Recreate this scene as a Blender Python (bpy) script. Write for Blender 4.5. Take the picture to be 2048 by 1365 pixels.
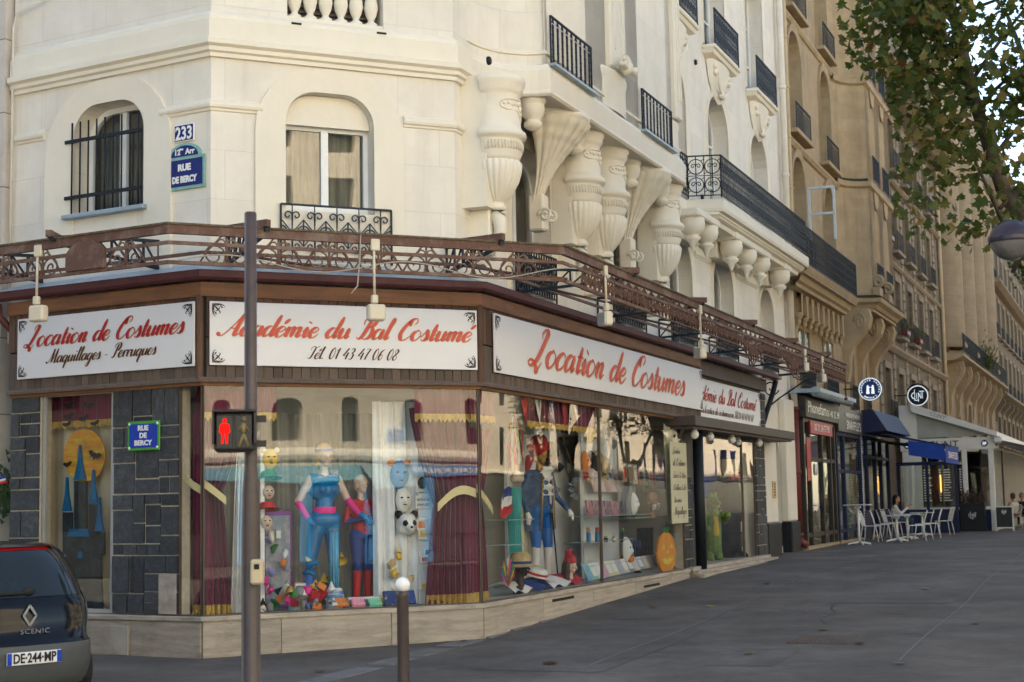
import bpy, math, random
import numpy as np
from mathutils import Matrix, Vector
random.seed(7)
S = bpy.context.scene
for o in list(bpy.data.objects): bpy.data.objects.remove(o)
COL = S.collection
R = math.radians
# ---------------------------------------------------------------- camera, sky, sun, exposure
EYE = 1.75
FPX = 3090.0
PITCH = math.atan(326/3090.0); ROLL = math.atan(.019)
cF = Vector((0, math.cos(PITCH), math.sin(PITCH))); cU0 = Vector((0, -math.sin(PITCH), math.cos(PITCH))); cR0 = Vector((1, 0, 0))
cR = cR0*math.cos(ROLL) - cU0*math.sin(ROLL); cU = cR0*math.sin(ROLL) + cU0*math.cos(ROLL)
cam = bpy.data.cameras.new('camera'); camo = bpy.data.objects.new('camera', cam); COL.objects.link(camo)
cam.sensor_width = 36; cam.lens = FPX/2048*36; cam.clip_end = 2000; cam.clip_start = .1
camo.matrix_world = Matrix(((cR.x, cU.x, -cF.x, 0), (cR.y, cU.y, -cF.y, 0), (cR.z, cU.z, -cF.z, EYE), (0, 0, 0, 1)))
cam.dof.use_dof = True; cam.dof.focus_distance = 21.5; cam.dof.aperture_fstop = 2.8
S.camera = camo
SUN_AZ, SUN_EL = R(-42), R(38)
w = bpy.data.worlds.new('World'); S.world = w; w.use_nodes = True
nt = w.node_tree; sky = nt.nodes.new('ShaderNodeTexSky'); sky.sky_type = 'NISHITA'; sky.sun_disc = False
sky.sun_elevation = SUN_EL; sky.sun_rotation = SUN_AZ; sky.air_density = 1.0; sky.dust_density = .6; sky.ozone_density = 1.0
nt.links.new(sky.outputs[0], nt.nodes['Background'].inputs[0]); nt.nodes['Background'].inputs[1].default_value = .052
sl = bpy.data.lights.new('sun', 'SUN'); sl.energy = 5.0; sl.angle = R(.5); sl.color = (1, .93, .82)
so = bpy.data.objects.new('sun', sl); COL.objects.link(so)
sdir = Vector((math.sin(SUN_AZ)*math.cos(SUN_EL), math.cos(SUN_AZ)*math.cos(SUN_EL), math.sin(SUN_EL)))
so.rotation_euler = (-sdir).to_track_quat('-Z', 'Y').to_euler(); so.location = (0, 0, 60)
vs = S.view_settings; vs.view_transform = 'Standard'; vs.look = 'None'; vs.gamma = 1; vs.exposure = 3.1; vs.use_curve_mapping = False
try:
    vs.use_white_balance = True; vs.white_balance_temperature = 6900; vs.white_balance_tint = 7
except Exception: pass
# ---------------------------------------------------------------- frames of the three shop fronts
def dv(a): return Vector((math.sin(R(a)), math.cos(R(a)), 0))
P1 = Vector((-3.712, 18.434, 0)); P2 = Vector((-.4423, 19.9036, 0))
DA, DB, DC = -dv(-60.8), dv(65.8), dv(22.1)
def fm(o, d):
    n = Vector((d.y, -d.x, 0))
    return Matrix(((d.x, -n.x, 0, o.x), (d.y, -n.y, 0, o.y), (0, 0, 1, o.z), (0, 0, 0, 1)))
FA, FB, FC, FW = fm(P1, DA), fm(P1, DB), fm(P2, DC), Matrix.Identity(4)
def at(F, x, y, v):
    """point on the plane at depth v behind a front, seen at a spot of the photograph -> (u, z)"""
    d = cF + cR*((x-1024)/FPX) - cU*((y-682.5)/FPX)
    I = F.inverted(); o = I @ Vector((0, 0, EYE)); dl = I.to_3x3() @ d
    s = (v-o.y)/dl.y
    return (o.x+dl.x*s, o.z+dl.z*s)
def gh(x, y):
    """height of the pavement"""
    s = (Vector((x, y, 0))-P2).dot(DC)
    pts = [(-60, -.06), (-10, -.04), (-3.5, 0), (0, .06), (5, .2), (10.5, .36), (19, .45), (27, .5), (400, .5)]
    for (a, b), (c, d) in zip(pts, pts[1:]):
        if s <= c: return b+(d-b)*(s-a)/(c-a)
    return .5
def ghF(F, u, v):
    p = F @ Vector((u, v, 0)); return gh(p.x, p.y)
# ---------------------------------------------------------------- materials
def mat(n, col, rough=.75, metal=0, var=.12, sc=3, bump=0, bsc=40, rnd=0, col2=None, stretch=None, streak=0, spec=.35, coat=0, emis=None, dirt=0, dirtcol=(.06, .05, .04), sheen=0, fac2=(.45, .7), trans=0):
    m = bpy.data.materials.new(n); m.use_nodes = True
    N = m.node_tree.nodes; Lk = m.node_tree.links; b = N['Principled BSDF']
    b.inputs['Roughness'].default_value = rough; b.inputs['Metallic'].default_value = metal
    b.inputs['Specular IOR Level'].default_value = spec; b.inputs['Coat Weight'].default_value = coat
    if sheen: b.inputs['Sheen Weight'].default_value = sheen
    if trans: b.inputs['Transmission Weight'].default_value = trans
    tc = N.new('ShaderNodeTexCoord'); src = tc.outputs['Object']
    if stretch:
        mp = N.new('ShaderNodeMapping'); mp.inputs['Scale'].default_value = stretch; Lk.new(src, mp.inputs[0]); src = mp.outputs[0]
    if rnd:
        oi = N.new('ShaderNodeObjectInfo'); ad = N.new('ShaderNodeVectorMath'); ad.operation = 'ADD'
        sc_ = N.new('ShaderNodeVectorMath'); sc_.operation = 'SCALE'; cmb = N.new('ShaderNodeCombineXYZ')
        for i in range(3): Lk.new(oi.outputs['Random'], cmb.inputs[i])
        Lk.new(cmb.outputs[0], sc_.inputs[0]); sc_.inputs['Scale'].default_value = 37.0
        Lk.new(src, ad.inputs[0]); Lk.new(sc_.outputs[0], ad.inputs[1]); src = ad.outputs[0]
    nz = N.new('ShaderNodeTexNoise'); nz.inputs['Scale'].default_value = sc; nz.inputs['Detail'].default_value = 7; nz.inputs['Roughness'].default_value = .62
    Lk.new(src, nz.inputs['Vector'])
    rp = N.new('ShaderNodeValToRGB'); rp.color_ramp.elements[0].position = fac2[0] if col2 else .3; rp.color_ramp.elements[1].position = fac2[1] if col2 else .7
    c2 = col2 or tuple(c*(1+var) for c in col); c1 = col if col2 else tuple(c*(1-var) for c in col)
    rp.color_ramp.elements[0].color = (*c1, 1); rp.color_ramp.elements[1].color = (*c2, 1)
    Lk.new(nz.outputs['Fac'], rp.inputs[0]); out = rp.outputs[0]
    if streak or dirt:
        mp2 = N.new('ShaderNodeMapping'); mp2.inputs['Scale'].default_value = (2.2, 2.2, .22) if streak else (1.1, 1.1, 1.1)
        Lk.new(tc.outputs['Object'], mp2.inputs[0]); n2 = N.new('ShaderNodeTexNoise'); n2.inputs['Scale'].default_value = 1.6; n2.inputs['Detail'].default_value = 8; n2.inputs['Roughness'].default_value = .7
        Lk.new(mp2.outputs[0], n2.inputs['Vector']); r2 = N.new('ShaderNodeValToRGB'); r2.color_ramp.elements[0].position = .52; r2.color_ramp.elements[1].position = .75
        Lk.new(n2.outputs['Fac'], r2.inputs[0]); ml = N.new('ShaderNodeMath'); ml.operation = 'MULTIPLY'; ml.inputs[1].default_value = streak or dirt
        Lk.new(r2.outputs[0], ml.inputs[0]); mx = N.new('ShaderNodeMix'); mx.data_type = 'RGBA'; Lk.new(ml.outputs[0], mx.inputs[0]); Lk.new(out, mx.inputs[6]); mx.inputs[7].default_value = (*dirtcol, 1); out = mx.outputs[2]
    if rnd:
        hs = N.new('ShaderNodeHueSaturation'); mr = N.new('ShaderNodeMapRange'); mr.inputs[3].default_value = 1-rnd; mr.inputs[4].default_value = 1+rnd
        Lk.new(oi.outputs['Random'], mr.inputs[0]); Lk.new(mr.outputs[0], hs.inputs['Value']); Lk.new(out, hs.inputs['Color']); out = hs.outputs[0]
    Lk.new(out, b.inputs['Base Color'])
    if emis:
        b.inputs['Emission Color'].default_value = (*emis[0], 1); b.inputs['Emission Strength'].default_value = emis[1]
    if bump:
        nb = N.new('ShaderNodeTexNoise'); nb.inputs['Scale'].default_value = bsc; nb.inputs['Detail'].default_value = 5; Lk.new(src, nb.inputs['Vector'])
        bp = N.new('ShaderNodeBump'); bp.inputs['Strength'].default_value = min(1, bump); bp.inputs['Distance'].default_value = .02
        Lk.new(nb.outputs['Fac'], bp.inputs['Height']); Lk.new(bp.outputs[0], b.inputs['Normal'])
    return m
def speckle(m, sc=170, lo=.72, hi=1.28, big=.5):
    """fine aggregate grain and broad worn patches on an existing material"""
    N = m.node_tree.nodes; Lk = m.node_tree.links; b = N['Principled BSDF']; src = b.inputs['Base Color'].links[0].from_socket; tc = N.new('ShaderNodeTexCoord')
    for s_, l, h in ((sc, lo, hi), (big, .78, 1.2), (7, .9, 1.1)):
        nz = N.new('ShaderNodeTexNoise'); nz.inputs['Scale'].default_value = s_; nz.inputs['Detail'].default_value = 4; Lk.new(tc.outputs['Object'], nz.inputs['Vector'])
        mr = N.new('ShaderNodeMapRange'); mr.inputs[1].default_value = .32; mr.inputs[2].default_value = .68; mr.inputs[3].default_value = l; mr.inputs[4].default_value = h; Lk.new(nz.outputs['Fac'], mr.inputs[0])
        mx = N.new('ShaderNodeMix'); mx.data_type = 'RGBA'; mx.blend_type = 'MULTIPLY'; mx.inputs[0].default_value = 1; Lk.new(src, mx.inputs[6]); Lk.new(mr.outputs[0], mx.inputs[7]); src = mx.outputs[2]
    Lk.new(src, b.inputs['Base Color']); return m
def blockmat(n, col, bw, bh, joint=.006, jcol=.75, var=.06, rough=.85, streak=.15, bump=.4, mot=.12, dirtcol=(.2, .16, .12), off=.5):
    """stone courses: fine joints, mottling and weather streaks"""
    m = mat(n, col, rough, var=mot, sc=2.2, streak=streak, dirtcol=dirtcol, spec=.25)
    N = m.node_tree.nodes; Lk = m.node_tree.links; b = N['Principled BSDF']; src = b.inputs['Base Color'].links[0].from_socket
    tc = N.new('ShaderNodeTexCoord'); sx = N.new('ShaderNodeSeparateXYZ'); Lk.new(tc.outputs['Object'], sx.inputs[0])
    sb = N.new('ShaderNodeMath'); sb.operation = 'SUBTRACT'; Lk.new(sx.outputs[0], sb.inputs[0]); Lk.new(sx.outputs[1], sb.inputs[1])
    cb = N.new('ShaderNodeCombineXYZ'); Lk.new(sb.outputs[0], cb.inputs[0]); Lk.new(sx.outputs[2], cb.inputs[1])
    br = N.new('ShaderNodeTexBrick'); br.inputs['Scale'].default_value = 1; br.inputs['Brick Width'].default_value = bw; br.inputs['Row Height'].default_value = bh
    br.inputs['Mortar Size'].default_value = joint; br.inputs['Mortar Smooth'].default_value = .3; br.offset = off
    br.inputs['Color1'].default_value = (1-var, 1-var, 1-var*1.2, 1); br.inputs['Color2'].default_value = (1+var, 1+var, 1+var, 1); br.inputs['Mortar'].default_value = (jcol, jcol, jcol, 1)
    Lk.new(cb.outputs[0], br.inputs['Vector'])
    mx = N.new('ShaderNodeMix'); mx.data_type = 'RGBA'; mx.blend_type = 'MULTIPLY'; mx.inputs[0].default_value = 1
    Lk.new(src, mx.inputs[6]); Lk.new(br.outputs['Color'], mx.inputs[7]); Lk.new(mx.outputs[2], b.inputs['Base Color'])
    bp = N.new('ShaderNodeBump'); bp.invert = True; bp.inputs['Strength'].default_value = bump; bp.inputs['Distance'].default_value = .02
    nb = N.new('ShaderNodeTexNoise'); nb.inputs['Scale'].default_value = 25; nb.inputs['Detail'].default_value = 6; Lk.new(tc.outputs['Object'], nb.inputs['Vector'])
    am = N.new('ShaderNodeMath'); am.operation = 'MULTIPLY_ADD'; am.inputs[1].default_value = -.25; Lk.new(nb.outputs['Fac'], am.inputs[0]); Lk.new(br.outputs['Fac'], am.inputs[2])
    Lk.new(am.outputs[0], bp.inputs['Height']); Lk.new(bp.outputs[0], b.inputs['Normal'])
    return m
def glassmat(n, base=.07, tint=(.96, .98, .97), wave=.0, rough=.0):
    m = bpy.data.materials.new(n); m.use_nodes = True; N = m.node_tree.nodes; Lk = m.node_tree.links; N.clear()
    o = N.new('ShaderNodeOutputMaterial'); mx = N.new('ShaderNodeMixShader'); t = N.new('ShaderNodeBsdfTransparent'); g = N.new('ShaderNodeBsdfGlossy')
    t.inputs[0].default_value = (*tint, 1); g.inputs['Roughness'].default_value = rough
    lw = N.new('ShaderNodeLayerWeight'); lw.inputs[0].default_value = .5; pw = N.new('ShaderNodeMath'); pw.operation = 'POWER'; pw.inputs[1].default_value = 4
    ma = N.new('ShaderNodeMath'); ma.operation = 'MULTIPLY_ADD'; ma.inputs[1].default_value = .72; ma.inputs[2].default_value = base; ma.use_clamp = True
    Lk.new(lw.outputs['Facing'], pw.inputs[0]); Lk.new(pw.outputs[0], ma.inputs[0]); Lk.new(ma.outputs[0], mx.inputs[0])
    Lk.new(t.outputs[0], mx.inputs[1]); Lk.new(g.outputs[0], mx.inputs[2]); Lk.new(mx.outputs[0], o.inputs[0])
    if wave:
        tc = N.new('ShaderNodeTexCoord'); nz = N.new('ShaderNodeTexNoise'); nz.inputs['Scale'].default_value = .8; nz.inputs['Detail'].default_value = 1
        Lk.new(tc.outputs['Object'], nz.inputs['Vector']); bp = N.new('ShaderNodeBump'); bp.inputs['Strength'].default_value = 1; bp.inputs['Distance'].default_value = wave
        Lk.new(nz.outputs['Fac'], bp.inputs['Height']); Lk.new(bp.outputs[0], g.inputs['Normal'])
    return m
# ---------------------------------------------------------------- mesh builder
class MB:
    def __init__(s): s.v = []; s.f = []; s.mi = []; s.sm = []
    def add(s, V, F, mi=0, sm=False):
        k = len(s.v); s.v += [tuple(p) for p in V]
        for f in F: s.f.append(tuple(i+k for i in f)); s.mi.append(mi); s.sm.append(sm)
        return s
    def box(s, x0, x1, y0, y1, z0, z1, mi=0, b=0):
        if b <= 0:
            V = [(x, y, z) for z in (z0, z1) for y in (y0, y1) for x in (x0, x1)]
            return s.add(V, [(0, 2, 3, 1), (4, 5, 7, 6), (0, 1, 5, 4), (2, 6, 7, 3), (0, 4, 6, 2), (1, 3, 7, 5)], mi)
        lo, hi = (x0, y0, z0), (x1, y1, z1); V = []; ix = {}
        for c in [(a, b_, d) for a in (0, 1) for b_ in (0, 1) for d in (0, 1)]:
            for ax in range(3):
                p = [(hi[i] if c[i] else lo[i]) if i == ax else ((hi[i]-b) if c[i] else (lo[i]+b)) for i in range(3)]
                ix[c, ax] = len(V); V.append(p)
        Fs = []; cen = [(a+b_)/2 for a, b_ in zip(lo, hi)]
        def put(f):
            n = (Vector(V[f[1]])-Vector(V[f[0]])).cross(Vector(V[f[2]])-Vector(V[f[1]])); m = sum((Vector(V[i]) for i in f), Vector())/len(f)-Vector(cen)
            Fs.append(tuple(f) if n.dot(m) > 0 else tuple(reversed(f)))
        for ax in range(3):
            o1, o2 = [i for i in range(3) if i != ax]
            for sg in (0, 1):
                q = []
                for a, b_ in ((0, 0), (1, 0), (1, 1), (0, 1)):
                    c = [0, 0, 0]; c[ax] = sg; c[o1] = a; c[o2] = b_; q.append(ix[tuple(c), ax])
                put(q)
            for a in (0, 1):
                for b_ in (0, 1):
                    c0 = [0, 0, 0]; c0[o1] = a; c0[o2] = b_; c1 = list(c0); c1[ax] = 1; c0, c1 = tuple(c0), tuple(c1)
                    put([ix[c0, o1], ix[c1, o1], ix[c1, o2], ix[c0, o2]])
        for c in [(a, b_, d) for a in (0, 1) for b_ in (0, 1) for d in (0, 1)]: put([ix[c, 0], ix[c, 1], ix[c, 2]])
        return s.add(V, Fs, mi)
    def tube(s, pts, r, n=6, mi=0, cap=True, closed=False, sm=True, flat=1.0):
        P = [Vector(p) for p in pts]; K = len(P); rr = r if isinstance(r, (list, tuple)) else [r]*K; V = []; up = None
        for i in range(K):
            t = (P[(i+1) % K]-P[i-1]) if closed else (P[min(i+1, K-1)]-P[max(i-1, 0)])
            t = t.normalized() if t.length > 1e-9 else Vector((0, 0, 1))
            if up is None:
                up = Vector((0, 0, 1)) if abs(t.z) < .9 else Vector((0, 1, 0))
            a = (up-t*up.dot(t)); a = a.normalized() if a.length > 1e-6 else t.orthogonal().normalized(); up = a; b = t.cross(a)
            for k in range(n):
                an = 2*math.pi*(k+.5)/n; V.append(P[i]+a*(rr[i]*math.cos(an))+b*(rr[i]*flat*math.sin(an)))
        F = [(i*n+k, i*n+(k+1) % n, ((i+1) % K)*n+(k+1) % n, ((i+1) % K)*n+k) for i in range(K if closed else K-1) for k in range(n)]
        if cap and not closed: F += [tuple(reversed(range(n))), tuple(range((K-1)*n, K*n))]
        return s.add(V, F, mi, sm and n > 4)
    def bar(s, a, b, w, h, mi=0):
        a, b = Vector(a), Vector(b); t = (b-a).normalized(); x = t.cross(Vector((0, 0, 1)))
        x = x.normalized() if x.length > 1e-4 else Vector((1, 0, 0)); y = x.cross(t)
        V = [p+x*(sx*w/2)+y*(sy*h/2) for p in (a, b) for sx, sy in ((-1, -1), (1, -1), (1, 1), (-1, 1))]
        return s.add(V, [(0, 1, 2, 3), (7, 6, 5, 4), (0, 4, 5, 1), (1, 5, 6, 2), (2, 6, 7, 3), (3, 7, 4, 0)], mi)
    def lathe(s, prof, c=(0, 0, 0), n=16, a0=0, a1=360, mi=0, sx=1, sy=1, flute=0, nf=0, sm=True):
        full = abs(a1-a0) >= 360; m = n if full else n+1; V = []
        for r, z in prof:
            for k in range(m):
                a = R(a0+(a1-a0)*k/n); q = r*(1+flute*abs(math.sin(nf*a/2))) if flute else r
                V.append((c[0]+q*math.cos(a)*sx, c[1]+q*math.sin(a)*sy, c[2]+z))
        F = [(i*m+k, i*m+(k+1) % m, (i+1)*m+(k+1) % m, (i+1)*m+k) for i in range(len(prof)-1) for k in range(n)]
        return s.add(V, F, mi, sm)
    def ball(s, c, r, n=10, mi=0, sc=(1, 1, 1)):
        prof = [(max(1e-4, math.sin(math.pi*i/n))*r*1.0, -math.cos(math.pi*i/n)*r) for i in range(n+1)]; k = len(s.v)
        s.lathe(prof, (0, 0, 0), n*2, mi=mi)
        for i in range(k, len(s.v)): p = s.v[i]; s.v[i] = (c[0]+p[0]*sc[0], c[1]+p[1]*sc[1], c[2]+p[2]*sc[2])
        return s
    def prism(s, poly, y0, y1, mi=0, sm=False):
        A = sum(a[0]*b[1]-b[0]*a[1] for a, b in zip(poly, poly[1:]+poly[:1])); p = list(poly) if A > 0 else list(reversed(poly)); n = len(p)
        V = [(x, y0, z) for x, z in p]+[(x, y1, z) for x, z in p]
        F = [tuple(range(n)), tuple(reversed(range(n, 2*n)))]+[(i, i+n, (i+1) % n+n, (i+1) % n) for i in range(n)]
        return s.add(V, F, mi, sm)
    def prismz(s, poly, z0, z1, mi=0):
        A = sum(a[0]*b[1]-b[0]*a[1] for a, b in zip(poly, poly[1:]+poly[:1])); p = list(poly) if A > 0 else list(reversed(poly)); n = len(p)
        V = [(x, y, z0) for x, y in p]+[(x, y, z1) for x, y in p]
        F = [tuple(reversed(range(n))), tuple(range(n, 2*n))]+[(i, (i+1) % n, (i+1) % n+n, i+n) for i in range(n)]
        return s.add(V, F, mi)
    def sweep(s, path, prof, mi=0, sm=False, caps=True):
        """profile (out, z) swept along a plan path; out is to the right of travel"""
        K = len(path); V = []; m = len(prof)
        for i in range(K):
            a = Vector(path[max(i-1, 0)]); b = Vector(path[i]); c = Vector(path[min(i+1, K-1)])
            d1 = (b-a) if i > 0 else (c-b); d2 = (c-b) if i < K-1 else (b-a); d1.normalize(); d2.normalize()
            n1 = Vector((d1.y, -d1.x)); n2 = Vector((d2.y, -d2.x)); n = (n1+n2); n = n/max(.3, n.length_squared/2)
            for o, z in prof: V.append((b.x+n.x*o, b.y+n.y*o, z))
        F = [(i*m+k, (i+1)*m+k, (i+1)*m+k+1, i*m+k+1) for i in range(K-1) for k in range(m-1)]
        if caps: F += [tuple(range(m)), tuple(reversed(range((K-1)*m, K*m)))]
        return s.add(V, F, mi, sm)
    def grid(s, fn, nu, nv, mi=0, sm=True):
        V = [fn(i/nu, j/nv) for j in range(nv+1) for i in range(nu+1)]
        F = [(j*(nu+1)+i, j*(nu+1)+i+1, (j+1)*(nu+1)+i+1, (j+1)*(nu+1)+i) for j in range(nv) for i in range(nu)]
        return s.add(V, F, mi, sm)
    def wall(s, u0, u1, z0, z1, y, holes, depth=.35, mi=0, mi2=None):
        """front sheet with openings (ua,ub,za,zb,r: radius of the top corners) and their reveals"""
        us = sorted({u0, u1, *[h[0] for h in holes], *[h[1] for h in holes]}); zs = sorted({z0, z1, *[h[2] for h in holes], *[h[3] for h in holes]})
        us = [u for u in us if u0 <= u <= u1]; zs = [z for z in zs if z0 <= z <= z1]
        for a, b in zip(us, us[1:]):
            run = None
            for c, d in list(zip(zs, zs[1:]))+[(None, None)]:
                ins = c is None or any(h[0] < (a+b)/2 < h[1] and h[2] < (c+d)/2 < h[3] for h in holes)
                if ins:
                    if run: s.add([(a, y, run[0]), (b, y, run[0]), (b, y, run[1]), (a, y, run[1])], [(0, 1, 2, 3)], mi)
                    run = None
                else: run = (run[0], d) if run else (c, d)
        for ua, ub, za, zb, r in holes:
            ol = hole_outline(ua, ub, za, zb, r); n = len(ol)
            V = [(x, y, z) for x, z in ol]+[(x, y+depth, z) for x, z in ol]
            s.add(V, [(i, (i+1) % n, (i+1) % n+n, i+n) for i in range(n)], mi if mi2 is None else mi2)
            if r > 0:
                top = [p for p in ol if p[1] >= zb-r-1e-6]
                L_ = [p for p in top if p[0] <= (ua+ub)/2+1e-6]; R_ = [p for p in top if p[0] >= (ua+ub)/2-1e-6]
                for arc, cx in ((L_, ua), (R_, ub)):
                    V = [(cx, y, zb)]+[(x, y, z) for x, z in arc]; s.add(V, [(0, i, i+1) for i in range(1, len(arc))], mi)
        return s
    def obj(s, name, mats, parent=None, F=None, loc=None, label=None, cat=None, group=None, kind=None, scale=None, rot=None, mesh=None):
        if mesh is None:
            mesh = bpy.data.meshes.new(name); mesh.from_pydata([tuple(p) for p in s.v], [], s.f)
            ms = mats if isinstance(mats, (list, tuple)) else [mats]
            for m_ in ms: mesh.materials.append(m_)
            if len(ms) > 1: mesh.polygons.foreach_set('material_index', s.mi)
            mesh.polygons.foreach_set('use_smooth', s.sm); mesh.validate(); mesh.update()
        return link(name, mesh, parent, F, loc, label, cat, group, kind, scale, rot)
def hole_outline(ua, ub, za, zb, r, n=7):
    if r <= 0: return [(ua, za), (ub, za), (ub, zb), (ua, zb)]
    r = min(r, (ub-ua)/2-1e-4); rz = r if zb-r > za else (zb-za)*.9; p = [(ua, za), (ub, za)]
    p += [(ub-r+r*math.cos(math.pi/2*i/n), zb-rz+rz*math.sin(math.pi/2*i/n)) for i in range(n+1)]
    p += [(ua+r-r*math.sin(math.pi/2*i/n), zb-rz+rz*math.cos(math.pi/2*i/n)) for i in range(n+1)]
    return p
WM = {}
def link(name, data, parent=None, F=None, loc=None, label=None, cat=None, group=None, kind=None, scale=None, rot=None):
    o = bpy.data.objects.new(name, data); COL.objects.link(o)
    m = (F if F is not None else (WM[parent] if parent else FW)).copy()
    if loc is not None: m = m @ Matrix.Translation(loc)
    if rot is not None: m = m @ (rot if isinstance(rot, Matrix) else Matrix.Rotation(rot, 4, 'Z'))
    if scale is not None: m = m @ Matrix.Diagonal((*scale, 1))
    WM[o] = m
    if parent: o.parent = parent; o.matrix_basis = WM[parent].inverted() @ m
    else: o.matrix_basis = m
    if label: o['label'] = label
    if cat: o['category'] = cat
    if group: o['group'] = group
    if kind: o['kind'] = kind
    return o
def thing(name, label, cat, F=FW, loc=(0, 0, 0), rot=None, group=None):
    o = link(name, None, None, F, loc, label, cat, group, rot=rot); o.empty_display_size = .2
    return o
def copy_tree(o, m, label=None, parent=None):
    c = o.copy(); COL.objects.link(c); WM[c] = m
    if parent: c.parent = parent; c.matrix_basis = o.matrix_basis.copy()
    else: c.matrix_basis = m
    if label: c['label'] = label
    for ch in [x for x in o.children]: copy_tree(ch, m @ ch.matrix_basis, None, c)
    return c
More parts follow.
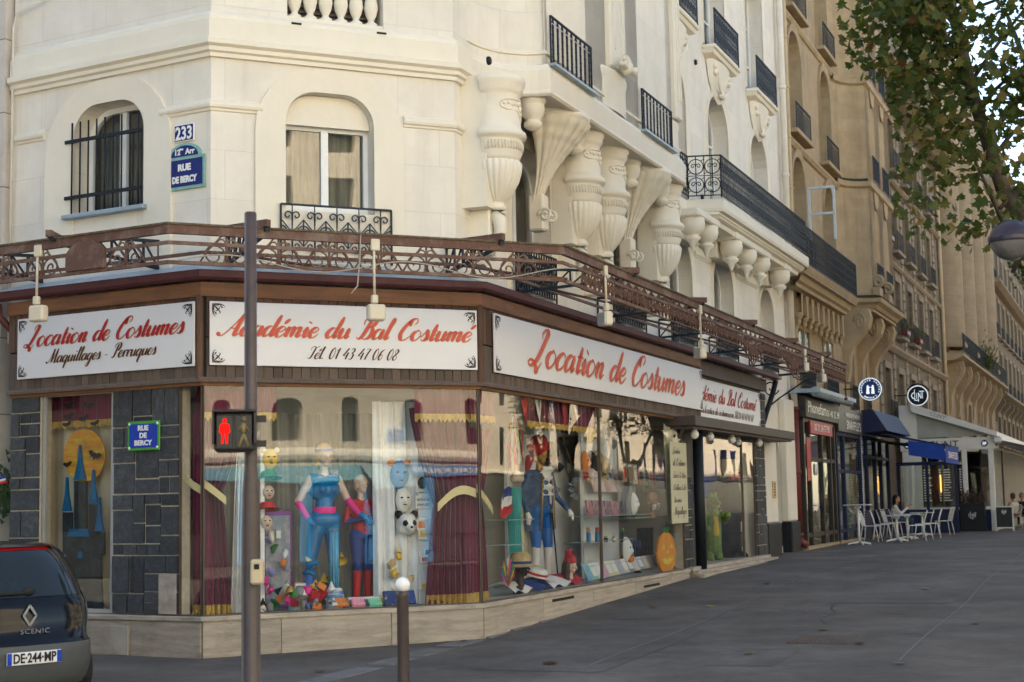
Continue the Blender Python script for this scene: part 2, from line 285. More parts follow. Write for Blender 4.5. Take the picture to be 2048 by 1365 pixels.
# ---------------------------------------------------------------- lettering
def text(body, size, mtl, parent, F=None, loc=(0, 0, 0), name='lettering', sx=1, bold=0, shear=0, align='CENTER', rot=None, mirror=False, sp=1, label=None, deep=.002, line=1):
    c = bpy.data.curves.new('t', 'FONT'); c.body = body; c.size = size; c.align_x = align; c.offset = bold; c.shear = shear; c.extrude = deep; c.space_character = sp; c.space_line = line; c.resolution_u = 3
    o = bpy.data.objects.new('t', c); me = bpy.data.meshes.new_from_object(o)
    bpy.data.objects.remove(o); me.materials.clear(); me.materials.append(mtl)
    rm = Matrix.Rotation(math.pi/2, 4, 'X')
    if rot is not None: rm = rot @ rm
    return link(name, me, parent, F, loc, label, rot=rm, scale=(-sx if mirror else sx, 1, 1))
_bw = [(.8, .85), (.5, 1), (.2, .75), (.1, .35), (.3, 0), (.6, .25), (.8, .7)]
GL = {
 'o': (1.0, [[(.55, 1), (.2, .8), (.1, .42), (.28, .04), (.52, .0), (.8, .3), (.85, .68), (.55, 1), (.4, .98)]]),
 'c': (.9, [[(.78, .75), (.72, .95), (.5, 1), (.2, .75), (.1, .38), (.3, .02), (.58, .05), (.9, .38)]]),
 'a': (1.1, [_bw, [(.88, 1), (.8, .35), (.88, .04), (1.1, .3)]]),
 't': (.68, [[(.42, 1.65), (.32, .4), (.42, .02), (.7, .3)], [(.08, 1.0), (.4, 1.0), (.68, 1.02)]]),
 'i': (.6, [[(-.02, .5), (.12, .75), (.26, .98)], [(.3, 1), (.24, .3), (.35, .02), (.62, .3)], [(.36, 1.5), (.34, 1.36)]]),
 'n': (1.05, [[(-.05, .55), (.12, .92), (.22, .95)], [(.28, .98), (.2, .5), (.16, 0)], [(.2, .5), (.45, .9), (.68, .95), (.7, .6), (.66, .25), (.76, .02), (1.05, .3)]]),
 'm': (1.6, [[(-.05, .55), (.12, .92), (.22, .95)], [(.28, .98), (.2, .5), (.16, 0)], [(.2, .5), (.45, .9), (.66, .95), (.7, .6), (.64, 0)], [(.68, .5), (.98, .9), (1.2, .95), (1.24, .6), (1.2, .25), (1.3, .02), (1.58, .3)]]),
 'd': (1.12, [_bw, [(1.06, 2.05), (.88, .9), (.82, .3), (.9, .03), (1.12, .3)]]),
 'e': (.86, [[(.14, .42), (.5, .5), (.74, .8), (.5, 1), (.2, .75), (.1, .36), (.32, .0), (.6, .06), (.88, .4)]]),
 's': (.72, [[(-.05, .3), (.2, .7), (.42, 1.12)], [(.42, 1.12), (.5, .75), (.58, .35), (.4, .02), (.15, .02), (.1, .16)], [(.5, .05), (.72, .3)]]),
 'u': (1.1, [[(-.05, .5), (.1, .8), (.22, .98)], [(.24, 1), (.18, .35), (.3, .0), (.55, .15), (.8, .7)], [(.86, 1), (.8, .32), (.88, .03), (1.1, .3)]]),
 'l': (.56, [[(-.02, .3), (.3, 1.0), (.52, 1.7), (.5, 2.05), (.36, 1.85), (.24, .9), (.2, .25), (.32, .02), (.56, .3)]]),
 'r': (.76, [[(-.05, .5), (.15, .9), (.24, .98)], [(.28, 1), (.2, .5), (.16, 0)], [(.2, .5), (.42, .92), (.62, .98), (.68, .82)]]),
 'g': (1.08, [_bw, [(.88, 1), (.78, .1), (.62, -.7), (.35, -.95), (.1, -.75), (.45, -.3), (1.08, .3)]]),
 'q': (1.1, [_bw, [(.88, 1), (.76, 0), (.66, -.95)], [(.66, -.95), (.85, -.4), (1.12, .3)]]),
 'w': (1.3, [[(.0, .8), (.2, .95), (.22, .35), (.42, .0), (.68, .4), (.78, .98)], [(.78, .98), (.74, .35), (.95, 0), (1.2, .5), (1.15, .98)]]),
 'L': (1.5, [[(.72, 1.55), (.62, 1.85), (.85, 2.12), (1.12, 2.0), (1.0, 1.4), (.75, .6), (.5, .12), (.15, -.08), (-.12, .06), (.05, .26), (.4, .12), (.7, -.18), (.82, -.45), (.9, -.2), (1.1, .2)]]),
 'C': (1.3, [[(1.2, 1.5), (1.38, 1.8), (1.25, 2.12), (.85, 2.0), (.4, 1.35), (.2, .6), (.42, .04), (.8, .04), (1.25, .5)], [(.85, 1.95), (.75, 1.6), (.9, 1.4)]]),
 'A': (1.5, [[(-.35, .3), (-.3, .05), (.0, .0), (.35, .4), (.85, 1.3), (1.25, 2.12)], [(1.25, 2.12), (1.12, 1.1), (1.05, .25), (1.15, .0), (1.5, .3)], [(.45, .72), (.8, .68), (1.12, .74)]]),
 'B': (1.4, [[(.82, 1.98), (.66, 1.1), (.45, .25), (.15, .0), (-.05, .2)], [(.2, 1.35), (.2, 1.8), (.6, 2.12), (1.1, 2.08), (1.25, 1.65), (1.05, 1.2), (.7, 1.1)], [(.7, 1.1), (1.1, 1.05), (1.25, .6), (1.05, .1), (.65, .0), (.4, .2)]]),
 'M': (1.85, [[(-.25, .25), (-.15, .02), (.15, .1), (.5, 1.1), (.78, 2.1)], [(.78, 2.1), (.78, 1.0), (.72, .05)], [(.72, .05), (1.15, 1.1), (1.52, 2.1)], [(1.52, 2.1), (1.45, 1), (1.42, .2), (1.52, .0), (1.85, .3)]]),
 'P': (1.25, [[(.82, 1.98), (.66, 1.1), (.45, .25), (.15, .0), (-.05, .2)], [(.2, 1.35), (.2, 1.8), (.6, 2.12), (1.15, 2.08), (1.3, 1.6), (1.05, 1.1), (.7, 1.0)]]),
 'T': (1.15, [[(.9, 1.95), (.75, 1.1), (.55, .25), (.25, .0), (.0, .2)], [(.15, 1.4), (.15, 1.75), (.5, 2.05), (.9, 1.92), (1.2, 1.95), (1.5, 2.15)]]),
 'D': (1.4, [[(.75, 2.0), (.6, 1.1), (.4, .2), (.1, .0)], [(.2, 1.5), (.5, 2.1), (1.1, 1.95), (1.35, 1.2), (1.1, .3), (.6, .0), (.2, .1)]]),
 'F': (1.15, [[(.9, 1.95), (.75, 1.1), (.55, .25), (.25, .0), (.0, .2)], [(.15, 1.6), (.5, 2.05), (.9, 1.92), (1.5, 2.15)], [(.5, 1.05), (1.05, 1.1)]]),
 '0': (1.0, [[(.6, 1.9), (.25, 1.5), (.15, .6), (.4, 0), (.75, .4), (.85, 1.3), (.6, 1.9), (.5, 1.86)]]),
 '1': (.7, [[(.15, 1.35), (.45, 1.7), (.58, 1.9)], [(.58, 1.9), (.45, 1), (.4, 0)]]),
 '4': (1.05, [[(.75, 1.9), (.4, 1.2), (.05, .6)], [(.05, .6), (.5, .62), (1.0, .62)], [(.85, 1.2), (.75, .6), (.7, 0)]]),
 '3': (.95, [[(.2, 1.55), (.4, 1.86), (.7, 1.8), (.75, 1.35), (.4, 1.02)], [(.4, 1.02), (.78, .85), (.72, .25), (.4, 0), (.1, .25)]]),
 '7': (.92, [[(.15, 1.75), (.5, 1.85), (.95, 1.85)], [(.95, 1.85), (.6, 1.0), (.4, 0)]]),
 '6': (.95, [[(.85, 1.8), (.45, 1.5), (.18, .7), (.35, .02), (.7, .2), (.75, .75), (.5, .95), (.25, .65)]]),
 '8': (.95, [[(.5, 1.0), (.22, 1.4), (.5, 1.88), (.8, 1.5), (.5, 1.0), (.15, .5), (.4, .0), (.8, .4), (.5, 1.0)]]),
 '.': (.4, [[(.15, .14), (.13, .02)]]), '-': (.8, [[(.1, .5), (.4, .52), (.65, .5)]]), '&': (1.2, [[(1.1, .9), (.6, .0), (.2, .3), (.5, 1.0), (.75, 1.6), (.55, 1.85), (.4, 1.5), (.7, .6), (1.1, .0)]]), "'": (.3, [[(.2, 2.0), (.15, 1.6)]]), ' ': (.75, []),
}
GL['é'] = (GL['e'][0], GL['e'][1]+[[(.5, 1.25), (.85, 1.7)]])
def crom(P, k=6):
    P = [Vector(p) for p in P]
    if len(P) < 3: return [P[0].lerp(P[-1], i/3) for i in range(4)]
    Q = [P[0]*2-P[1]]+P+[P[-1]*2-P[-2]]; out = []
    for i in range(1, len(Q)-2):
        a, b, c, d = Q[i-1:i+3]
        for j in range(k):
            t = j/k; out.append(.5*((2*b)+(c-a)*t+(2*a-5*b+4*c-d)*t*t+(3*b-a-3*c+d)*t**3))
    return out+[P[-1]]
def ribbon(mb, P, wf, y=0, mi=0):
    K = len(P); V = []
    for i in range(K):
        t = (P[min(i+1, K-1)]-P[max(i-1, 0)]); t = t.normalized() if t.length > 1e-9 else Vector((1, 0)); n = Vector((-t.y, t.x)); h = wf(t, i/(K-1))/2
        V += [(P[i].x+n.x*h, y, P[i].y+n.y*h), (P[i].x-n.x*h, y, P[i].y-n.y*h)]
    mb.add(V, [(2*i, 2*i+1, 2*i+3, 2*i+2) for i in range(K-1)], mi)
def script(txt, width, x0, z0, y=0, thick=.26, slant=.42, mb=None, hz=1.0, mi=0):
    """copperplate lettering: thick down strokes, hair-thin up strokes; scaled to a width"""
    mb = mb or MB(); adv = sum(GL[c][0] for c in txt); k = width/(adv+.6); x = .3
    for c in txt:
        a, st = GL[c]
        for s_ in st:
            P = crom(s_); P = [Vector((x0+(x+p.x+p.y*slant-.3)*k, z0+p.y*k*hz)) for p in P]
            def wf(t, f):
                dn = max(0, -t.y) if len(s_) > 2 else abs(t.y); e = min(1, 6*min(f, 1-f)+.45)
                return k*(.075+thick*(max(0, -t.y)**1.3 if len(s_) > 2 else dn*.9))*e
            ribbon(mb, P, wf, y, mi)
        x += a
    return mb
# ---------------------------------------------------------------- rounded bodies (people, figures, masks): one skin over many limbs
def capsule(mb, a, b, ra, rb, n=10):
    a, b = Vector(a), Vector(b); d = b-a; L_ = d.length
    if L_ < 1e-5: mb.ball(a, max(ra, rb), 8); return
    q = Vector((0, 0, 1)).rotation_difference(d.normalized()).to_matrix(); prof = []
    for i in range(5): t = math.pi/2*i/4; prof.append((max(1e-4, ra*math.sin(t)), -ra*math.cos(t)))
    for i in range(5): t = math.pi/2*i/4; prof.append((max(1e-4, rb*math.cos(t)), L_+rb*math.sin(t)))
    k = len(mb.v); mb.lathe(prof, (0, 0, 0), n)
    for i in range(k, len(mb.v)): mb.v[i] = tuple(a+q @ Vector(mb.v[i]))
def body(name, prims, mats, parent, voxel=.012, F=None, loc=None, rot=None, scale=None, smooth=4, **kw):
    """prims: (a, b, ra, rb, material index[, squash (sx,sy,sz)])"""
    mb = MB()
    for p in prims: capsule(mb, p[0], p[1], p[2], p[3])
    me = bpy.data.meshes.new('b'); me.from_pydata(mb.v, [], mb.f); o = bpy.data.objects.new('b', me); COL.objects.link(o)
    m = o.modifiers.new('r', 'REMESH'); m.mode = 'VOXEL'; m.voxel_size = voxel; m.use_smooth_shade = True
    if smooth: s_ = o.modifiers.new('s', 'SMOOTH'); s_.iterations = smooth; s_.factor = .5
    e = bpy.data.meshes.new_from_object(o.evaluated_get(bpy.context.evaluated_depsgraph_get())); bpy.data.objects.remove(o)
    e.materials.clear()
    for m_ in mats: e.materials.append(m_)
    n = len(e.polygons); c = np.zeros(n*3); e.polygons.foreach_get('center', c); c = c.reshape(-1, 3); best = np.full(n, 1e9); idx = np.zeros(n, int)
    for p in prims:
        a = np.array(p[0], float); b = np.array(p[1], float); d = b-a; t = np.clip(((c-a)@d)/max(d@d, 1e-9), 0, 1)
        ds = np.linalg.norm(c-(a+t[:, None]*d), axis=1)-(p[2]+(p[3]-p[2])*t); u = ds < best; best[u] = ds[u]; idx[u] = p[4]
    e.polygons.foreach_set('material_index', idx.tolist()); e.polygons.foreach_set('use_smooth', [True]*n); e.update()
    return link(name, e, parent, F, loc, rot=rot, scale=scale, **kw)
# ---------------------------------------------------------------- materials of the place
CREAM = blockmat('cream_painted_stone', (.74, .69, .6), 1.15, .62, joint=.005, jcol=.86, var=.03, streak=.26, bump=.35, mot=.06, dirtcol=(.45, .38, .3))
CREAMP = mat('cream_paint', (.77, .71, .59), .8, var=.04, sc=1.5, bump=.12, bsc=14, spec=.25, streak=.08, dirtcol=(.45, .38, .3))
LEFTST = blockmat('pale_grey_stone', (.55, .5, .44), 1.4, 1.02, joint=.01, jcol=.45, var=.04, streak=.2, bump=.5)
STONE2 = blockmat('weathered_limestone', (.37, .275, .165), 1.3, .42, joint=.006, jcol=.82, var=.05, streak=.45, bump=.4, dirtcol=(.17, .13, .09), mot=.16)
STONE2P = mat('limestone_trim', (.38, .285, .17), .85, var=.15, sc=2.5, bump=.3, bsc=20, streak=.5, dirtcol=(.15, .12, .085))
STONE3 = blockmat('sooty_brick_and_stone', (.2, .16, .11), .24, .075, joint=.01, jcol=.6, var=.12, streak=.4, bump=.7, dirtcol=(.1, .08, .06))
STONE3P = mat('sooty_stone_trim', (.27, .215, .15), .88, var=.18, sc=2, bump=.3, bsc=15, streak=.5, dirtcol=(.1, .08, .06))
STONE4 = blockmat('tan_limestone', (.31, .235, .145), 1.6, .5, joint=.006, jcol=.75, var=.05, streak=.4, bump=.4, dirtcol=(.2, .15, .1))
IRON = mat('black_iron_paint', (.007, .009, .013), .55, var=.3, sc=8, spec=.3)
IRONG = mat('blue_black_iron', (.012, .02, .03), .55, var=.3, sc=8, spec=.3)
RUST = mat('rusty_brown_paint', (.12, .06, .042), .7, var=.25, sc=5, col2=(.24, .17, .13), bump=.5, bsc=35, fac2=(.5, .75), dirt=.5, dirtcol=(.34, .29, .24))
WHITEP = mat('white_paint', (.78, .78, .76), .5, var=.05, spec=.4)
ZINC = mat('zinc_sheet', (.34, .42, .48), .5, metal=.4, var=.2, sc=4, bump=.1)
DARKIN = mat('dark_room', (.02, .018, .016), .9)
CURT = mat('net_curtain', (.5, .48, .43), .9, var=.2, sc=1.2, stretch=(9, 9, .5))
SHUT = mat('pale_grey_shutter', (.5, .56, .6), .6, var=.08)
GLASSW = glassmat('window_glass', .1, (.75, .8, .8), wave=.004)
GLASSS = glassmat('shop_glass', .058, (.95, .97, .96), wave=.0035)
ASPH = mat('pavement_asphalt', (.135, .12, .105), .85, var=.22, sc=.9, bump=.7, bsc=160, dirt=.45, dirtcol=(.085, .074, .064), spec=.2)
speckle(ASPH)
ROADM = mat('road_asphalt', (.07, .072, .078), .85, var=.2, sc=.8, bump=.5, bsc=120)
GRAN = mat('granite', (.15, .145, .14), .75, var=.25, sc=6, rnd=.15, dirt=.5, dirtcol=(.07, .035, .02), bump=.2, bsc=80)
# ---------------------------------------------------------------- ground
def Wp(F, u, v): p = F @ Vector((u, v, 0)); return (p.x, p.y)
mb = MB()
g = [-400, -150, -80, -50, -35, -25, -18, -14, -10, -7, -5, -3.5, -2, 0, 2.5, 5, 8, 10.5, 15, 19, 23, 27, 40, 70, 150, 400]
def gr(a, b):
    u = g[round(a*(len(g)-1))]; v = [-400, -60, -9.2, -9.0, -7, -5, -3, -1.5, 0, 1.2, 3, 12, 60, 400][round(b*13)]
    p = FC @ Vector((u, v, 0)); return (p.x, p.y, gh(p.x, p.y))
ground = MB().grid(gr, len(g)-1, 13, sm=False).obj('pavement', ASPH, kind='structure')
# a strip of worn granite slabs crossing the pavement towards the shop corner
strip = thing('granite_strip', 'strip of worn granite slabs set into the pavement towards the shop corner', 'paving')
sm_ = MB().box(-.5, .5, -.5, .5, -.03, .006, b=.004)
mesh0 = None
a0, a1 = Vector((-2.6, 14.6)), Vector((.32, 22.0)); Ls = (a1-a0).length; dd = (a1-a0).normalized(); k = 0.0
while k < Ls-.3:
    l = random.uniform(.8, 1.25); c = a0+dd*(k+l/2); z = gh(c.x, c.y)
    o = sm_.obj('slab', GRAN, strip, FW, (c.x, c.y, z), scale=(.33, l-.012, 1), rot=math.atan2(dd.y, dd.x)-math.pi/2, mesh=mesh0)
    mesh0 = o.data; k += l
# cast iron grating in the pavement
gt = FC.inverted() @ Vector((3.67, 18.75, 0)); gz = gh(3.67, 18.75)
GRATEM = mat('rusty_cast_iron', (.1, .075, .06), .8, var=.3, sc=20, bump=.4)
grt = thing('drain_grating', 'square rusty cast iron grating set into the asphalt pavement', 'grating', FC, (gt.x, gt.y, gz))
MB().box(-.5, .5, -.36, .36, -.02, .008, b=.003).obj('frame', GRATEM, grt)
for i in range(12): MB().box(-.44, .44, -.33+i*.056, -.3+i*.056, .008, .016).obj('bar', GRATEM, grt)
# thin mortar lines and repaired patches in the asphalt
PATCH = mat('darker_asphalt_patch', (.11, .1, .088), .85, var=.25, sc=1.2, bump=.6, bsc=150)
def patch(u0, u1, v0, v1, name='asphalt_patch'):
    def fn(a, b):
        u = u0+(u1-u0)*a; v = v0+(v1-v0)*b; p = FC @ Vector((u, v, 0)); return (p.x, p.y, gh(p.x, p.y)+.004)
    return MB().grid(fn, 12, 4, sm=False).obj(name, PATCH, kind='structure')
patch(-3, 1.2, -2.6, -1.1); patch(5, 13, -5.2, -3.4); patch(2.4, 3.6, -1.6, -.9); patch(16, 30, -3.3, -2.2)
speckle(PATCH)
LINEM = mat('pale_mortar', (.16, .158, .15), .9, var=.2, sc=12, bump=.3)
for u0, v0, u1, v1 in ((-2.5, -2.3, 16, -2.1), (-1.5, -5.4, 24, -5.3), (7.5, -5.3, 7.6, -.2), (13.6, -5.3, 13.5, -.3), (20, -8, 20.2, -.4)):
    m_ = MB(); n_ = 40
    for i in range(n_):
        q = []
        for t in (i/n_, (i+1)/n_):
            u, v = u0+(u1-u0)*t, v0+(v1-v0)*t+.03*math.sin(t*19)
            for s_ in (-.012, .012):
                p = FC @ Vector((u+(s_ if abs(u1-u0) < 1 else 0), v+(s_ if abs(u1-u0) >= 1 else 0), 0)); q.append((p.x, p.y, gh(p.x, p.y)+.0075))
        m_.add(q, [(0, 1, 3, 2)])
    m_.obj('pavement_joint', LINEM, kind='structure')
CRACK = mat('crack_filler', (.045, .042, .04), .8, var=.2)
rc = random.Random(11)
for k in range(11):
    u, v, a = rc.uniform(-2, 18), rc.uniform(-6.5, -.8), rc.uniform(-.5, .5); P_ = []
    for i in range(26):
        P_.append((u, v)); a += rc.gauss(0, .28); a *= .93; u += .13*math.cos(a); v += .13*math.sin(a)
    m_ = MB()
    for (ua, va), (ub, vb) in zip(P_, P_[1:]):
        d_ = Vector((ub-ua, vb-va)).normalized(); w_ = rc.uniform(.004, .011); q = []
        for uu, vv in ((ua, va), (ub, vb)):
            for s_ in (-w_, w_): p = FC @ Vector((uu-d_.y*s_, vv+d_.x*s_, 0)); q.append((p.x, p.y, gh(p.x, p.y)+.0095))
        m_.add(q, [(0, 1, 3, 2)])
    m_.obj('pavement_crack', CRACK, kind='structure')
patch(8.5, 10.2, -2.0, -1.2); patch(-2.2, -.6, -4.2, -3.5); patch(3.6, 4.2, -3.0, -2.3)
# ---------------------------------------------------------------- window helper
def win(par, F, u0, u1, z0, z1, v, r=0, cols=2, rows=1, fr=WHITEP, back=CURT, t=.06, cells=False, backv=.22, name='window', glass=None, mull=.045):
    mb = MB(); ol = hole_outline(u0, u1, z0, z1, r); cu, cz = (u0+u1)/2, (z0+z1)/2
    ku, kz = 1-2*t/(u1-u0), 1-2*t/(z1-z0); inn = [(cu+(x-cu)*ku, cz+(z-cz)*kz) for x, z in ol]; n = len(ol)
    for y in (v, v+.06):
        mb.add([(x, y, z) for x, z in ol]+[(x, y, z) for x, z in inn], [(i, (i+1) % n, (i+1) % n+n, i+n) for i in range(n)])
    mb.add([(x, v, z) for x, z in inn]+[(x, v+.06, z) for x, z in inn], [(i, (i+1) % n, (i+1) % n+n, i+n) for i in range(n)])
    for i in range(1, cols): x = u0+(u1-u0)*i/cols; mb.box(x-t*.8, x+t*.8, v-.01, v+.05, z0+t, z1-t*.6-(r*.1 if r else 0))
    for j in range(1, rows): z = z0+(z1-z0)*j/rows; mb.box(u0+t, u1-t, v+.003, v+.045, z-mull/2, z+mull/2)
    w_ = mb.obj(name, fr, par, F)
    gl = glass or GLASSW
    if cells:
        cu_ = (u1-u0)/cols; cz_ = (z1-z0)/rows; pm = None
        pmb = MB().add([(-.5, 0, -.5), (.5, 0, -.5), (.5, 0, .5), (-.5, 0, .5)], [(0, 1, 2, 3)])
        for i in range(cols):
            for j in range(rows):
                o = pmb.obj('pane', gl, w_, F, (u0+cu_*(i+.5), v+.03, z0+cz_*(j+.5)), scale=(cu_-.02, 1, cz_-.02), mesh=pm); pm = o.data
    else:
        MB().add([(x, v+.03, z) for x, z in inn], [tuple(range(n))]).obj('pane', gl, w_, F)
    if back is not None:
        b0 = MB()
        b0.grid(lambda a, b: (u0+(u1-u0)*a, v+backv+.025*math.sin(a*37)+.01*math.sin(a*91+b*3), z0+(z1-z0)*b), 40, 2).obj('curtain', back, w_, F)  # dark backs are sheets coloured like the unlit room, not cloth
    return w_
# ---------------------------------------------------------------- ironwork
def arc2(cx, cz, r, a0, a1, n=10): return [(cx+r*math.cos(R(a0+(a1-a0)*i/n)), cz+r*math.sin(R(a0+(a1-a0)*i/n))) for i in range(n+1)]
def spiral(cx, cz, r0, r1, a0, a1, n=14): return [(cx+(r0+(r1-r0)*i/n)*math.cos(R(a0+(a1-a0)*i/n)), cz+(r0+(r1-r0)*i/n)*math.sin(R(a0+(a1-a0)*i/n))) for i in range(n+1)]
def ironpanel(mb, p0, p1, z0, z1, style='ring', r=.009, pitch=.3):
    """ironwork between two plan points: rails plus a repeated motif"""
    a, b = Vector((*p0, 0)), Vector((*p1, 0)); L_ = (b-a).length; d = (b-a)/L_; H = z1-z0
    def P(q): return a+d*q[0]+Vector((0, 0, z0+q[1]))
    def tb(pts, rr=r, n=4): mb.tube([P(q) for q in pts], rr, n)
    mb.bar(P((0, H)), P((L_, H)), .035, .022); mb.bar(P((0, .05)), P((L_, .05)), .022, .018)
    for x in (0, L_): mb.bar(P((x, 0)), P((x, H)), .022, .022)
    n = max(1, round(L_/pitch)); k = L_/n
    for i in range(n):
        x = k*(i+.5)
        if style == 'ring':
            hh = H-.05; rr = min(k*.46, hh*.24)
            for zc in (.05+hh*.27, .05+hh*.73):
                tb(arc2(x, zc, rr, 0, 360, 14)); tb(spiral(x-rr*.36, zc+rr*.1, rr*.34, rr*.1, 0, 400, 10), r*.8); tb(spiral(x+rr*.36, zc+rr*.1, rr*.34, rr*.1, 180, -220, 10), r*.8)
                tb([(x-k/2, zc-rr), (x-k*.3, zc-rr*.7)], r*.8); tb([(x+k/2, zc+rr), (x+k*.3, zc+rr*.7)], r*.8)
            tb([(x, .05), (x, H)])
            if i: tb([(k*i, .05), (k*i, H)])
            tb([(x-k/2, .05+hh*.5), (x+k/2, .05+hh*.5)], r*.8)
        elif style == 'bars':
            tb([(x, .05), (x, H)], r)
            if i % 2 == 0:
                for q in (.25, .5, .75): tb(arc2(x, .05+(H-.1)*q, .028, 0, 360, 6), r*.9)
        elif style == 'baluster':
            for e in (-.022, .022): tb([(x+e, .08), (x+e, H-.1)], r*.8)
            for q in range(5): tb(arc2(x, .14+(H-.28)*q/4, .03, 0, 360, 8), r*.8)
            tb([(x-.03, H-.08), (x, H), (x+.03, H-.08)], r); tb([(x-.03, .08), (x, .02), (x+.03, .08)], r)
        elif style == 'heart':
            for s_ in (-1, 1):
                for zc, f in ((H-.14, 1), (.19, -1)):
                    tb([(x, zc-.13*f)]+[(x+s_*.055*1+s_*q[0]*1, zc+q[1]*f) for q in spiral(0, 0, .055, .018, 160, -180, 10)][::1], r)
            tb([(x, .05), (x, H)], r*.8); tb(arc2(x-k/2, H*.5, k*.3, -90, 90, 8), r); tb(arc2(x+k/2, H*.5, k*.3, 90, 270, 8), r)
            tb([(x-k/2, H*.5-.17), (x+k/2, H*.5+.17)], r*.8); tb([(x-k/2, H*.5+.17), (x+k/2, H*.5-.17)], r*.8); tb([(x-k/2, H*.28), (x-k/2, H*.72)], r)
    return mb
# ---------------------------------------------------------------- the cream corner building
SB = .35; TA, TB = SB*math.tan(R(26.7)), SB*math.tan(R(21.85)); LB = (P2-P1).length
cb = thing('corner_building', 'cream painted corner building with rounded bay and carved consoles above the costume shop', 'building', FB, (0, SB, 0))
TOP = 21.0
hA = [(-2.5, -1.27, 5.62, 7.05, .42)]
hB = [(1.13, 2.31, 5.5, 7.05, .4), (1.16, 2.46, 7.98, 10.4, 0)]
hC = [(2.1, 3.7, 4.75, 7.0, .6), (6.7, 8.3, 4.75, 7.05, .6), (10.1, 11.75, 4.72, 6.95, .7), (13.45, 15.15, 4.68, 7.0, .7), (17.7, 19.2, 4.6, 6.8, .7)]
for u in (9.9, 13.4, 17.3): hC += [(u, u+1.75, 7.7, 10.55, .8), (u-.05, u+1.8, 11.45, 14.4, 0), (u-.05, u+1.8, 15.4, 18.2, 0)]
hC += [(18.2, 19.3, .6, 3.2, .5)]
MB().wall(-3.62, -TA, 4.2, TOP, SB, hA, .4).obj('wall', CREAM, cb, FA)
MB().wall(TA, LB-TB, 4.2, TOP, SB, hB, .4).obj('wall', CREAM, cb, FB)
MB().wall(TB, 21.05, 4.2, TOP, SB, [h for h in hC if h[3] > 4.3], .4).obj('wall', CREAM, cb, FC)
MB().wall(16.2, 21.05, 0, 4.2, SB, [hC[-1]], .4).obj('wall', CREAM, cb, FC)
# the body of the house behind the fronts (rooms, roof)
pA, pB, pC, pD = Wp(FA, -3.62, 1.0), Wp(FA, -.4, 1.0), Wp(FB, LB-.4, 1.0), Wp(FC, 21.0, 1.0)
MB().prismz([pA, pB, pC, pD, Wp(FC, 21.0, 16), Wp(FA, -3.62, 16)], 4.4, TOP).obj('rear_body', DARKIN, cb, FW)
MB().prismz([Wp(FA, -3.62, .35), Wp(FA, -.18, .35), Wp(FB, LB-.14, .35), Wp(FC, 21.05, .35), Wp(FC, 21.0, 16), Wp(FA, -3.62, 16)], TOP, TOP+2.6).obj('roof', ZINC, cb, FW)
MB().prismz([Wp(FA, -3.62, 3.3), Wp(FA, -1.5, 3.3), Wp(FB, LB-1.2, 3.3), Wp(FC, 16.2, 3.3), Wp(FC, 16.2, .8), Wp(FC, 21.0, .8), Wp(FC, 21.0, 16), Wp(FA, -3.62, 16)], -.2, 4.4).obj('rear_body', DARKIN, cb, FW)
path = [Wp(FA, -3.6, SB), Wp(FA, -TA, SB), Wp(FB, LB-TB, SB), Wp(FC, .62, SB)]
MB().sweep(path, [(0, 7.38), (.05, 7.38), (.05, 7.43), (.09, 7.45), (.09, 7.5), (.14, 7.53), (.14, 7.6), (.09, 7.62), (.09, 7.86), (.05, 7.88), (.05, 7.93), (0, 7.98)]).obj('cornice', CREAMP, cb, FW)
bandp = [(0, 6.69), (.02, 6.7), (.025, 6.725), (.05, 6.74), (.06, 6.77), (.055, 6.8), (.03, 6.82), (.028, 6.835), (0, 6.85)]
for pth in ([Wp(FA, -3.55, SB), Wp(FA, -3.02, SB)], [Wp(FA, -.98, SB), Wp(FA, -TA, SB), Wp(FB, .82, SB)], [Wp(FB, 2.72, SB), Wp(FB, LB-TB, SB), Wp(FC, .6, SB)], [Wp(FC, 11.95, SB), Wp(FC, 13.2, SB)], [Wp(FC, 15.35, SB), Wp(FC, 17.5, SB)]):
    MB().sweep(pth, bandp).obj('string_course', CREAMP, cb, FW)
def surround(F, u0, u1, z0, z1, r, w_, pr=.05, y=SB, m=CREAMP, top=.3, splay=.03):
    r = max(r, .004)
    o = hole_outline(u0-w_, u1+w_, z0, z1+top, min(r+w_*1.1, (u1-u0)/2+w_-.01)); i = hole_outline(u0, u1, z0, z1, r); n = len(o)
    V = [(x, y, z) for x, z in o]+[(x, y-pr, z) for x, z in o]+[(x, y-pr*.3, z) for x, z in i]+[(x, y+.02, z) for x, z in i]
    f = [(a*n+k, a*n+(k+1) % n, (a+1)*n+(k+1) % n, (a+1)*n+k) for a in range(3) for k in range(1, n)]
    return MB().add(V, f).obj('window_surround', m, cb, F)
surround(FA, -2.5, -1.27, 4.7, 7.05, .42, .48, .045); surround(FB, 1.13, 2.31, 4.7, 7.05, .4, .4, .045)
for h in hC[:5]: surround(FC, h[0], h[1], 4.6, h[3], h[4], .16, .05, top=.18)
# left window with bars, sill
win(cb, FA, -2.5, -1.27, 5.62, 7.05, SB+.28, .42, 2, 1, WHITEP, mat('grey_blind', (.16, .16, .15), .9, var=.2, sc=2, stretch=(8, 8, .4)), .07)
mbx = MB()
for z in (5.85, 6.6): mbx.bar((-2.62, SB-.03, z), (-1.29, SB-.03, z), .03, .045)
for i in range(9): x = -2.5+i*.145; mbx.tube([(x, SB-.03, 5.6), (x, SB-.03, 6.85)], .012, 6)
mbx.obj('window_bars', IRON, cb, FA)
MB().box(-2.62, -1.2, SB-.1, SB+.3, 5.56, 5.62, b=.01).obj('sill', ZINC, cb, FA)
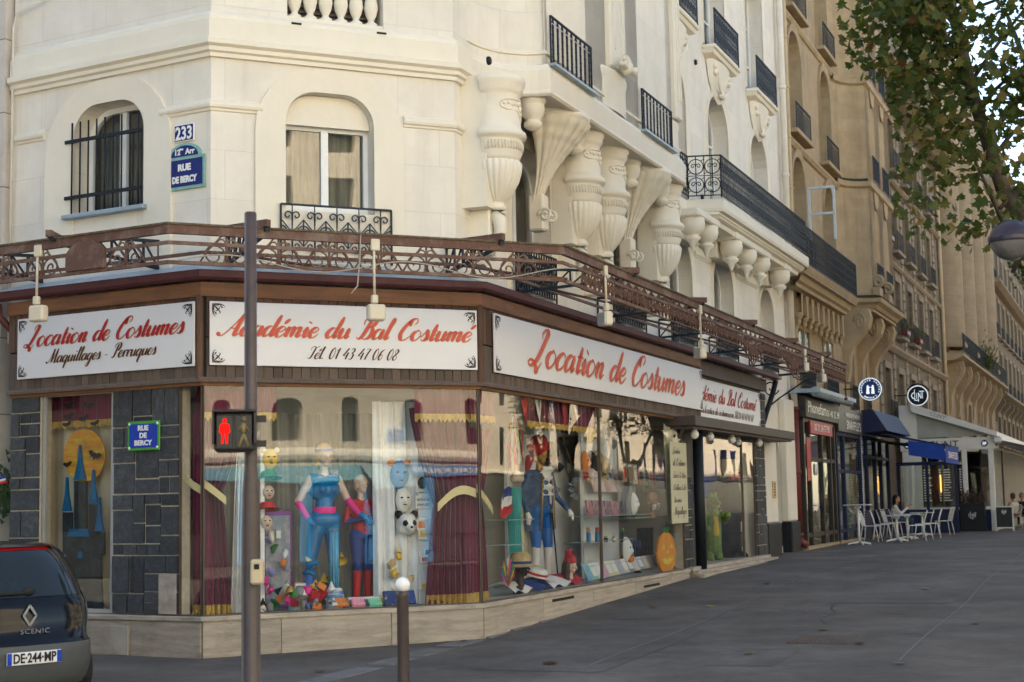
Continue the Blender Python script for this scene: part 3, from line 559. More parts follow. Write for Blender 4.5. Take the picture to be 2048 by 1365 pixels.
# middle window with shutter box and low iron guard
win(cb, FB, 1.13, 2.31, 5.55, 6.66, SB+.25, 0, 2, 1, WHITEP, mat('bronze_drape', (.3, .25, .19), .9, var=.5, sc=2, stretch=(6, 6, .5)), .06)
MB().prism(hole_outline(1.14, 2.3, 6.64, 7.04, .38), SB+.14, SB+.33).obj('shutter_box', CREAMP, cb, FB)
ironpanel(MB(), (1.05, SB-.06), (2.52, SB-.06), 4.84, 5.56, 'heart', .011, .29).obj('window_guard', IRONG, cb, FB)
MB().box(1.1, 2.5, SB-.1, SB+.02, 4.76, 4.82).obj('sill', ZINC, cb, FB)
# balustrade opening above
LOUV = mat('grey_louvre', (.25, .23, .21), .8, var=.2, sc=5)
MB().box(1.16, 2.46, SB+.33, SB+.36, 7.98, 10.4).obj('louvre_panel', LOUV, cb, FB)
for i in range(10): MB().box(1.16, 2.46, SB+.26, SB+.33, 8.02+i*.075, 8.05+i*.075).obj('louvre', LOUV, cb, FB)
bal = MB().lathe([(.085, 0), (.085, .05), (.05, .07), (.04, .1), (.075, .17), (.095, .26), (.085, .34), (.05, .46), (.036, .55), (.05, .58), (.05, .61), (.036, .63), (.05, .74), (.07, .78), (.07, .82)], (0, 0, 0), 14); bm_ = None
for i in range(6):
    o = bal.obj('baluster', CREAMP, cb, FB, (1.29+i*.208, SB+.12, 8.02), mesh=bm_); bm_ = o.data
MB().box(1.16, 2.46, SB+.02, SB+.22, 7.97, 8.03).obj('balustrade_base', CREAMP, cb, FB)
MB().box(1.16, 2.46, SB+.0, SB+.24, 8.84, 8.98).obj('handrail', CREAMP, cb, FB)
for u in (1.2, 2.35): MB().box(u, u+.13, SB-.062, SB-.02, 7.9, 7.925).obj('vent_slot', DARKIN, cb, FB)
# ---- rounded bay on the long front
bay = [(.5, SB)]+[(.62+.98*math.sin(R(a)), SB-.05-.75*(1-math.cos(R(a)))) for a in range(0, 91, 10)]+[(8.45, -.45)]+[(8.45+.4*math.sin(R(a)), -.05-.4*math.cos(R(a))) for a in (30, 60, 90)]+[(8.85, SB)]
MB().sweep(bay, [(-.05, 7.44), (.03, 7.44), (.06, 7.47), (.05, 7.52), (.06, 7.8), (.03, 7.84), (.0, 7.9)], caps=False).obj('bay_skirt', CREAMP, cb, FC)
MB().prismz([(.5, SB)]+bay[1:-1]+[(8.85, SB)], 7.46, 7.9).obj('bay_floor', CREAMP, cb, FC)
bw_ = [(1.72, 3.4, 7.92, 11.2, 0), (6.02, 7.72, 7.92, 11.2, 0)]
MB().wall(1.6, 8.45, 7.9, 14.5, -.4, bw_, .3).obj('bay_wall', CREAM, cb, FC)
MB().sweep(bay[:12], [(-.05, 7.9), (-.05, 14.5)], sm=True, caps=False).obj('bay_wall', CREAM, cb, FC)
MB().sweep(bay[11:], [(-.05, 7.9), (-.05, 14.5)], sm=True, caps=False).obj('bay_wall', CREAM, cb, FC)
MB().sweep(bay[:12], [(-.05, 8.05), (-.02, 8.06), (-.02, 8.1), (-.05, 8.12)], caps=False).obj('string_course', CREAMP, cb, FC)
MB().prismz([(.5, SB)]+bay[1:-1]+[(8.85, SB)], 14.4, 14.7).obj('bay_roof', ZINC, cb, FC)
for (a, b, c, d, _) in bw_:
    win(cb, FC, a, b, c+.05, d, -.2, 0, 3, 5, WHITEP, DARKIN, .07, cells=True, backv=.5)
    ironpanel(MB(), (a-.03, -.47), (b+.03, -.47), 7.9, 8.62, 'baluster', .011, .19).obj('window_guard', IRON, cb, FC)
    MB().box(a-.1, b+.1, -.56, -.2, 7.88, 7.915).obj('sill', ZINC, cb, FC)
# half drums between the bay windows, with cap and carving
for u, r in ((4.72, .62), (8.2, .3)):
    MB().lathe([(r, 7.9), (r, 8.4), (r+.02, 8.42), (r+.05, 8.46), (r+.06, 8.52), (r+.03, 8.56), (r*.9, 8.57), (.01, 8.58)], (u, -.36, 0), 24, 180, 360, sy=.2).obj('drum_pedestal', CREAMP, cb, FC)
    MB().box(u-r*.62, u+r*.62, -.5, -.36, 8.58, 14.4, b=.03).obj('pilaster', CREAMP, cb, FC)
    for s_ in (-1, 1): MB().box(u+s_*r*.3-.03, u+s_*r*.3+.03, -.515, -.5, 8.9, 14.2).obj('fillet', CREAMP, cb, FC)
CARVE = mat('carved_cream_stone', (.77, .69, .53), .8, var=.05, sc=3, bump=1, bsc=9)
body('carved_garland', [((0, 0, 0), (.0, 0, .18), .1, .06, 0)]+[((.09*math.cos(i), -.02, .1+.05*math.sin(i*2)), (.2*math.cos(i*1.3), -.03, .08+.07*math.sin(i*3)), .05, .03, 0) for i in range(9)]+[((-.3, -.02, .02), (.35, -.02, .02), .04, .05, 0), ((.3, -.03, .05), (.42, -.03, .1), .06, .05, 0)], [CARVE], cb, .014, FC, (4.72, -.62, 8.6))
# big urn consoles under the bay
urn = MB().lathe([(.36, 1.56), (.42, 1.54), (.42, 1.46), (.39, 1.42), (.39, 1.36), (.36, 1.32), (.335, 1.28), (.34, 1.1), (.35, .86), (.37, .82), (.41, .79), (.425, .75), (.41, .71), (.37, .69), (.36, .66), (.355, .5), (.33, .45), (.325, .4), (.2, .38), (.1, -.1), (.1, -.18), (.125, -.2), (.125, -.24), (.09, -.26)], (0, 0, 0), 28, 170, 370)
urn.lathe([(.31, .4), (.335, .36), (.325, .26), (.295, .14), (.235, .02), (.155, -.1), (.1, -.15)], (0, 0, 0), 84, 170, 370, flute=.075, nf=26)
um = None
leafm = MB()
for i in range(16):
    a = R(185+i*11.3); leafm.tube([(.335*math.cos(a)*(1-.12*k), .335*math.sin(a)*(1-.12*k), .34-.1*k) for k in range(4)], [.018, .03, .03, .014], 5)
for i in range(26):
    a = R(182+i*7); c = (.365*math.cos(a), .365*math.sin(a), .58); leafm.tube([(c[0]+.0, c[1], c[2]-.05), (c[0]*1.03, c[1]*1.03, c[2]+.02), (c[0], c[1], c[2]+.06)], [.011, .007, .013], 5)
lfm = None
cart = MB()
for s_ in (0, 1):
    q = spiral(.0, .0, .09, .03, 90, 450, 16)
cp = [(R(215), 1.16), (R(222), 1.2), (R(240), 1.22), (R(262), 1.22), (R(276), 1.24), (R(284), 1.16), (R(288), 1.0), (R(282), .94), (R(272), 1.02), (R(262), 1.08), (R(230), 1.07), (R(217), 1.1), (R(215), 1.16)]
cart.tube([(.35*math.cos(a), .35*math.sin(a), z) for a, z in cp], .012, 6)
for a, z, r in ((224, 1.15, .022), (236, 1.16, .024), (246, 1.15, .03), (256, 1.16, .02), (268, 1.17, .04), (276, 1.11, .04), (279, 1.03, .035), (283, .97, .025)): cart.ball((.34*math.cos(R(a)), .34*math.sin(R(a)), z), r, 5)
ctm = None
foot = MB().box(-.12, .12, -.02, .3, -.86, -.24, b=.02).tube([(.0, -.03, -.3), (0, -.12, -.4), (0, -.13, -.55), (0, -.05, -.75), (0, .0, -.84)], [.08, .1, .09, .06, .03], 8)
foot.tube([(s, -.06+q[0], -.45+q[1]) for s in (.1,) for q in spiral(0, 0, .1, .02, 0, 500, 18)], .018, 5)
ftm = None
for i, u in enumerate((.72, 4.05, 5.3, 8.5)):
    L_ = (.72, 4.05, 5.3, 8.5)
    c = urn.obj('urn_console', CREAMP, cb, FC, (u, 0, 5.95), mesh=um); um = c.data
    o = leafm.obj('leaf_carving', CREAMP, c, FC, (u, 0, 5.95), mesh=lfm); lfm = o.data
    o = cart.obj('cartouche', CREAMP, c, FC, (u, 0, 5.95), mesh=ctm); ctm = o.data
    o = foot.obj('console_foot', CREAMP, c, FC, (u, .08, 5.95), mesh=ftm); ftm = o.data
    MB().box(u-.34, u+.34, 0, SB, 5.7, 7.5).obj('console_back', CREAMP, c, FC)
pend = MB().lathe([(.2, .42), (.2, .36), (.17, .32), (.17, .3), (.175, .26), (.15, .15), (.1, .1), (.1, .08), (.13, .06), (.13, .01), (.09, -.03), (.02, -.06)], (0, 0, 0), 18); pm_ = None
for u in (1.75, 3.5, 6.25, 8.0): o = pend.obj('pendant', CREAMP, cb, FC, (u, -.15, 7.06), mesh=pm_); pm_ = o.data
shell = MB()
def shf(a, b):
    t = R(180+180*a); k = b; r = .1+.6*(1-k)**2.7+.07*abs(math.sin(a*math.pi*9))*(1-k)**.5+.012*math.sin(k*60)*(1-k); z = 1.38-1.2*k**.8
    return (r*math.cos(t)*1.05, r*math.sin(t)*.82+.1+.24*k, z)
shell.grid(shf, 90, 40)
shell.lathe([(.7, 1.5), (.74, 1.48), (.74, 1.42), (.68, 1.38), (.66, 1.32), (.58, 1.3)], (0, .1, 0), 28, 180, 360, sy=.84)
shell.box(-.12, .12, .15, .4, -.2, .35, b=.03); shell.tube([(.13, .12+q[0], .02+q[1]) for q in spiral(0, 0, .11, .02, 0, 520, 18)], .022, 6)
shell.tube([(-.13, .12+q[0], .02+q[1]) for q in spiral(0, 0, .11, .02, 0, 520, 18)], .022, 6)
shm = None
for u in (2.95, 7.25): o = shell.obj('shell_console', CREAMP, cb, FC, (u, -.02, 5.98), mesh=shm); shm = o.data
# mezzanine windows and their guards
for a, b, c, d, r in hC[:5]:
    win(cb, FC, a, b, c, d, SB+.28, r, 2, 1, WHITEP, DARKIN, .07)
    ironpanel(MB(), (a-.05, SB-.08), (b+.0, SB-.08), 4.78, 5.46, 'ring', .012, .2).obj('window_guard', IRON, cb, FC)
    MB().box(a-.1, b+.05, SB-.14, SB+.02, 4.66, 4.74, b=.01).obj('sill', STONE2P, cb, FC)
# balcony of the flat part
MB().sweep([(9.0, .2), (10.95, .2), (11.15, -.5), (19.45, -.5), (19.45, SB)], [(-.5, 7.2), (-.22, 7.2), (-.2, 7.28), (-.12, 7.32), (-.08, 7.4), (.0, 7.42), (.02, 7.48), (.02, 7.66), (-.05, 7.68), (-.6, 7.68)], caps=False).obj('balcony_slab', CREAMP, cb, FC)
MB().prismz([(9.0, SB), (9.0, .2), (10.95, .2), (11.15, -.42), (19.4, -.42), (19.4, SB)], 7.36, 7.66).obj('balcony_floor', CREAMP, cb, FC)
mbx = MB()
for a, b in (((9.1, .16), (11.0, .16)), ((11.0, .16), (11.17, -.47)), ((11.17, -.47), (19.42, -.47))): ironpanel(mbx, a, b, 7.7, 8.55, 'ring', .011, .2 if a[0] > 11.1 else .32)
mbx.obj('balcony_railing', IRON, cb, FC)
bowl = MB().lathe([(.24, .36), (.24, .3), (.25, .24), (.22, .12), (.14, .05), (.1, .03), (.15, .0), (.15, -.04), (.08, -.1), (.04, -.2), (.01, -.26)], (0, 0, 0), 18); bm2 = None
for u in (10.2, 11.2, 13.2, 14.5, 15.8, 17.9): o = bowl.obj('bowl_bracket', CREAMP, cb, FC, (u, -.12, 6.78), mesh=bm2); bm2 = o.data
for a, b in ((9.9, 11.5), (12.9, 16.1), (17.6, 18.3)):
    MB().box(a, b, -.34, SB, 7.14, 7.3, b=.03).obj('bracket_block', CREAMP, cb, FC); MB().box(a+.05, b-.05, .12, SB, 6.8, 7.14, b=.02).obj('bracket_block', CREAMP, cb, FC)
for u in (9.9, 13.4, 17.3):
    surround(FC, u, u+1.75, 7.7, 10.55, .8, .16, .05, m=CREAMP, top=.16)
    win(cb, FC, u, u+1.75, 7.75, 10.55, SB+.34, .8, 2, 3, WHITEP, CURT, .07)
    MB().box(u-.25, u+2.0, SB-.3, SB, 11.36, 11.45, b=.02).obj('balconet_slab', CREAMP, cb, FC)
    MB().sweep([(u-.2, SB), (u-.2, SB-.22), (u+1.95, SB-.22), (u+1.95, SB)], [(-.2, 11.2), (0, 11.28), (.03, 11.36)], caps=False).obj('balconet_moulding', CREAMP, cb, FC)
    sh_ = MB()
    sh_.grid(lambda a, b: (u+.875+(a-.5)*1.75*(1-b**1.8)**.6, SB-.02-.2*math.sin(a*math.pi)**.5*(1-b)**.8, 11.24-.85*b), 14, 10)
    o = sh_.obj('shield_corbel', CREAMP, cb, FC)
    sc2 = MB(); sc2.tube([(u+.875+.5*math.cos(R(t)), SB-.2+.06*abs(math.sin(R(t))), 10.95+.36*math.sin(R(t))) for t in range(180, 361, 15)], .025, 6)
    for du, dz in ((-.62, -.12), (-.56, -.25), (.0, -.6), (.08, -.66), (.6, -.12), (.55, -.26), (-.08, -.66)): sc2.ball((u+.875+du, SB-.13, 11.22+dz), .07, 5)
    sc2.obj('rosette', CREAMP, o, FC)
    ironpanel(MB(), (u-.18, SB-.27), (u+1.93, SB-.27), 11.46, 12.24, 'ring', .011, .2).obj('window_guard', IRON, cb, FC)
    win(cb, FC, u-.05, u+1.8, 11.5, 14.4, SB+.34, 0, 2, 3, WHITEP, CURT, .07)
    surround(FC, u-.05, u+1.8, 11.5, 14.4, 0, .14, .04, top=.14)
    win(cb, FC, u-.05, u+1.8, 15.4, 18.2, SB+.34, 0, 2, 3, WHITEP, CURT, .07)
win(cb, FC, 18.2, 19.3, .6, 3.2, SB+.3, .5, 1, 1, STONE2P, None, .06)
for x, y, v in ((977, 122, -.02), (1391, 125, SB-.02), (1404, 395, SB-.02)):
    u, z = at(FC, x, y, v); MB().lathe([(.001, 0), (.05, 0), (.06, .02), (.06, .04)], (0, 0, 0), 12).obj('vent_cap', IRON, cb, FC, (u, v-.03, z), rot=Matrix.Rotation(-math.pi/2, 4, 'X'))
# white and dark red downpipes at the party wall
PIPEW = mat('cream_pipe_paint', (.68, .63, .53), .6, var=.06, streak=.2, dirtcol=(.35, .28, .2))
PIPER = mat('oxblood_pipe_paint', (.13, .025, .02), .45, var=.2, sc=6)
dp = thing('downpipe', 'tall cream downpipe with dark red cast iron foot at the end of the cream building', 'pipe', FC, (20.55, .2, ghF(FC, 20.55, .2)))
MB().tube([(0, 0, 3.6), (0, 0, 20)], .085, 12).obj('pipe', PIPEW, dp)
mbp = MB().tube([(0, 0, .3), (0, 0, 3.6)], .095, 12); mbp.tube([(0, 0, .32), (0, -.05, .2), (0, -.2, .12)], .1, 10)
for z in (.35, 1.9, 3.5): mbp.lathe([(.095, 0), (.12, .01), (.12, .08), (.095, .09)], (0, 0, z), 12)
mbp.obj('cast_iron_foot', PIPER, dp)
for z in (5.0, 7.2, 9.5, 11.8, 14.2): MB().lathe([(.086, 0), (.105, .01), (.105, .09), (.086, .1)], (0, 0, z), 12).obj('collar', PIPEW, dp)
dp2 = thing('downpipe', 'slim ochre downpipe beside the cream one on the stone house', 'pipe', FC, (21.2, .22, ghF(FC, 21.2, .2)))
OCH = mat('ochre_pipe_paint', (.5, .38, .22), .6, var=.1, streak=.3)
MB().tube([(0, 0, 0), (0, 0, 20)], .06, 10).obj('pipe', OCH, dp2)
for i in range(14): MB().lathe([(.061, 0), (.085, .01), (.085, .05), (.061, .06)], (0, 0, 1.2+i*1.35), 10).obj('collar', OCH, dp2)
# neighbour on the left
bq = thing('bouquet', 'bouquet with red white and blue ribbon hung on the wall at the left edge', 'flowers', FA, (*[at(FA, 10, 985, .12)[0], .12, at(FA, 10, 985, .12)[1]],)); fl = MB(); rr_ = random.Random(8)
for i in range(140):
    a = rr_.gauss(0, .07), rr_.gauss(0, .05), rr_.gauss(-.05, .17); fl.add([a, (a[0]+.05, a[1]+.02, a[2]+.03), (a[0]+.01, a[1]-.03, a[2]+.09)], [(0, 1, 2)])
fl.obj('leaves', mat('bouquet_green', (.03, .06, .02), .7, var=.4, sc=9), bq)
for i, c in enumerate(((.5, .02, .02), (.7, .7, .7), (.02, .05, .3))): MB().tube([(-.12, -.06, .1+.035*i), (0, -.1, .11+.035*i), (.12, -.06, .14+.035*i)], .018, 6).obj('ribbon', mat('ribbon_%d' % i, c, .5), bq)
nb = thing('neighbour_house', 'pale grey stone house cut off at the left edge of the photo', 'building', FA, (-3.7, .25, 0))
MB().box(-70, -3.66, .22, 14, -.2, 22).obj('wall', LEFTST, nb, FA)
MB().tube([(-3.56, .27, 4), (-3.56, .27, 8.3), (-3.5, .27, 8.5), (-2.9, .27, 8.62)], .018, 6).obj('cable', PIPEW, nb, FA)
# ---------------------------------------------------------------- costume shop front
PLANK = mat('stained_plank', (.1, .05, .03), .65, var=.3, sc=3, stretch=(20, 20, 1.2), rnd=.35, bump=.3, bsc=20, dirt=.35, dirtcol=(.2, .15, .11))
PLANKL = mat('weathered_plank', (.13, .095, .075), .8, var=.3, sc=3, stretch=(20, 20, 1.2), rnd=.25, bump=.4, bsc=20, dirt=.4, dirtcol=(.24, .2, .16))
BOARD = mat('orange_brown_board', (.2, .085, .035), .55, var=.3, sc=1.2, stretch=(1, 1, 12), bump=.2, bsc=20, dirt=.6, dirtcol=(.07, .045, .035))
GUTT = mat('burgundy_gutter', (.1, .03, .03), .45, var=.25, sc=4, streak=.5, dirtcol=(.04, .02, .02))
TRAV = mat('travertine', (.4, .34, .265), .65, var=.25, sc=2.2, stretch=(1, 1, 4), rnd=.08, bump=.4, bsc=30, dirt=.8, dirtcol=(.12, .09, .07))
SLATE = mat('grey_slate', (.036, .038, .042), .6, var=.35, sc=4, rnd=.35, bump=.9, bsc=14, col2=(.075, .077, .082))
GROUT = mat('cream_grout', (.5, .44, .34), .9, var=.15, sc=12)
ALU = mat('bronze_frame', (.12, .09, .07), .5, metal=.3, var=.15)
ALUL = mat('pale_frame', (.42, .4, .36), .5, metal=.2, var=.1)
SIGNW = mat('white_sign_panel', (.72, .71, .72), .35, var=.025, sc=1, streak=.07, dirtcol=(.5, .42, .38))
REDP = mat('crimson_print', (.42, .012, .02), .5, var=.12, sc=6); REDO = mat('orange_red_print', (.62, .09, .055), .5, var=.15, sc=5)
BROWNP = mat('brown_print', (.07, .022, .018), .5, var=.1); GOLDP = mat('gold_print', (.5, .36, .2), .5, var=.1); BLKP = mat('black_print', (.012, .01, .012), .5)
sf = thing('costume_shop', 'costume shop ground floor with plank fascia, slate pillars and big display windows', 'shop', FB, (0, 0, 0))
# plinth slabs and coping
pl_b = MB().box(0, 1, -.03, .22, 0, 1, b=.004); plm = None
def slabs(F, us, z1=.44):
    global plm
    for a, b in zip(us, us[1:]):
        z0 = min(ghF(F, a, 0), ghF(F, b, 0))-.15
        o = pl_b.obj('plinth_slab', TRAV, sf, F, (a+.003, 0, z0), scale=(b-a-.006, 1, z1-z0), mesh=plm); plm = o.data
slabs(FA, [-3.2, -2.2, -1.1, 0]); slabs(FB, [0, .95, 2.35, LB]); slabs(FC, [0, 2.1, 4.2, 6.3, 8.4, 10.1])
MB().sweep([Wp(FA, -3.2, 0), Wp(FA, 0, 0), Wp(FB, LB, 0), Wp(FC, 10.1, 0)], [(-.25, .44), (.045, .44), (.05, .45), (.05, .49), (.04, .5), (-.25, .505)]).obj('plinth_coping', TRAV, sf, FW)
for x, y in ((1128, 1198), (1305, 1171)):
    u, z = at(FC, x, y, -.04); MB().box(u-.45, u+.45, -.034, .02, z-.02, z+.02).obj('vent_slot', DARKIN, sf, FC)
hx = MB().box(-1.44, -1.12, -.045, -.025, .02, .37, b=.006).box(-1.41, -1.38, -.052, -.045, .12, .18); hx.obj('service_hatch', mat('beige_hatch', (.42, .38, .31), .6, dirt=.4), sf, FA)
# slate pillars, every stone its own piece
st_b = MB().box(-.5, .5, 0, 1, -.5, .5, b=.03); stm = None
def stones(F, u0, u1, z0, z1, v, smin=.16):
    global stm
    MB().box(u0, u1, v+.012, v+.2, z0, z1).obj('grout_bed', GROUT, sf, F)
    def rec(a, b, c, d, k):
        global stm
        w_, h_ = b-a, d-c
        if (w_ > .5 or h_ > .5 or (k < 7 and random.random() < .45)) and max(w_, h_) > 2*smin:
            if w_*random.uniform(.7, 1.3) > h_ and w_ > 2*smin: x = random.uniform(a+smin, b-smin); rec(a, x, c, d, k+1); rec(x, b, c, d, k+1)
            elif h_ > 2*smin*.8: z = random.uniform(c+smin*.8, d-smin*.8); rec(a, b, c, z, k+1); rec(a, b, z, d, k+1)
            else: rec(a, b, c, d, 9)
            return
        j = .009; o = st_b.obj('stone', SLATE, sf, F, ((a+b)/2, v+random.uniform(-.024, .0), (c+d)/2), scale=(w_-j*2, .03, h_-j*2), mesh=stm); stm = o.data
    rec(u0, u1, z0, z1, 0)
stones(FA, -3.2, -2.68, .51, 3.26, .0); stones(FA, -1.42, -.36, .51, 3.26, .0); stones(FC, 9.45, 10.0, .51, 2.2, .0, .11); stones(FC, 15.45, 16.4, .45, 3.05, .06, .15); stones(FC, 16.22, 16.6, 3.3, 4.15, .06, .12)
MB().box(-.66, -.38, -.022, -.012, .52, 1.0, b=.003).obj('beige_patch_tile', TRAV, sf, FA)
# fascia: backing, planks, boards, gutter, zinc roof
for F, a, b in ((FA, -3.2, 0), (FB, 0, LB), (FC, 0, 10.62)): MB().box(a, b, -.035, .05, 3.3, 4.48).obj('fascia_backing', DARKIN, sf, F)
MB().box(10.62, 16.4, .1, .2, 3.2, 4.48).obj('fascia_backing', PLANKL, sf, FC)
pk_b = MB().box(-.5, .5, 0, .022, 0, 1, b=.004); pkm = {}
def planks(F, u0, u1, z0, z1, v, pitch=.116, m=PLANK, key='a'):
    n = round((u1-u0)/pitch); k = (u1-u0)/n
    for i in range(n):
        o = pk_b.obj('plank', m, sf, F, (u0+k*(i+.5), v+random.uniform(-.003, .003), z0), scale=(k-.008, 1, z1-z0), mesh=pkm.get(key)); pkm[key] = o.data
for F, a, b in ((FA, -3.2, -.03), (FB, .03, LB-.03), (FC, .03, 10.62)):
    planks(F, a, b, 3.82, 4.32, -.06); planks(F, a, b, 3.32, 3.80, -.06, m=PLANKL, key='b')
fp = [Wp(FA, -3.2, 0), Wp(FA, 0, 0), Wp(FB, LB, 0), Wp(FC, 10.62, 0)]
MB().sweep(fp, [(.02, 4.3), (.085, 4.3), (.09, 4.33), (.09, 4.47), (.02, 4.48)]).obj('top_board', BOARD, sf, FW)
MB().sweep(fp, [(.02, 3.27), (.09, 3.27), (.095, 3.3), (.07, 3.33), (.02, 3.335)]).obj('lower_trim', PLANKL, sf, FW)
MB().sweep(fp, [(-.05, 3.23), (.03, 3.23), (.035, 3.27), (-.05, 3.27)]).obj('lintel_board', BOARD, sf, FW)
MB().box(10.62, 16.6, .0, .1, 4.2, 4.47).obj('top_board', PLANKL, sf, FC)
fp2 = fp[:3]+[Wp(FC, 17.2, 0)]
MB().sweep([Wp(FA, -3.42, 0)]+fp2[1:], [(.05, 4.52), (.08, 4.5), (.11, 4.49), (.14, 4.5), (.16, 4.53), (.165, 4.6), (.17, 4.605), (.17, 4.614), (.15, 4.612), (.14, 4.57), (.05, 4.56)]).obj('gutter', GUTT, sf, FW)
MB().sweep([Wp(FA, -3.42, 0)]+fp2[1:], [(.15, 4.6), (.155, 4.612), (-.36, 4.78), (-.36, 4.74)]).obj('zinc_roof', ZINC, sf, FW)
for u, F, a, b in ((-3.24, FA, 3.3, 4.5),): MB().tube([(u-.1, -.12, 4.47), (u-.1, -.1, 4.3), (u-.02, .02, 4.15), (u+.02, .1, 4.05)], .05, 10).obj('gutter_outlet', GUTT, sf, F)
MB().tube([(17.15, -.1, 4.48), (17.15, -.02, 4.2), (16.95, .1, 3.75), (16.7, .12, 3.5)], .06, 10).obj('gutter_outlet', IRON, sf, FC)
for F, u in ((FA, -.0), (FB, LB)):
    p = F @ Vector((u, -.052, 0)); MB().lathe([(.045, 3.3), (.045, 4.32)], (p.x, p.y, 0), 10).obj('corner_post', PLANK, sf, FW)
# frames and glass
def pane(F, a, b, z0, z1, v, t=.035, m=ALU, g=GLASSS):
    mb = MB().box(a, b, v-.02, v+.03, z0, z0+t).box(a, b, v-.02, v+.03, z1-t, z1).box(a, a+t, v-.018, v+.028, z0+t, z1-t).box(b-t, b, v-.018, v+.028, z0+t, z1-t)
    o = mb.obj('window_frame', m, sf, F); MB().add([(a+t, v, z0+t), (b-t, v, z0+t), (b-t, v, z1-t), (a+t, v, z1-t)], [(0, 1, 2, 3)]).obj('pane', g, o, F)
pane(FA, -2.66, -1.44, .51, 3.27, .05, .05, ALUL); pane(FA, -.36, -.012, .505, 3.24, .012, .012); pane(FB, .012, LB-.01, .505, 3.24, .012, .012)
pane(FC, .01, 4.75, .505, 3.24, .012, .012); pane(FC, 4.76, 9.45, .505, 3.24, .012, .012)
# room behind the glass
ROOMW = mat('display_wall', (.72, .68, .6), .8, var=.06); CEIL = mat('display_ceiling', (.75, .73, .68), .8, var=.04); CLOTH = mat('pale_blue_cloth', (.62, .66, .7), .85, var=.12, sc=3, bump=.4, bsc=6)
inn = [Wp(FA, -3.15, .06), Wp(FA, -.03, .06), Wp(FB, LB-.03, .06), Wp(FC, 10.5, .06), Wp(FC, 10.5, 2.2), Wp(FB, LB-.9, 2.2), Wp(FA, -1.15, 2.2), Wp(FA, -3.15, 2.2)]
MB().prismz(inn, .3, .47).obj('display_floor', CLOTH, sf, FW); MB().prismz(inn, 3.3, 3.36).obj('display_ceiling', CEIL, sf, FW)
MB().sweep([inn[3], inn[4], inn[5], inn[6], inn[7]], [(0, .4), (0, 3.34)], caps=False).obj('display_wall', ROOMW, sf, FW)
MB().box(-3.17, -3.15, .06, 2.2, .4, 3.3).obj('display_wall', ROOMW, sf, FA); MB().box(-1.44, -1.42, .06, .5, .4, 3.3).obj('display_wall', ROOMW, sf, FA)
# entrance: canopy slab, black column, corner showcase
BROWNC = mat('brown_canopy', (.075, .055, .045), .55, var=.15, streak=.3)
MB().box(8.9, 17.5, -.42, .9, 3.1, 3.29, b=.015).obj('entrance_canopy', BROWNC, sf, FC)
MB().box(8.95, 17.45, -.35, 2.2, 3.06, 3.1).obj('canopy_soffit', BROWNC, sf, FC)
MB().tube([(10.25, -.08, ghF(FC, 10.25, 0)), (10.25, -.08, 3.1)], .1, 16).obj('black_column', IRON, sf, FC)
pane(FC, 10.7, 14.3, .5, 3.02, .08, .03); pane(FC, 14.31, 15.43, .5, 3.02, .08, .03)
MB().prismz([(10.6, .05), (15.45, .05), (15.45, 2.2), (10.6, 2.2)], .2, .49).obj('showcase_floor', mat('white_cloth', (.75, .73, .68), .85, bump=.5, bsc=5), sf, FC)
MB().box(10.55, 15.5, 2.2, 2.25, .2, 3.1).obj('showcase_wall', mat('tan_backdrop', (.42, .35, .27), .85, var=.15, sc=2, stretch=(8, 8, .4)), sf, FC); MB().box(15.45, 15.5, .1, 2.2, .2, 3.1).obj('showcase_wall', ROOMW, sf, FC)
MB().box(10.5, 10.55, .06, 2.2, .2, 3.3).obj('showcase_wall', ROOMW, sf, FC)
for i in range(3): MB().box(9.6, 16.6-i*.3, -.3+i*.1, 2.2, ghF(FC, 11, 0)-.1, ghF(FC, 13, 0)+.02+i*.06).obj('entrance_step', TRAV, sf, FC)
BULB = mat('opal_globe', (.8, .76, .68), .25, var=.03)
bb = MB().ball((0, 0, 0), .085, 8).lathe([(.05, .07), (.05, .12)], (0, 0, 0), 10); bbm = None
for i, (u, v) in enumerate(((9.6, -.2), (10.9, -.15), (11.3, .25), (12.6, -.15), (13.9, .05), (15.0, -.15))): o = bb.obj('globe_lamp', BULB, sf, FC, (u, v, 2.97), mesh=bbm); bbm = o.data
# pier right of the shop: black base, niche, brass intercom
MB().box(16.75, 18.1, .1, .5, ghF(FC, 17, 0)-.1, 1.2, b=.03).obj('black_base', IRON, sf, FC); MB().box(19.3, 20.3, .1, .5, ghF(FC, 20, 0)-.1, 1.2, b=.03).obj('black_base', IRON, sf, FC)
MB().box(16.75, 18.1, .16, .36, 1.2, 4.2, b=.03).obj('white_pier', CREAMP, sf, FC); MB().box(19.3, 20.3, .16, .36, 1.2, 4.2, b=.03).obj('white_pier', CREAMP, sf, FC)
u, z = at(FC, 1548, 980, .15); BRASS = mat('brass', (.5, .33, .1), .35, metal=1, var=.1)
ic = MB().box(u-.14, u+.14, .13, .16, z-.2, z+.2, b=.008).obj('intercom', BRASS, sf, FC)
for i in range(5): MB().box(u-.05, u+.05, .122, .13, z-.14+i*.065, z-.11+i*.065).obj('button', IRON, ic, FC)
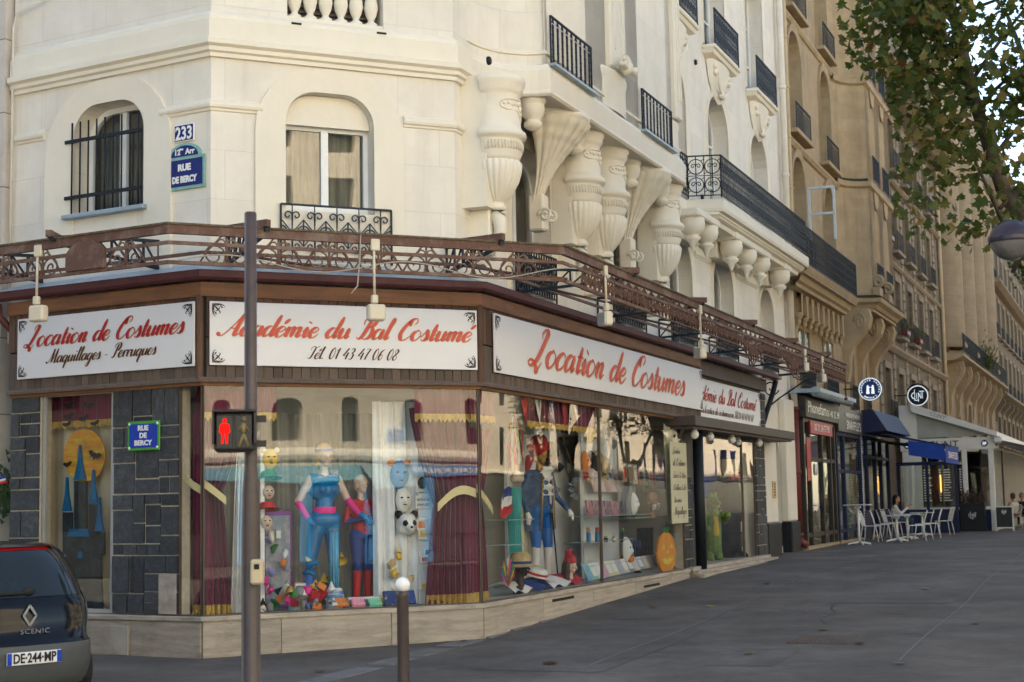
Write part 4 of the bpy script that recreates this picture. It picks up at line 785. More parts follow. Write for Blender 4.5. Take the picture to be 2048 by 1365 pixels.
# ---------------------------------------------------------------- signs
def orn(mb, x, z, sx, sz, s=.16, y=0):
    for st in ([(0, 0), (.3, .12), (.6, .05), (.95, .2), (.8, .32)], [(0, 0), (.12, .3), (.05, .6), (.2, .95), (.32, .8)], [(.1, .1), (.4, .42), (.55, .3), (.4, .2)], [(.1, .1), (.42, .4), (.3, .55), (.2, .4)], [(.3, .3), (.6, .65), (.45, .75)], [(.55, .1), (.75, .3), (.7, .1)], [(.1, .55), (.3, .75), (.1, .7)], [(.02, .0), (.02, .5), (.05, .9)], [(.0, .02), (.5, .02), (.9, .05)]):
        ribbon(mb, [Vector((x+sx*p.x*s, z+sz*p.y*s)) for p in crom(st)], lambda t, f: s*.085*math.sin(math.pi*min(.95, f+.12)), y)
def sign(F, a, b, z0, z1, v, lines, label, os_=.16, orns=True):
    t = thing('shop_sign', label, 'sign', F, (a, v, z0))
    MB().box(a, b, v-.025, v, z0, z1, b=.004).obj('panel', SIGNW, t, F)
    for tx, wd, x0, zb, th, m, hz in lines:
        k = wd*.006
        script(tx, wd, x0+k*.45, zb-k*.25, v-.0285, th, hz=hz).obj('lettering_shadow', GOLDP, t, F)
        script(tx, wd, x0, zb, v-.0315, th, hz=hz).obj('lettering', m, t, F)
    if orns:
        mb = MB()
        for x, sx in ((a+.03, 1), (b-.03, -1)):
            for z, sz in ((z0+.03, 1), (z1-.03, -1)):
                mb = MB(); orn(mb, x, z, sx, sz, os_, v-.029); mb.obj('corner_ornament', BLKP, t, F)
    return t
sign(FA, -2.99, -.04, 3.46, 4.24, -.085, [('Location de Costumes', 2.72, -2.86, 3.87, .3, REDP, .92), ('Maquillages - Perruques', 1.85, -2.45, 3.64, .26, BROWNP, 1.0)], 'white sign with crimson script and smaller lettering about wigs, leftmost of the shop signs')
sign(FB, .06, 3.53, 3.47, 4.24, -.085, [('Académie du Bal Costumé', 3.3, .2, 3.83, .3, REDO, .95), ('Tél. 01 43 47 06 08', 1.2, 1.26, 3.57, .22, BROWNP, 1.05)], 'white sign with orange red script and a telephone number over the middle window')
sign(FC, .3, 10.6, 3.47, 4.25, -.085, [('Location de Costumes', 8.0, 1.5, 3.68, .26, REDO, .62)], 'longest white sign with big stretched red script over the right window', .2)
sign(FC, 9.75, 16.2, 3.34, 4.14, .095, [('Académie du Bal Costumé', 5.55, 10.3, 3.72, .27, REDP, .66), ('www.location-de-costumes.com Tél 01 43 47 06 08', 4.6, 10.9, 3.47, .26, BROWNP, .7)], 'white sign with red script above the entrance canopy, farthest of the shop signs', .16)
# sticker on the gutter
ENB = mat('blue_enamel', (.01, .025, .16), .22, var=.15, sc=5, coat=.4); ENG = mat('aged_green_enamel', (.22, .42, .38), .4, var=.2, sc=8); ENGG = mat('bright_green_enamel', (.06, .32, .05), .25, var=.1, coat=.3); ENW = mat('white_enamel', (.8, .8, .78), .3, var=.03); ENBB = mat('bright_blue_enamel', (.01, .05, .4), .22, var=.1, coat=.3)
def plate(name, F, u, v, z, w_, h_, label, border, field, b=.035, lines=(), cat='sign', notch=0):
    t = thing(name, label, cat, F, (u, v, z)); MB().box(-w_/2, w_/2, -.02, 0, -h_/2, h_/2, b=.006).obj('plate', border, t)
    if b: MB().box(-w_/2+b, w_/2-b, -.023, -.019, -h_/2+b, h_/2-b).obj('field', field, t)
    for tx, s_, z_, bo, sx in lines: text(tx, s_, ENW, t, None, (0, -.026, z_), bold=bo, sx=sx)
    return t
u, z = at(FA, 368, 266, SB-.03)
plate('house_number', FA, u, SB-.01, z, .32, .22, 'small blue enamel house number 233 high on the wall corner', ENW, ENB, .012, [('233', .23, -.082, .006, .8)])
u, z = at(FA, 369, 346, SB-.03)
t = plate('street_plate', FA, u, SB-.01, z, .66, .42, 'weathered blue street plate with pale green border and domed top below the house number', ENG, ENB, .04, [('RUE', .115, .03, .006, 1.0), ('DE BERCY', .112, -.12, .006, .78)])
arc = [(.27*math.cos(R(a)), .21+.17*math.sin(R(a))) for a in range(0, 181, 15)]
MB().prism([(.3, .2)]+arc+[(-.3, .2)], -.02, 0).obj('domed_top', ENG, t); MB().prism([(x*.82, .21+(z_-.21)*.82) for x, z_ in arc], -.023, -.019).obj('field', ENB, t)
text('12   Arr', .1, ENW, t, None, (0, -.026, .235), bold=.004); text('me', .05, ENW, t, None, (-.05, -.026, .29), bold=.002)
u, z = at(FA, 290, 872, -.02)
t = plate('street_plate', FA, u, -.03, z, .52, .36, 'bright blue street plate with green border on the slate pillar', ENGG, ENBB, .035, [('RUE', .085, .065, .004, 1.1), ('DE', .085, -.025, .004, 1.1), ('BERCY', .085, -.115, .004, 1.1)])
for sx in (-1, 1):
    for sz in (-1, 1): MB().ball((sx*.225, -.022, sz*.145), .018, 5, sc=(1, .4, 1)).obj('rivet', ENW, t)
# ---------------------------------------------------------------- rusty iron canopy frame in front of the fascia
WC = 1.4
cf = thing('canopy_frame', 'rusty brown wrought iron canopy frame with scrollwork, glass gone, above the shop signs', 'canopy frame', FB, (1.8, -WC, 4.48))
tA, tB = WC*math.tan(R(26.7)), WC*math.tan(R(21.85))
cpth = [Wp(FA, -9, -WC), Wp(FA, tA, -WC), Wp(FB, LB+tB, -WC), Wp(FC, 18.9, -WC)]
def crossb(z0, z1, o): return [(-o, z0), (o, z0), (o, z1), (-o, z1), (-o, z0)]
MB().sweep(cpth, crossb(4.8, 4.9, .03), caps=False).obj('top_rail', RUST, cf, FW); MB().sweep(cpth, [(-.06, 4.9), (.05, 4.9), (.06, 4.92), (-.06, 4.925), (-.06, 4.9)], caps=False).obj('moss_edge', mat('dry_moss', (.16, .13, .1), .95, var=.4, sc=14, bump=1, bsc=30), cf, FW)
MB().sweep(cpth, crossb(4.68, 4.72, .015), caps=False).obj('middle_rail', RUST, cf, FW)
MB().sweep(cpth[:3]+[Wp(FC, tB*0+3, -WC)], crossb(4.46, 4.5, .02), caps=False).obj('bottom_rail', RUST, cf, FW)
MB().sweep([Wp(FA, -9, -.02), Wp(FA, .01, -.02), Wp(FB, LB+.01, -.02), Wp(FC, 19.2, -.02)], crossb(4.82, 4.86, .015), caps=False).obj('tie_bar', RUST, cf, FW)
sp_ = MB()   # wide S-scroll motif of the left part, .62 m
for s_ in (-1, 1):
    sp_.tube([(s_*(.3-q[0]-.16), 0, 4.58+q[1]) for q in spiral(0, 0, .14, .02, -60, 560, 26)], .011, 5); sp_.tube([(s_*q[0]+s_*.05, 0, 4.72+q[1]) for q in spiral(0, 0, .06, .015, -90, 380, 14)], .01, 5)
    sp_.tube([(s_*.3, 0, 4.49), (s_*.22, 0, 4.62), (s_*.1, 0, 4.75), (s_*.06, 0, 4.8)], .011, 5)
sp_.tube([(0, 0, 4.5), (0, 0, 4.8)], .014, 5); sp_.ball((0, 0, 4.6), .03, 5, sc=(.7, .7, 2)); spm = None
for F, a, b in ((FA, -8, tA-.3), (FB, -tA+.35, LB+tB-.3)):
    n = round((b-a)/.64); k = (b-a)/n
    for i in range(n):
        if F is FA and abs(a+k*(i+.5)+.5) < .3: continue
        o = sp_.obj('scroll_panel', RUST, cf, F, (a+k*(i+.5), -WC, 0), mesh=spm); spm = o.data
pq = MB().prism([(-.3, 0), (.3, 0), (.3, .2), (.22, .28), (.1, .33), (-.1, .33), (-.22, .28), (-.3, .2)], -.02, .02); pq.obj('plaque', RUST, cf, FA, (-.5, -WC-.03, 4.5))
lc = MB()   # narrow lace motif of the long right part, .36 m
for s_ in (-1, 1):
    lc.tube([(s_*(.09+q[0]*.9), 0, .16+q[1]) for q in spiral(0, 0, .075, .015, 120, 640, 20)], .01, 5); lc.tube([(s_*(.1+q[0]), 0, .3+q[1]) for q in spiral(0, 0, .05, .012, -100, 360, 14)], .009, 5)
    lc.tube([(s_*.17, 0, .02), (s_*.15, 0, .2), (s_*.04, 0, .36), (0, 0, .4)], .011, 5)
lc.tube([(0, 0, .0), (0, 0, .4)], .012, 5); lc.ball((0, 0, .09), .03, 5, sc=(.8, .8, 1.7)); lcm = None
def dip(u):   # lower edge of the lace: two pointed drops then an arch
    for c, d in ((9.4, .28), (13.0, .28)):
        if abs(u-c) < 1.0: return d*(1-abs(u-c)/1.0)**1.6
    return 0
u = .1
n_ = round((18.8-.1)/.36)
for i in range(n_):
    x = .1+.36*(i+.5); d = dip(x); h_ = .34+d
    o = lc.obj('scroll_panel', RUST, cf, FC, (x, -WC, 4.8-h_), scale=(1, 1, h_/.4), mesh=lcm); lcm = o.data
ed = MB().tube([(x*.12+.1, -WC, 4.46-dip(x*.12+.1)) for x in range(156)], .016, 6); ed.obj('lace_edge', RUST, cf, FC)
MB().tube([(18.85, -WC, 4.95), (18.85, -WC, 4.15)], .022, 6).ball((18.85, -WC, 4.1), .045, 6).obj('end_finial', RUST, cf, FC)
# girders from the wall to the rail
def girder(F, u, par=cf):
    mb = MB(); a, b = SB-.02, -WC; mb.bar((u, a, 5.12), (u, b+.35, 5.0), .05, .04); mb.bar((u, a, 4.78), (u, b, 4.86), .05, .035); n = 5
    for i in range(n):
        t0, t1 = i/n, (i+1)/n; y0, y1 = a+(b+.35-a)*t0, a+(b+.35-a)*t1; mb.bar((u, y0, 4.78+.08*t0), (u, y0, 5.12-.12*t0), .025, .025); mb.bar((u, y0, 4.78+.08*t0), (u, y1, 5.12-.12*t1), .02, .02)
    mb.bar((u, b+.45, 5.0), (u, b-.08, 4.9), .06, .06); mb.obj('girder', IRONG, par, F)
    MB().bar((u-.35, b+.5, 4.97), (u+.0, b-.12, 4.96), .07, .08).obj('girder_tip', RUST, par, F)
for F, us in ((FA, (-6, -3, -1.0)), (FB, (.4, 3.3)), (FC, (2.2, 5.8, 9.3, 12.9, 16.4))):
    for u in us: girder(F, u)
    for u in us: MB().tube([(u, -.02, 4.84), (u+.5, -WC*.6, 4.62), (u+.9, -WC, 4.5)], .02, 6).obj('strut', RUST, cf, F)
eb = MB().bar((17.6, SB, 4.62), (17.9, -WC, 4.72), .06, .05); eb.tube([(17.4, SB, 3.75), (17.5, -.1, 4.1), (17.65, -.7, 4.5), (17.9, -WC, 4.68)], .022, 6)
eb.tube([(17.5, .1+q[0], 4.35+q[1]) for q in spiral(0, 0, .2, .04, 200, 700, 24)], .016, 5); eb.tube([(17.6, -.55+q[0], 4.6+q[1]) for q in spiral(0, 0, .1, .02, 200, 700, 20)], .014, 5); eb.obj('end_bracket', IRONG, cf, FC)
# floodlights hanging from the canopy frame
CRM = mat('cream_plastic', (.66, .58, .44), .5, var=.06, dirt=.25, dirtcol=(.35, .28, .2))
def flood(F, x, y, label, yaw=0, sz=1.0):
    u, z = at(F, x, y, -WC-.02); t = thing('floodlight', label, 'floodlight', F, (u, -WC-.05, z), rot=yaw, group='floodlights hung from the canopy frame')
    MB().box(-.105, .105, -.03, .09, -.1, .09, b=.02).obj('head', CRM, t); MB().box(-.085, .085, .09, .1, -.085, .07).obj('lens', mat('grey_lens', (.3, .3, .3), .2), t, rot=Matrix.Rotation(.0, 4, 'X'))
    MB().box(-.06, .02, -.01, .05, .1, .2, b=.012).obj('knuckle', CRM, t); MB().tube([(-.02, .02, .2), (-.02, .03, 4.84-z)], .016, 8).obj('rod', CRM, t); MB().box(-.06, .05, .0, .06, 4.72-z, 4.86-z, b=.01).obj('clamp', CRM, t)
flood(FA, 77, 627, 'cream floodlight hanging over the left end of the leftmost sign', .1)
flood(FB, 752, 625, 'cream floodlight hanging in front of the middle sign', 0)
flood(FC, 1210, 638, 'cream floodlight over the start of the longest red script sign', .9)
flood(FC, 1400, 706, 'cream floodlight hanging above where the two right signs meet', .9)
flood(FC, 1608, 735, 'small cream floodlight at the far end of the shop gutter', .9)
flood(FC, 1643, 757, 'cream floodlight at the tip of the canopy frame near the blue round sign', .9)
# loose cables on the canopy frame
CAB = mat('cable', (.4, .36, .3), .7)
MB().tube([(.32, -WC-.04, 4.95), (.3, -WC-.05, 4.6), (.28, -WC-.02, 4.3), (.2, -WC-.03, 4.2)], .009, 5).obj('hanging_cable', CAB, cf, FB, (1.2, 0, 0))
MB().tube([(-.6+i*.12, -WC-.03, 4.5+.08*math.sin(i*.35)+.05*(i/40)) for i in range(42)], .008, 5).obj('hanging_cable', CAB, cf, FB)
# ---------------------------------------------------------------- street furniture in front
def pt(x, y, Y):
    d = cF + cR*((x-1024)/FPX) - cU*((y-682.5)/FPX); return Vector((0, 0, EYE))+d*(Y/d.y)
POLE = mat('brown_pole_paint', (.055, .036, .032), .42, var=.25, sc=10, spec=.5, dirt=.2, dirtcol=(.2, .16, .14))
p = pt(502, 1300, 12.0); gz = gh(p.x, 12.0)
tp = pt(500, 425, 12.0).z-gz
pole = thing('signal_post', 'dark brown pedestrian signal post standing in front of the shop window', 'post', FW, (p.x, 12.0, gz))
MB().lathe([(.11, 0), (.11, .05), (.075, .09), (.072, 1.5), (.066, 1.9), (.05, 2.1), (.048, tp-.01), (.04, tp), (.001, tp)], (0, 0, 0), 20).obj('post', POLE, pole)
q = pt(469, 863, 11.85)
sig = thing('pedestrian_signal', 'pedestrian signal box with lit red standing man on the brown post', 'traffic light', FW, (q.x, q.y, q.z), rot=R(8))
HOUS = mat('signal_housing', (.028, .022, .022), .45, var=.15)
MB().box(-.155, .155, -.05, .14, -.16, .155, b=.025).obj('housing', HOUS, sig)
hd = MB().box(-.165, .165, -.14, .0, .14, .16, b=.006).box(-.165, -.15, -.12, 0, -.1, .14).box(.15, .165, -.12, 0, -.1, .14); hd.obj('hood', HOUS, sig)
MB().box(.14, .24, .0, .08, .07, .12).box(.14, .24, .0, .08, -.12, -.07).obj('bracket', HOUS, sig)
for s_, nm in ((-1, 0), (1, 1)): MB().box(s_*.072-.062, s_*.072+.062, -.056, -.05, -.13, .12, b=.002).obj('lens', mat('dark_lens', (.01, .008, .008), .25), sig)
REDL = mat('red_signal_light', (.3, .004, .004), .6, emis=((1, .004, .004), .3), spec=.05); AMB = mat('unlit_walking_man', (.22, .17, .08), .5)
man = [(-.012, -.115), (-.03, -.115), (-.03, -.01), (-.042, -.02), (-.05, -.01), (-.044, .05), (-.026, .068), (.026, .068), (.044, .05), (.05, -.01), (.042, -.02), (.03, -.01), (.03, -.115), (.012, -.115), (.004, -.02), (-.004, -.02)]
rm_ = MB().prism([(x-.072, z) for x, z in man], -.064, -.058); rm_.lathe([(.019, 0), (.019, .004)], (0, 0, 0), 10); rm_ = MB().prism([(x*.82-.072, z*.85) for x, z in man], -.064, -.058)
rm_.prism([(-.072+.016*math.cos(R(a)), .08+.017*math.sin(R(a))) for a in range(0, 360, 36)], -.064, -.058); rm_.obj('red_man', REDL, sig)
wk = MB()
for a, b, r in (((0, .06), (.0, -.02), .024), ((0, -.02), (.035, -.12), .013), ((0, -.02), (-.035, -.12), .013), ((.0, .055), (.04, .0), .011), ((0, .055), (-.04, .01), .011)): wk.tube([(.072+a[0], -.06, a[1]), (.072+b[0], -.06, b[1])], [r, r*.8], 6)
wk.ball((.075, -.06, .095), .019, 5, sc=(1, .3, 1)); wk.obj('walking_man', AMB, sig)
q = pt(518, 1144, 11.9); pb = thing('push_button_box', 'cream push button box on the right side of the brown post', 'button box', FW, (q.x-.01, q.y, q.z))
MB().box(-.05, .045, -.05, .05, -.095, .095, b=.015).obj('case', mat('yellowed_plastic', (.55, .44, .28), .5), pb); MB().box(-.02, .02, -.054, -.049, .02, .06).obj('pictogram', IRON, pb)
q = pt(805, 1170, 11.9); gz = gh(q.x, q.y); H = q.z-gz
bo = thing('bollard', 'slim brown bollard with a white ball on top at the pavement edge', 'bollard', FW, (q.x, q.y, gz))
MB().lathe([(.07, 0), (.07, .12), (.05, .16), (.046, .3), (.045, H-.09), (.05, H-.07), (.04, H-.05), (.03, H-.04)], (0, 0, 0), 18).obj('post', POLE, bo); MB().ball((0, 0, H), .058, 10).obj('ball', mat('white_gloss', (.8, .79, .77), .25), bo)
# street lamp with globe at the right edge
lp = thing('street_lamp', 'street lamp with hanging globe under the plane tree at the right edge', 'street lamp', FW, (6.55, 17.3, gh(6.55, 17.3)))
c = pt(2021, 481, 17.0)
MB().tube([(0, 0, 0), (0, 0, 5.6)], [.09, .06], 12).obj('post', POLE, lp)
MB().tube([(0, 0, 5.2), (-.1, -.03, 5.1), (c.x-6.4, c.y-17.25, c.z-gh(6.55, 17.3)+.2), (c.x-6.45, c.y-17.3, c.z-gh(6.55, 17.3)+.12)], .03, 8).obj('arm', POLE, lp)
l0 = Vector((c.x, c.y, c.z))-Vector((6.55, 17.3, gh(6.55, 17.3)))
MB().lathe([(.232*math.cos(R(a)), .232*math.sin(R(a))) for a in range(4, 91, 6)], l0, 24).lathe([(.238, -.03), (.245, -.01), (.245, .03), (.235, .05)], l0, 24).obj('cap', mat('purple_grey_cap', (.035, .028, .04), .25, var=.1), lp)
MB().lathe([(.225*math.cos(R(a)), .225*math.sin(R(a))) for a in range(-90, 0, 6)]+[(.225, 0)], l0, 24).obj('globe', mat('clear_prismatic_globe', (.14, .135, .13), .2, var=.3, sc=7, spec=.6), lp)
# ---------------------------------------------------------------- parked car, rear towards the camera
CARF = Matrix(((dv(46).x, dv(-44).x, 0, -4.36), (dv(46).y, dv(-44).y, 0, 14.0), (0, 0, 1, gh(-4.3, 14.0)), (0, 0, 0, 1)))
car = thing('parked_car', 'dark compact family car cut off by the bottom left corner', 'car', CARF)
PAINT = mat('black_blue_car_paint', (.006, .007, .01), .14, var=.05, coat=0, spec=.25); BUMP = mat('grey_bumper_plastic', (.075, .078, .078), .5, var=.06); CGL = mat('tinted_car_glass', (.012, .016, .016), .03, var=.1, spec=.5); TAIL = mat('red_tail_lamp', (.38, .012, .015), .15, var=.15, coat=1); BLACKP = mat('black_rubber', (.015, .015, .015), .7); CHR = mat('chrome', (.7, .7, .72), .15, metal=1); RIMM = mat('alloy_rim', (.45, .45, .46), .35, metal=.8)
ZL = [(.2, .04, 4.15, .8), (.28, -.03, 4.22, .84), (.4, -.06, 4.25, .86), (.58, -.06, 4.22, .865), (.62, -.03, 4.2, .865), (.64, .0, 4.18, .865), (.8, .01, 4.05, .868), (.92, .03, 3.9, .86), (.99, .06, 3.6, .84), (1.03, .09, 3.35, .825), (1.2, .19, 3.0, .775), (1.34, .28, 2.7, .72), (1.42, .34, 2.5, .68), (1.47, .42, 2.35, .63), (1.5, .6, 2.2, .52), (1.51, .9, 2.0, .3)]
def lev(z):
    for a, b in zip(ZL, ZL[1:]):
        if z <= b[0]: t = max(0, (z-a[0])/(b[0]-a[0])); return [a[i]+(b[i]-a[i])*t for i in range(1, 4)]
    return list(ZL[-1][1:])
def ring(z, an, off=0):
    y0, y1, w_ = lev(z); c, s = math.cos(an), math.sin(an); e = 2/5.0
    x = (w_+off)*math.copysign(abs(c)**e, c); yy = math.copysign(abs(s)**e, s); yc, hl = (y0+y1)/2, (y1-y0)/2+off
    y = yc+yy*hl
    if y < yc: y += .14*(abs(x)/w_)**2.2*1.0-.0
    return (x, y, z)
NA = 72
MB().add([ring(z[0], 2*math.pi*k/NA) for z in ZL for k in range(NA)], [(i*NA+k, i*NA+(k+1) % NA, (i+1)*NA+(k+1) % NA, (i+1)*NA+k) for i in range(len(ZL)-1) for k in range(NA)]+[tuple(range((len(ZL)-1)*NA, len(ZL)*NA))], 0, True).obj('body', PAINT, car)
def patchc(name, a0, a1, z0, z1, off, m, n=24, nz=8, par=car, f=None):
    def fn(a, b):
        z = z0+(z1-z0)*b; return ring(z, R(a0+(a1-a0)*a+(f(a, b) if f else 0)), off)
    return MB().grid(fn, n, nz).obj(name, m, par)
patchc('bumper', 178, 362, .22, .6, .012, BUMP, 60); patchc('rear_window', 243, 297, 1.02, 1.43, .006, CGL, 30)
patchc('tail_lamp', 310, 332, .72, 1.06, .012, TAIL, 12, f=lambda a, b: -12*b*(1-a)*.3); patchc('tail_lamp', 230, 208, .72, 1.06, .012, TAIL, 12)
patchc('quarter_window', 318, 345, 1.06, 1.4, .006, CGL, 12); patchc('quarter_window', 222, 195, 1.06, 1.4, .006, CGL, 12); patchc('side_window', 348, 378, 1.06, 1.4, .006, CGL, 24); patchc('side_window', 192, 162, 1.06, 1.4, .006, CGL, 24)
patchc('windscreen', 60, 120, 1.06, 1.42, .006, CGL, 24); patchc('brake_lamp', 255, 285, 1.435, 1.462, .012, TAIL, 16, 2); patchc('reflector', 316, 321, .4, .48, .02, TAIL, 4, 2)
y_ = ring(.5, R(270))[1]-.03
pl = MB().box(-.26, .26, y_-.01, y_, .44, .55, b=.004).obj('number_plate', ENW, car); MB().box(-.258, -.215, y_-.013, y_-.01, .443, .547).obj('blue_band', ENBB, pl); MB().box(.215, .258, y_-.013, y_-.01, .443, .547).obj('blue_band', ENBB, pl)
text('DE·244·MP', .115, BLKP, pl, None, (0, y_-.014, .458), sx=.78, bold=.003)
def dia(s): return [(0, s*.09), (s*.06, 0), (0, -s*.09), (-s*.06, 0)]
y_ = ring(.86, R(270))[1]; em = MB()
for a, b in zip(dia(1), dia(1)[1:]+dia(1)[:1]): em.bar((a[0], y_-.012, .86+a[1]), (b[0], y_-.012, .86+b[1]), .018, .02)
em.obj('emblem', CHR, car); text('SCENIC', .06, CHR, car, None, (.05, ring(.72, R(270))[1]-.008, .7), sx=1.25, sp=1.15)
wp = MB().box(-.5, .05, ring(1.06, R(270))[1]-.03, ring(1.06, R(270))[1]-.005, 1.045, 1.075, b=.006).ball((.03, ring(1.06, R(270))[1]-.02, 1.07), .05, 6, sc=(1.2, .5, .8)); wp.obj('wiper', BLACKP, car)
patchc('spoiler', 245, 295, 1.465, 1.495, .05, PAINT, 20, 2)
for sx in (-1, 1):
    for y0 in (.75, 3.35):
        t_ = MB().lathe([(.2, -.09), (.27, -.1), (.3, -.08), (.31, 0), (.3, .08), (.27, .1), (.2, .09)], (0, 0, 0), 24).obj('wheel', BLACKP, car, None, (sx*.79, y0, .3), rot=Matrix.Rotation(math.pi/2, 4, 'Y'))
        rr = MB().lathe([(.2, -.09), (.2, .06), (.05, .07), (.001, .07)], (0, 0, 0), 20); rr.lathe([(.2, .06), (.2, .1)], (0, 0, 0), 20)
        for k in range(5): rr.bar((.04, 0, .085), (.19*math.cos(k*1.257), .19*math.sin(k*1.257), .085), .04, .02)
        rr.obj('rim', RIMM, t_, scale=(1, 1, sx))
# ---------------------------------------------------------------- plane tree
BARK = mat('plane_bark', (.075, .06, .045), .9, var=.4, sc=6, bump=.6, bsc=20)
def leafmat(n, c, c2):
    m = mat(n, c, .55, var=.3, sc=1.5, rnd=.3, spec=.3); b = m.node_tree.nodes['Principled BSDF']
    b.inputs['Subsurface Weight'].default_value = 0
    tr = m.node_tree.nodes.new('ShaderNodeBsdfTranslucent'); tr.inputs[0].default_value = (*c2, 1); ms = m.node_tree.nodes.new('ShaderNodeMixShader'); ms.inputs[0].default_value = .35
    out = [x for x in m.node_tree.nodes if x.type == 'OUTPUT_MATERIAL'][0]; m.node_tree.links.new(b.outputs[0], ms.inputs[1]); m.node_tree.links.new(tr.outputs[0], ms.inputs[2]); m.node_tree.links.new(ms.outputs[0], out.inputs[0]); return m
LF = [leafmat('leaf_dark_green', (.04, .062, .014), (.13, .18, .03)), leafmat('leaf_olive', (.085, .088, .022), (.22, .22, .05)), leafmat('leaf_yellowing', (.19, .15, .045), (.34, .27, .08)), leafmat('leaf_rust', (.12, .05, .02), (.2, .08, .03))]
lo = [(0, -.5), (.1, -.32), (.42, -.36), (.3, -.12), (.55, .08), (.3, .12), (.22, .3), (0, .55), (-.22, .3), (-.3, .12), (-.55, .08), (-.3, -.12), (-.42, -.36), (-.1, -.32)]
LV = [(x, z, .1*abs(x)-.12*z*z) for x, z in lo]+[(0, 0, .02)]; LFc = [(i, (i+1) % 14, 14) for i in range(14)]
tree = thing('plane_tree', 'plane tree with browning leaves reaching in from the right edge', 'tree', FW, (8.6, 21.0, gh(8.6, 21)))
TB = Vector((8.6, 21.0, gh(8.6, 21))); TI = Matrix.Translation(-TB)
tk = MB(); tk.tube([TI @ Vector(q) for q in ((8.6, 21, 0), (8.5, 20.9, 1.5), (8.2, 20.7, 3.2), (7.3, 20.4, 4.6), (6.55, 20.2, 5.8), (6.2, 20.1, 7.0), (5.9, 20, 8.4), (5.75, 20, 10), (5.9, 20.2, 12))], [.3, .25, .2, .14, .1, .085, .07, .05, .03], 10)
limbs = []
rng = random.Random(3)
def keep(q):
    d = q-Vector((0, 0, EYE)); k = d.dot(cF); x = 1024+FPX*d.dot(cR)/k; y = 682.5-FPX*d.dot(cU)/k
    edge = 1690 if y < 60 else (1715 if y < 160 else (1795 if y < 330 else 1800))
    if y > 505-max(0, (1960-x))*.18 and x < 2048: return None
    return (x, y) if x > edge-20 or (1680 < x < 1710 and y < 150) else None
def limb(a, b, r, k=5):
    a, b = Vector(a), Vector(b); m_ = (a+b)/2+Vector((rng.uniform(-.3, .3), rng.uniform(-.3, .3), rng.uniform(.1, .5))); 
    if keep(b) is None or keep(a*.4+b*.6) is None: return None
    P = [a*(1-t)**2+m_*2*t*(1-t)+b*t*t for t in [i/k for i in range(k+1)]]
    tk.tube([TI @ q for q in P], [r*(1-.75*i/k) for i in range(k+1)], 6); limbs.append(P); return P
limb((8.3, 20.7, 3.0), (9.6, 21.5, 9.5), .15, 7); limb((8.4, 20.8, 3.4), (7.6, 22.8, 9.0), .12, 7)
for i in range(36):
    z = rng.uniform(5.0, 10.5); x = 6.9-.12*(z-5)-rng.uniform(0, .4); s_ = -1 if rng.random() < .72 else 1
    limb((6.5-.14*(z-5.8), 20.1, z-.5), (6.3+s_*rng.uniform(.6, 2.3), 20.2+rng.uniform(-1.4, 1.4), z+rng.uniform(-.7, .9)), .03)
for i in range(14): limb((8.6+rng.uniform(-.5, .6), 21.2, rng.uniform(5, 8)), (8.6+rng.uniform(-1.5, 2.5), 21.2+rng.uniform(-2, 2), rng.uniform(5.5, 12)), .04)
tk.obj('trunk', BARK, tree)
spots = []
for P in limbs:
    for j in range(210 if P[-1].x < 7.4 else 110):
        t = rng.random()**.6; i = min(len(P)-2, int(t*(len(P)-1))); q = P[i].lerp(P[i+1], t*(len(P)-1)-i)
        spots.append(q+Vector((rng.gauss(0, .26), rng.gauss(0, .26), rng.gauss(-.1, .24))))
# hanging sprays on the left fringe of the crown
for x, y, n in ((1695, 20, 26), (1740, 60, 30), (1725, 90, 26), (1770, 110, 30), (1800, 150, 30), (1850, 220, 40), (1830, 280, 30), (1830, 330, 34), (1850, 400, 34), (1820, 425, 26), (1930, 450, 30), (1900, 470, 16), (1790, 30, 40), (1850, 60, 40), (1697, 135, 5)):
    c = pt(x, y, 20.0+rng.uniform(-.5, .5))
    for j in range(n): spots.append(c+Vector((rng.gauss(.03, .2), rng.gauss(0, .25), rng.gauss(0, .14))))
sp2 = []
for q in spots:
    xy = keep(q)
    if xy: sp2.append((q, xy))
front = sorted([s_ for s_ in sp2 if 1670 < s_[1][0] < 2050 and -10 < s_[1][1] < 520], key=lambda s_: s_[0].y)[:300]; fid = {id(s_[0]) for s_ in front}
def lrot(): return (Matrix.Rotation(rng.uniform(0, 6.3), 4, 'Z') @ Matrix.Rotation(rng.gauss(.95, .5), 4, 'X') @ Matrix.Rotation(rng.uniform(-.6, .6), 4, 'Y')) 
crown = MB()
for q, xy in sp2:
    if id(q) in fid: continue
    m_ = Matrix.Translation(TI @ q) @ lrot() @ Matrix.Scale(rng.uniform(.1, .17), 4); k = rng.random(); mi = 0 if k < .6 else (1 if k < .92 else (2 if k < .99 else 3))
    crown.add([m_ @ Vector(v) for v in LV], LFc, mi)
cr = crown.obj('crown', LF, tree, kind='stuff')
lm = []
for m_ in LF:
    me = bpy.data.meshes.new('leaf'); me.from_pydata(LV, [], LFc); me.materials.append(m_); lm.append(me)
for q, xy in front:
    k = rng.random(); mi = 0 if k < .45 else (1 if k < .86 else (2 if k < .98 else 3))
    link('leaf', lm[mi], cr, FW, q, rot=lrot() @ Matrix.Scale(rng.uniform(.11, .18), 4))

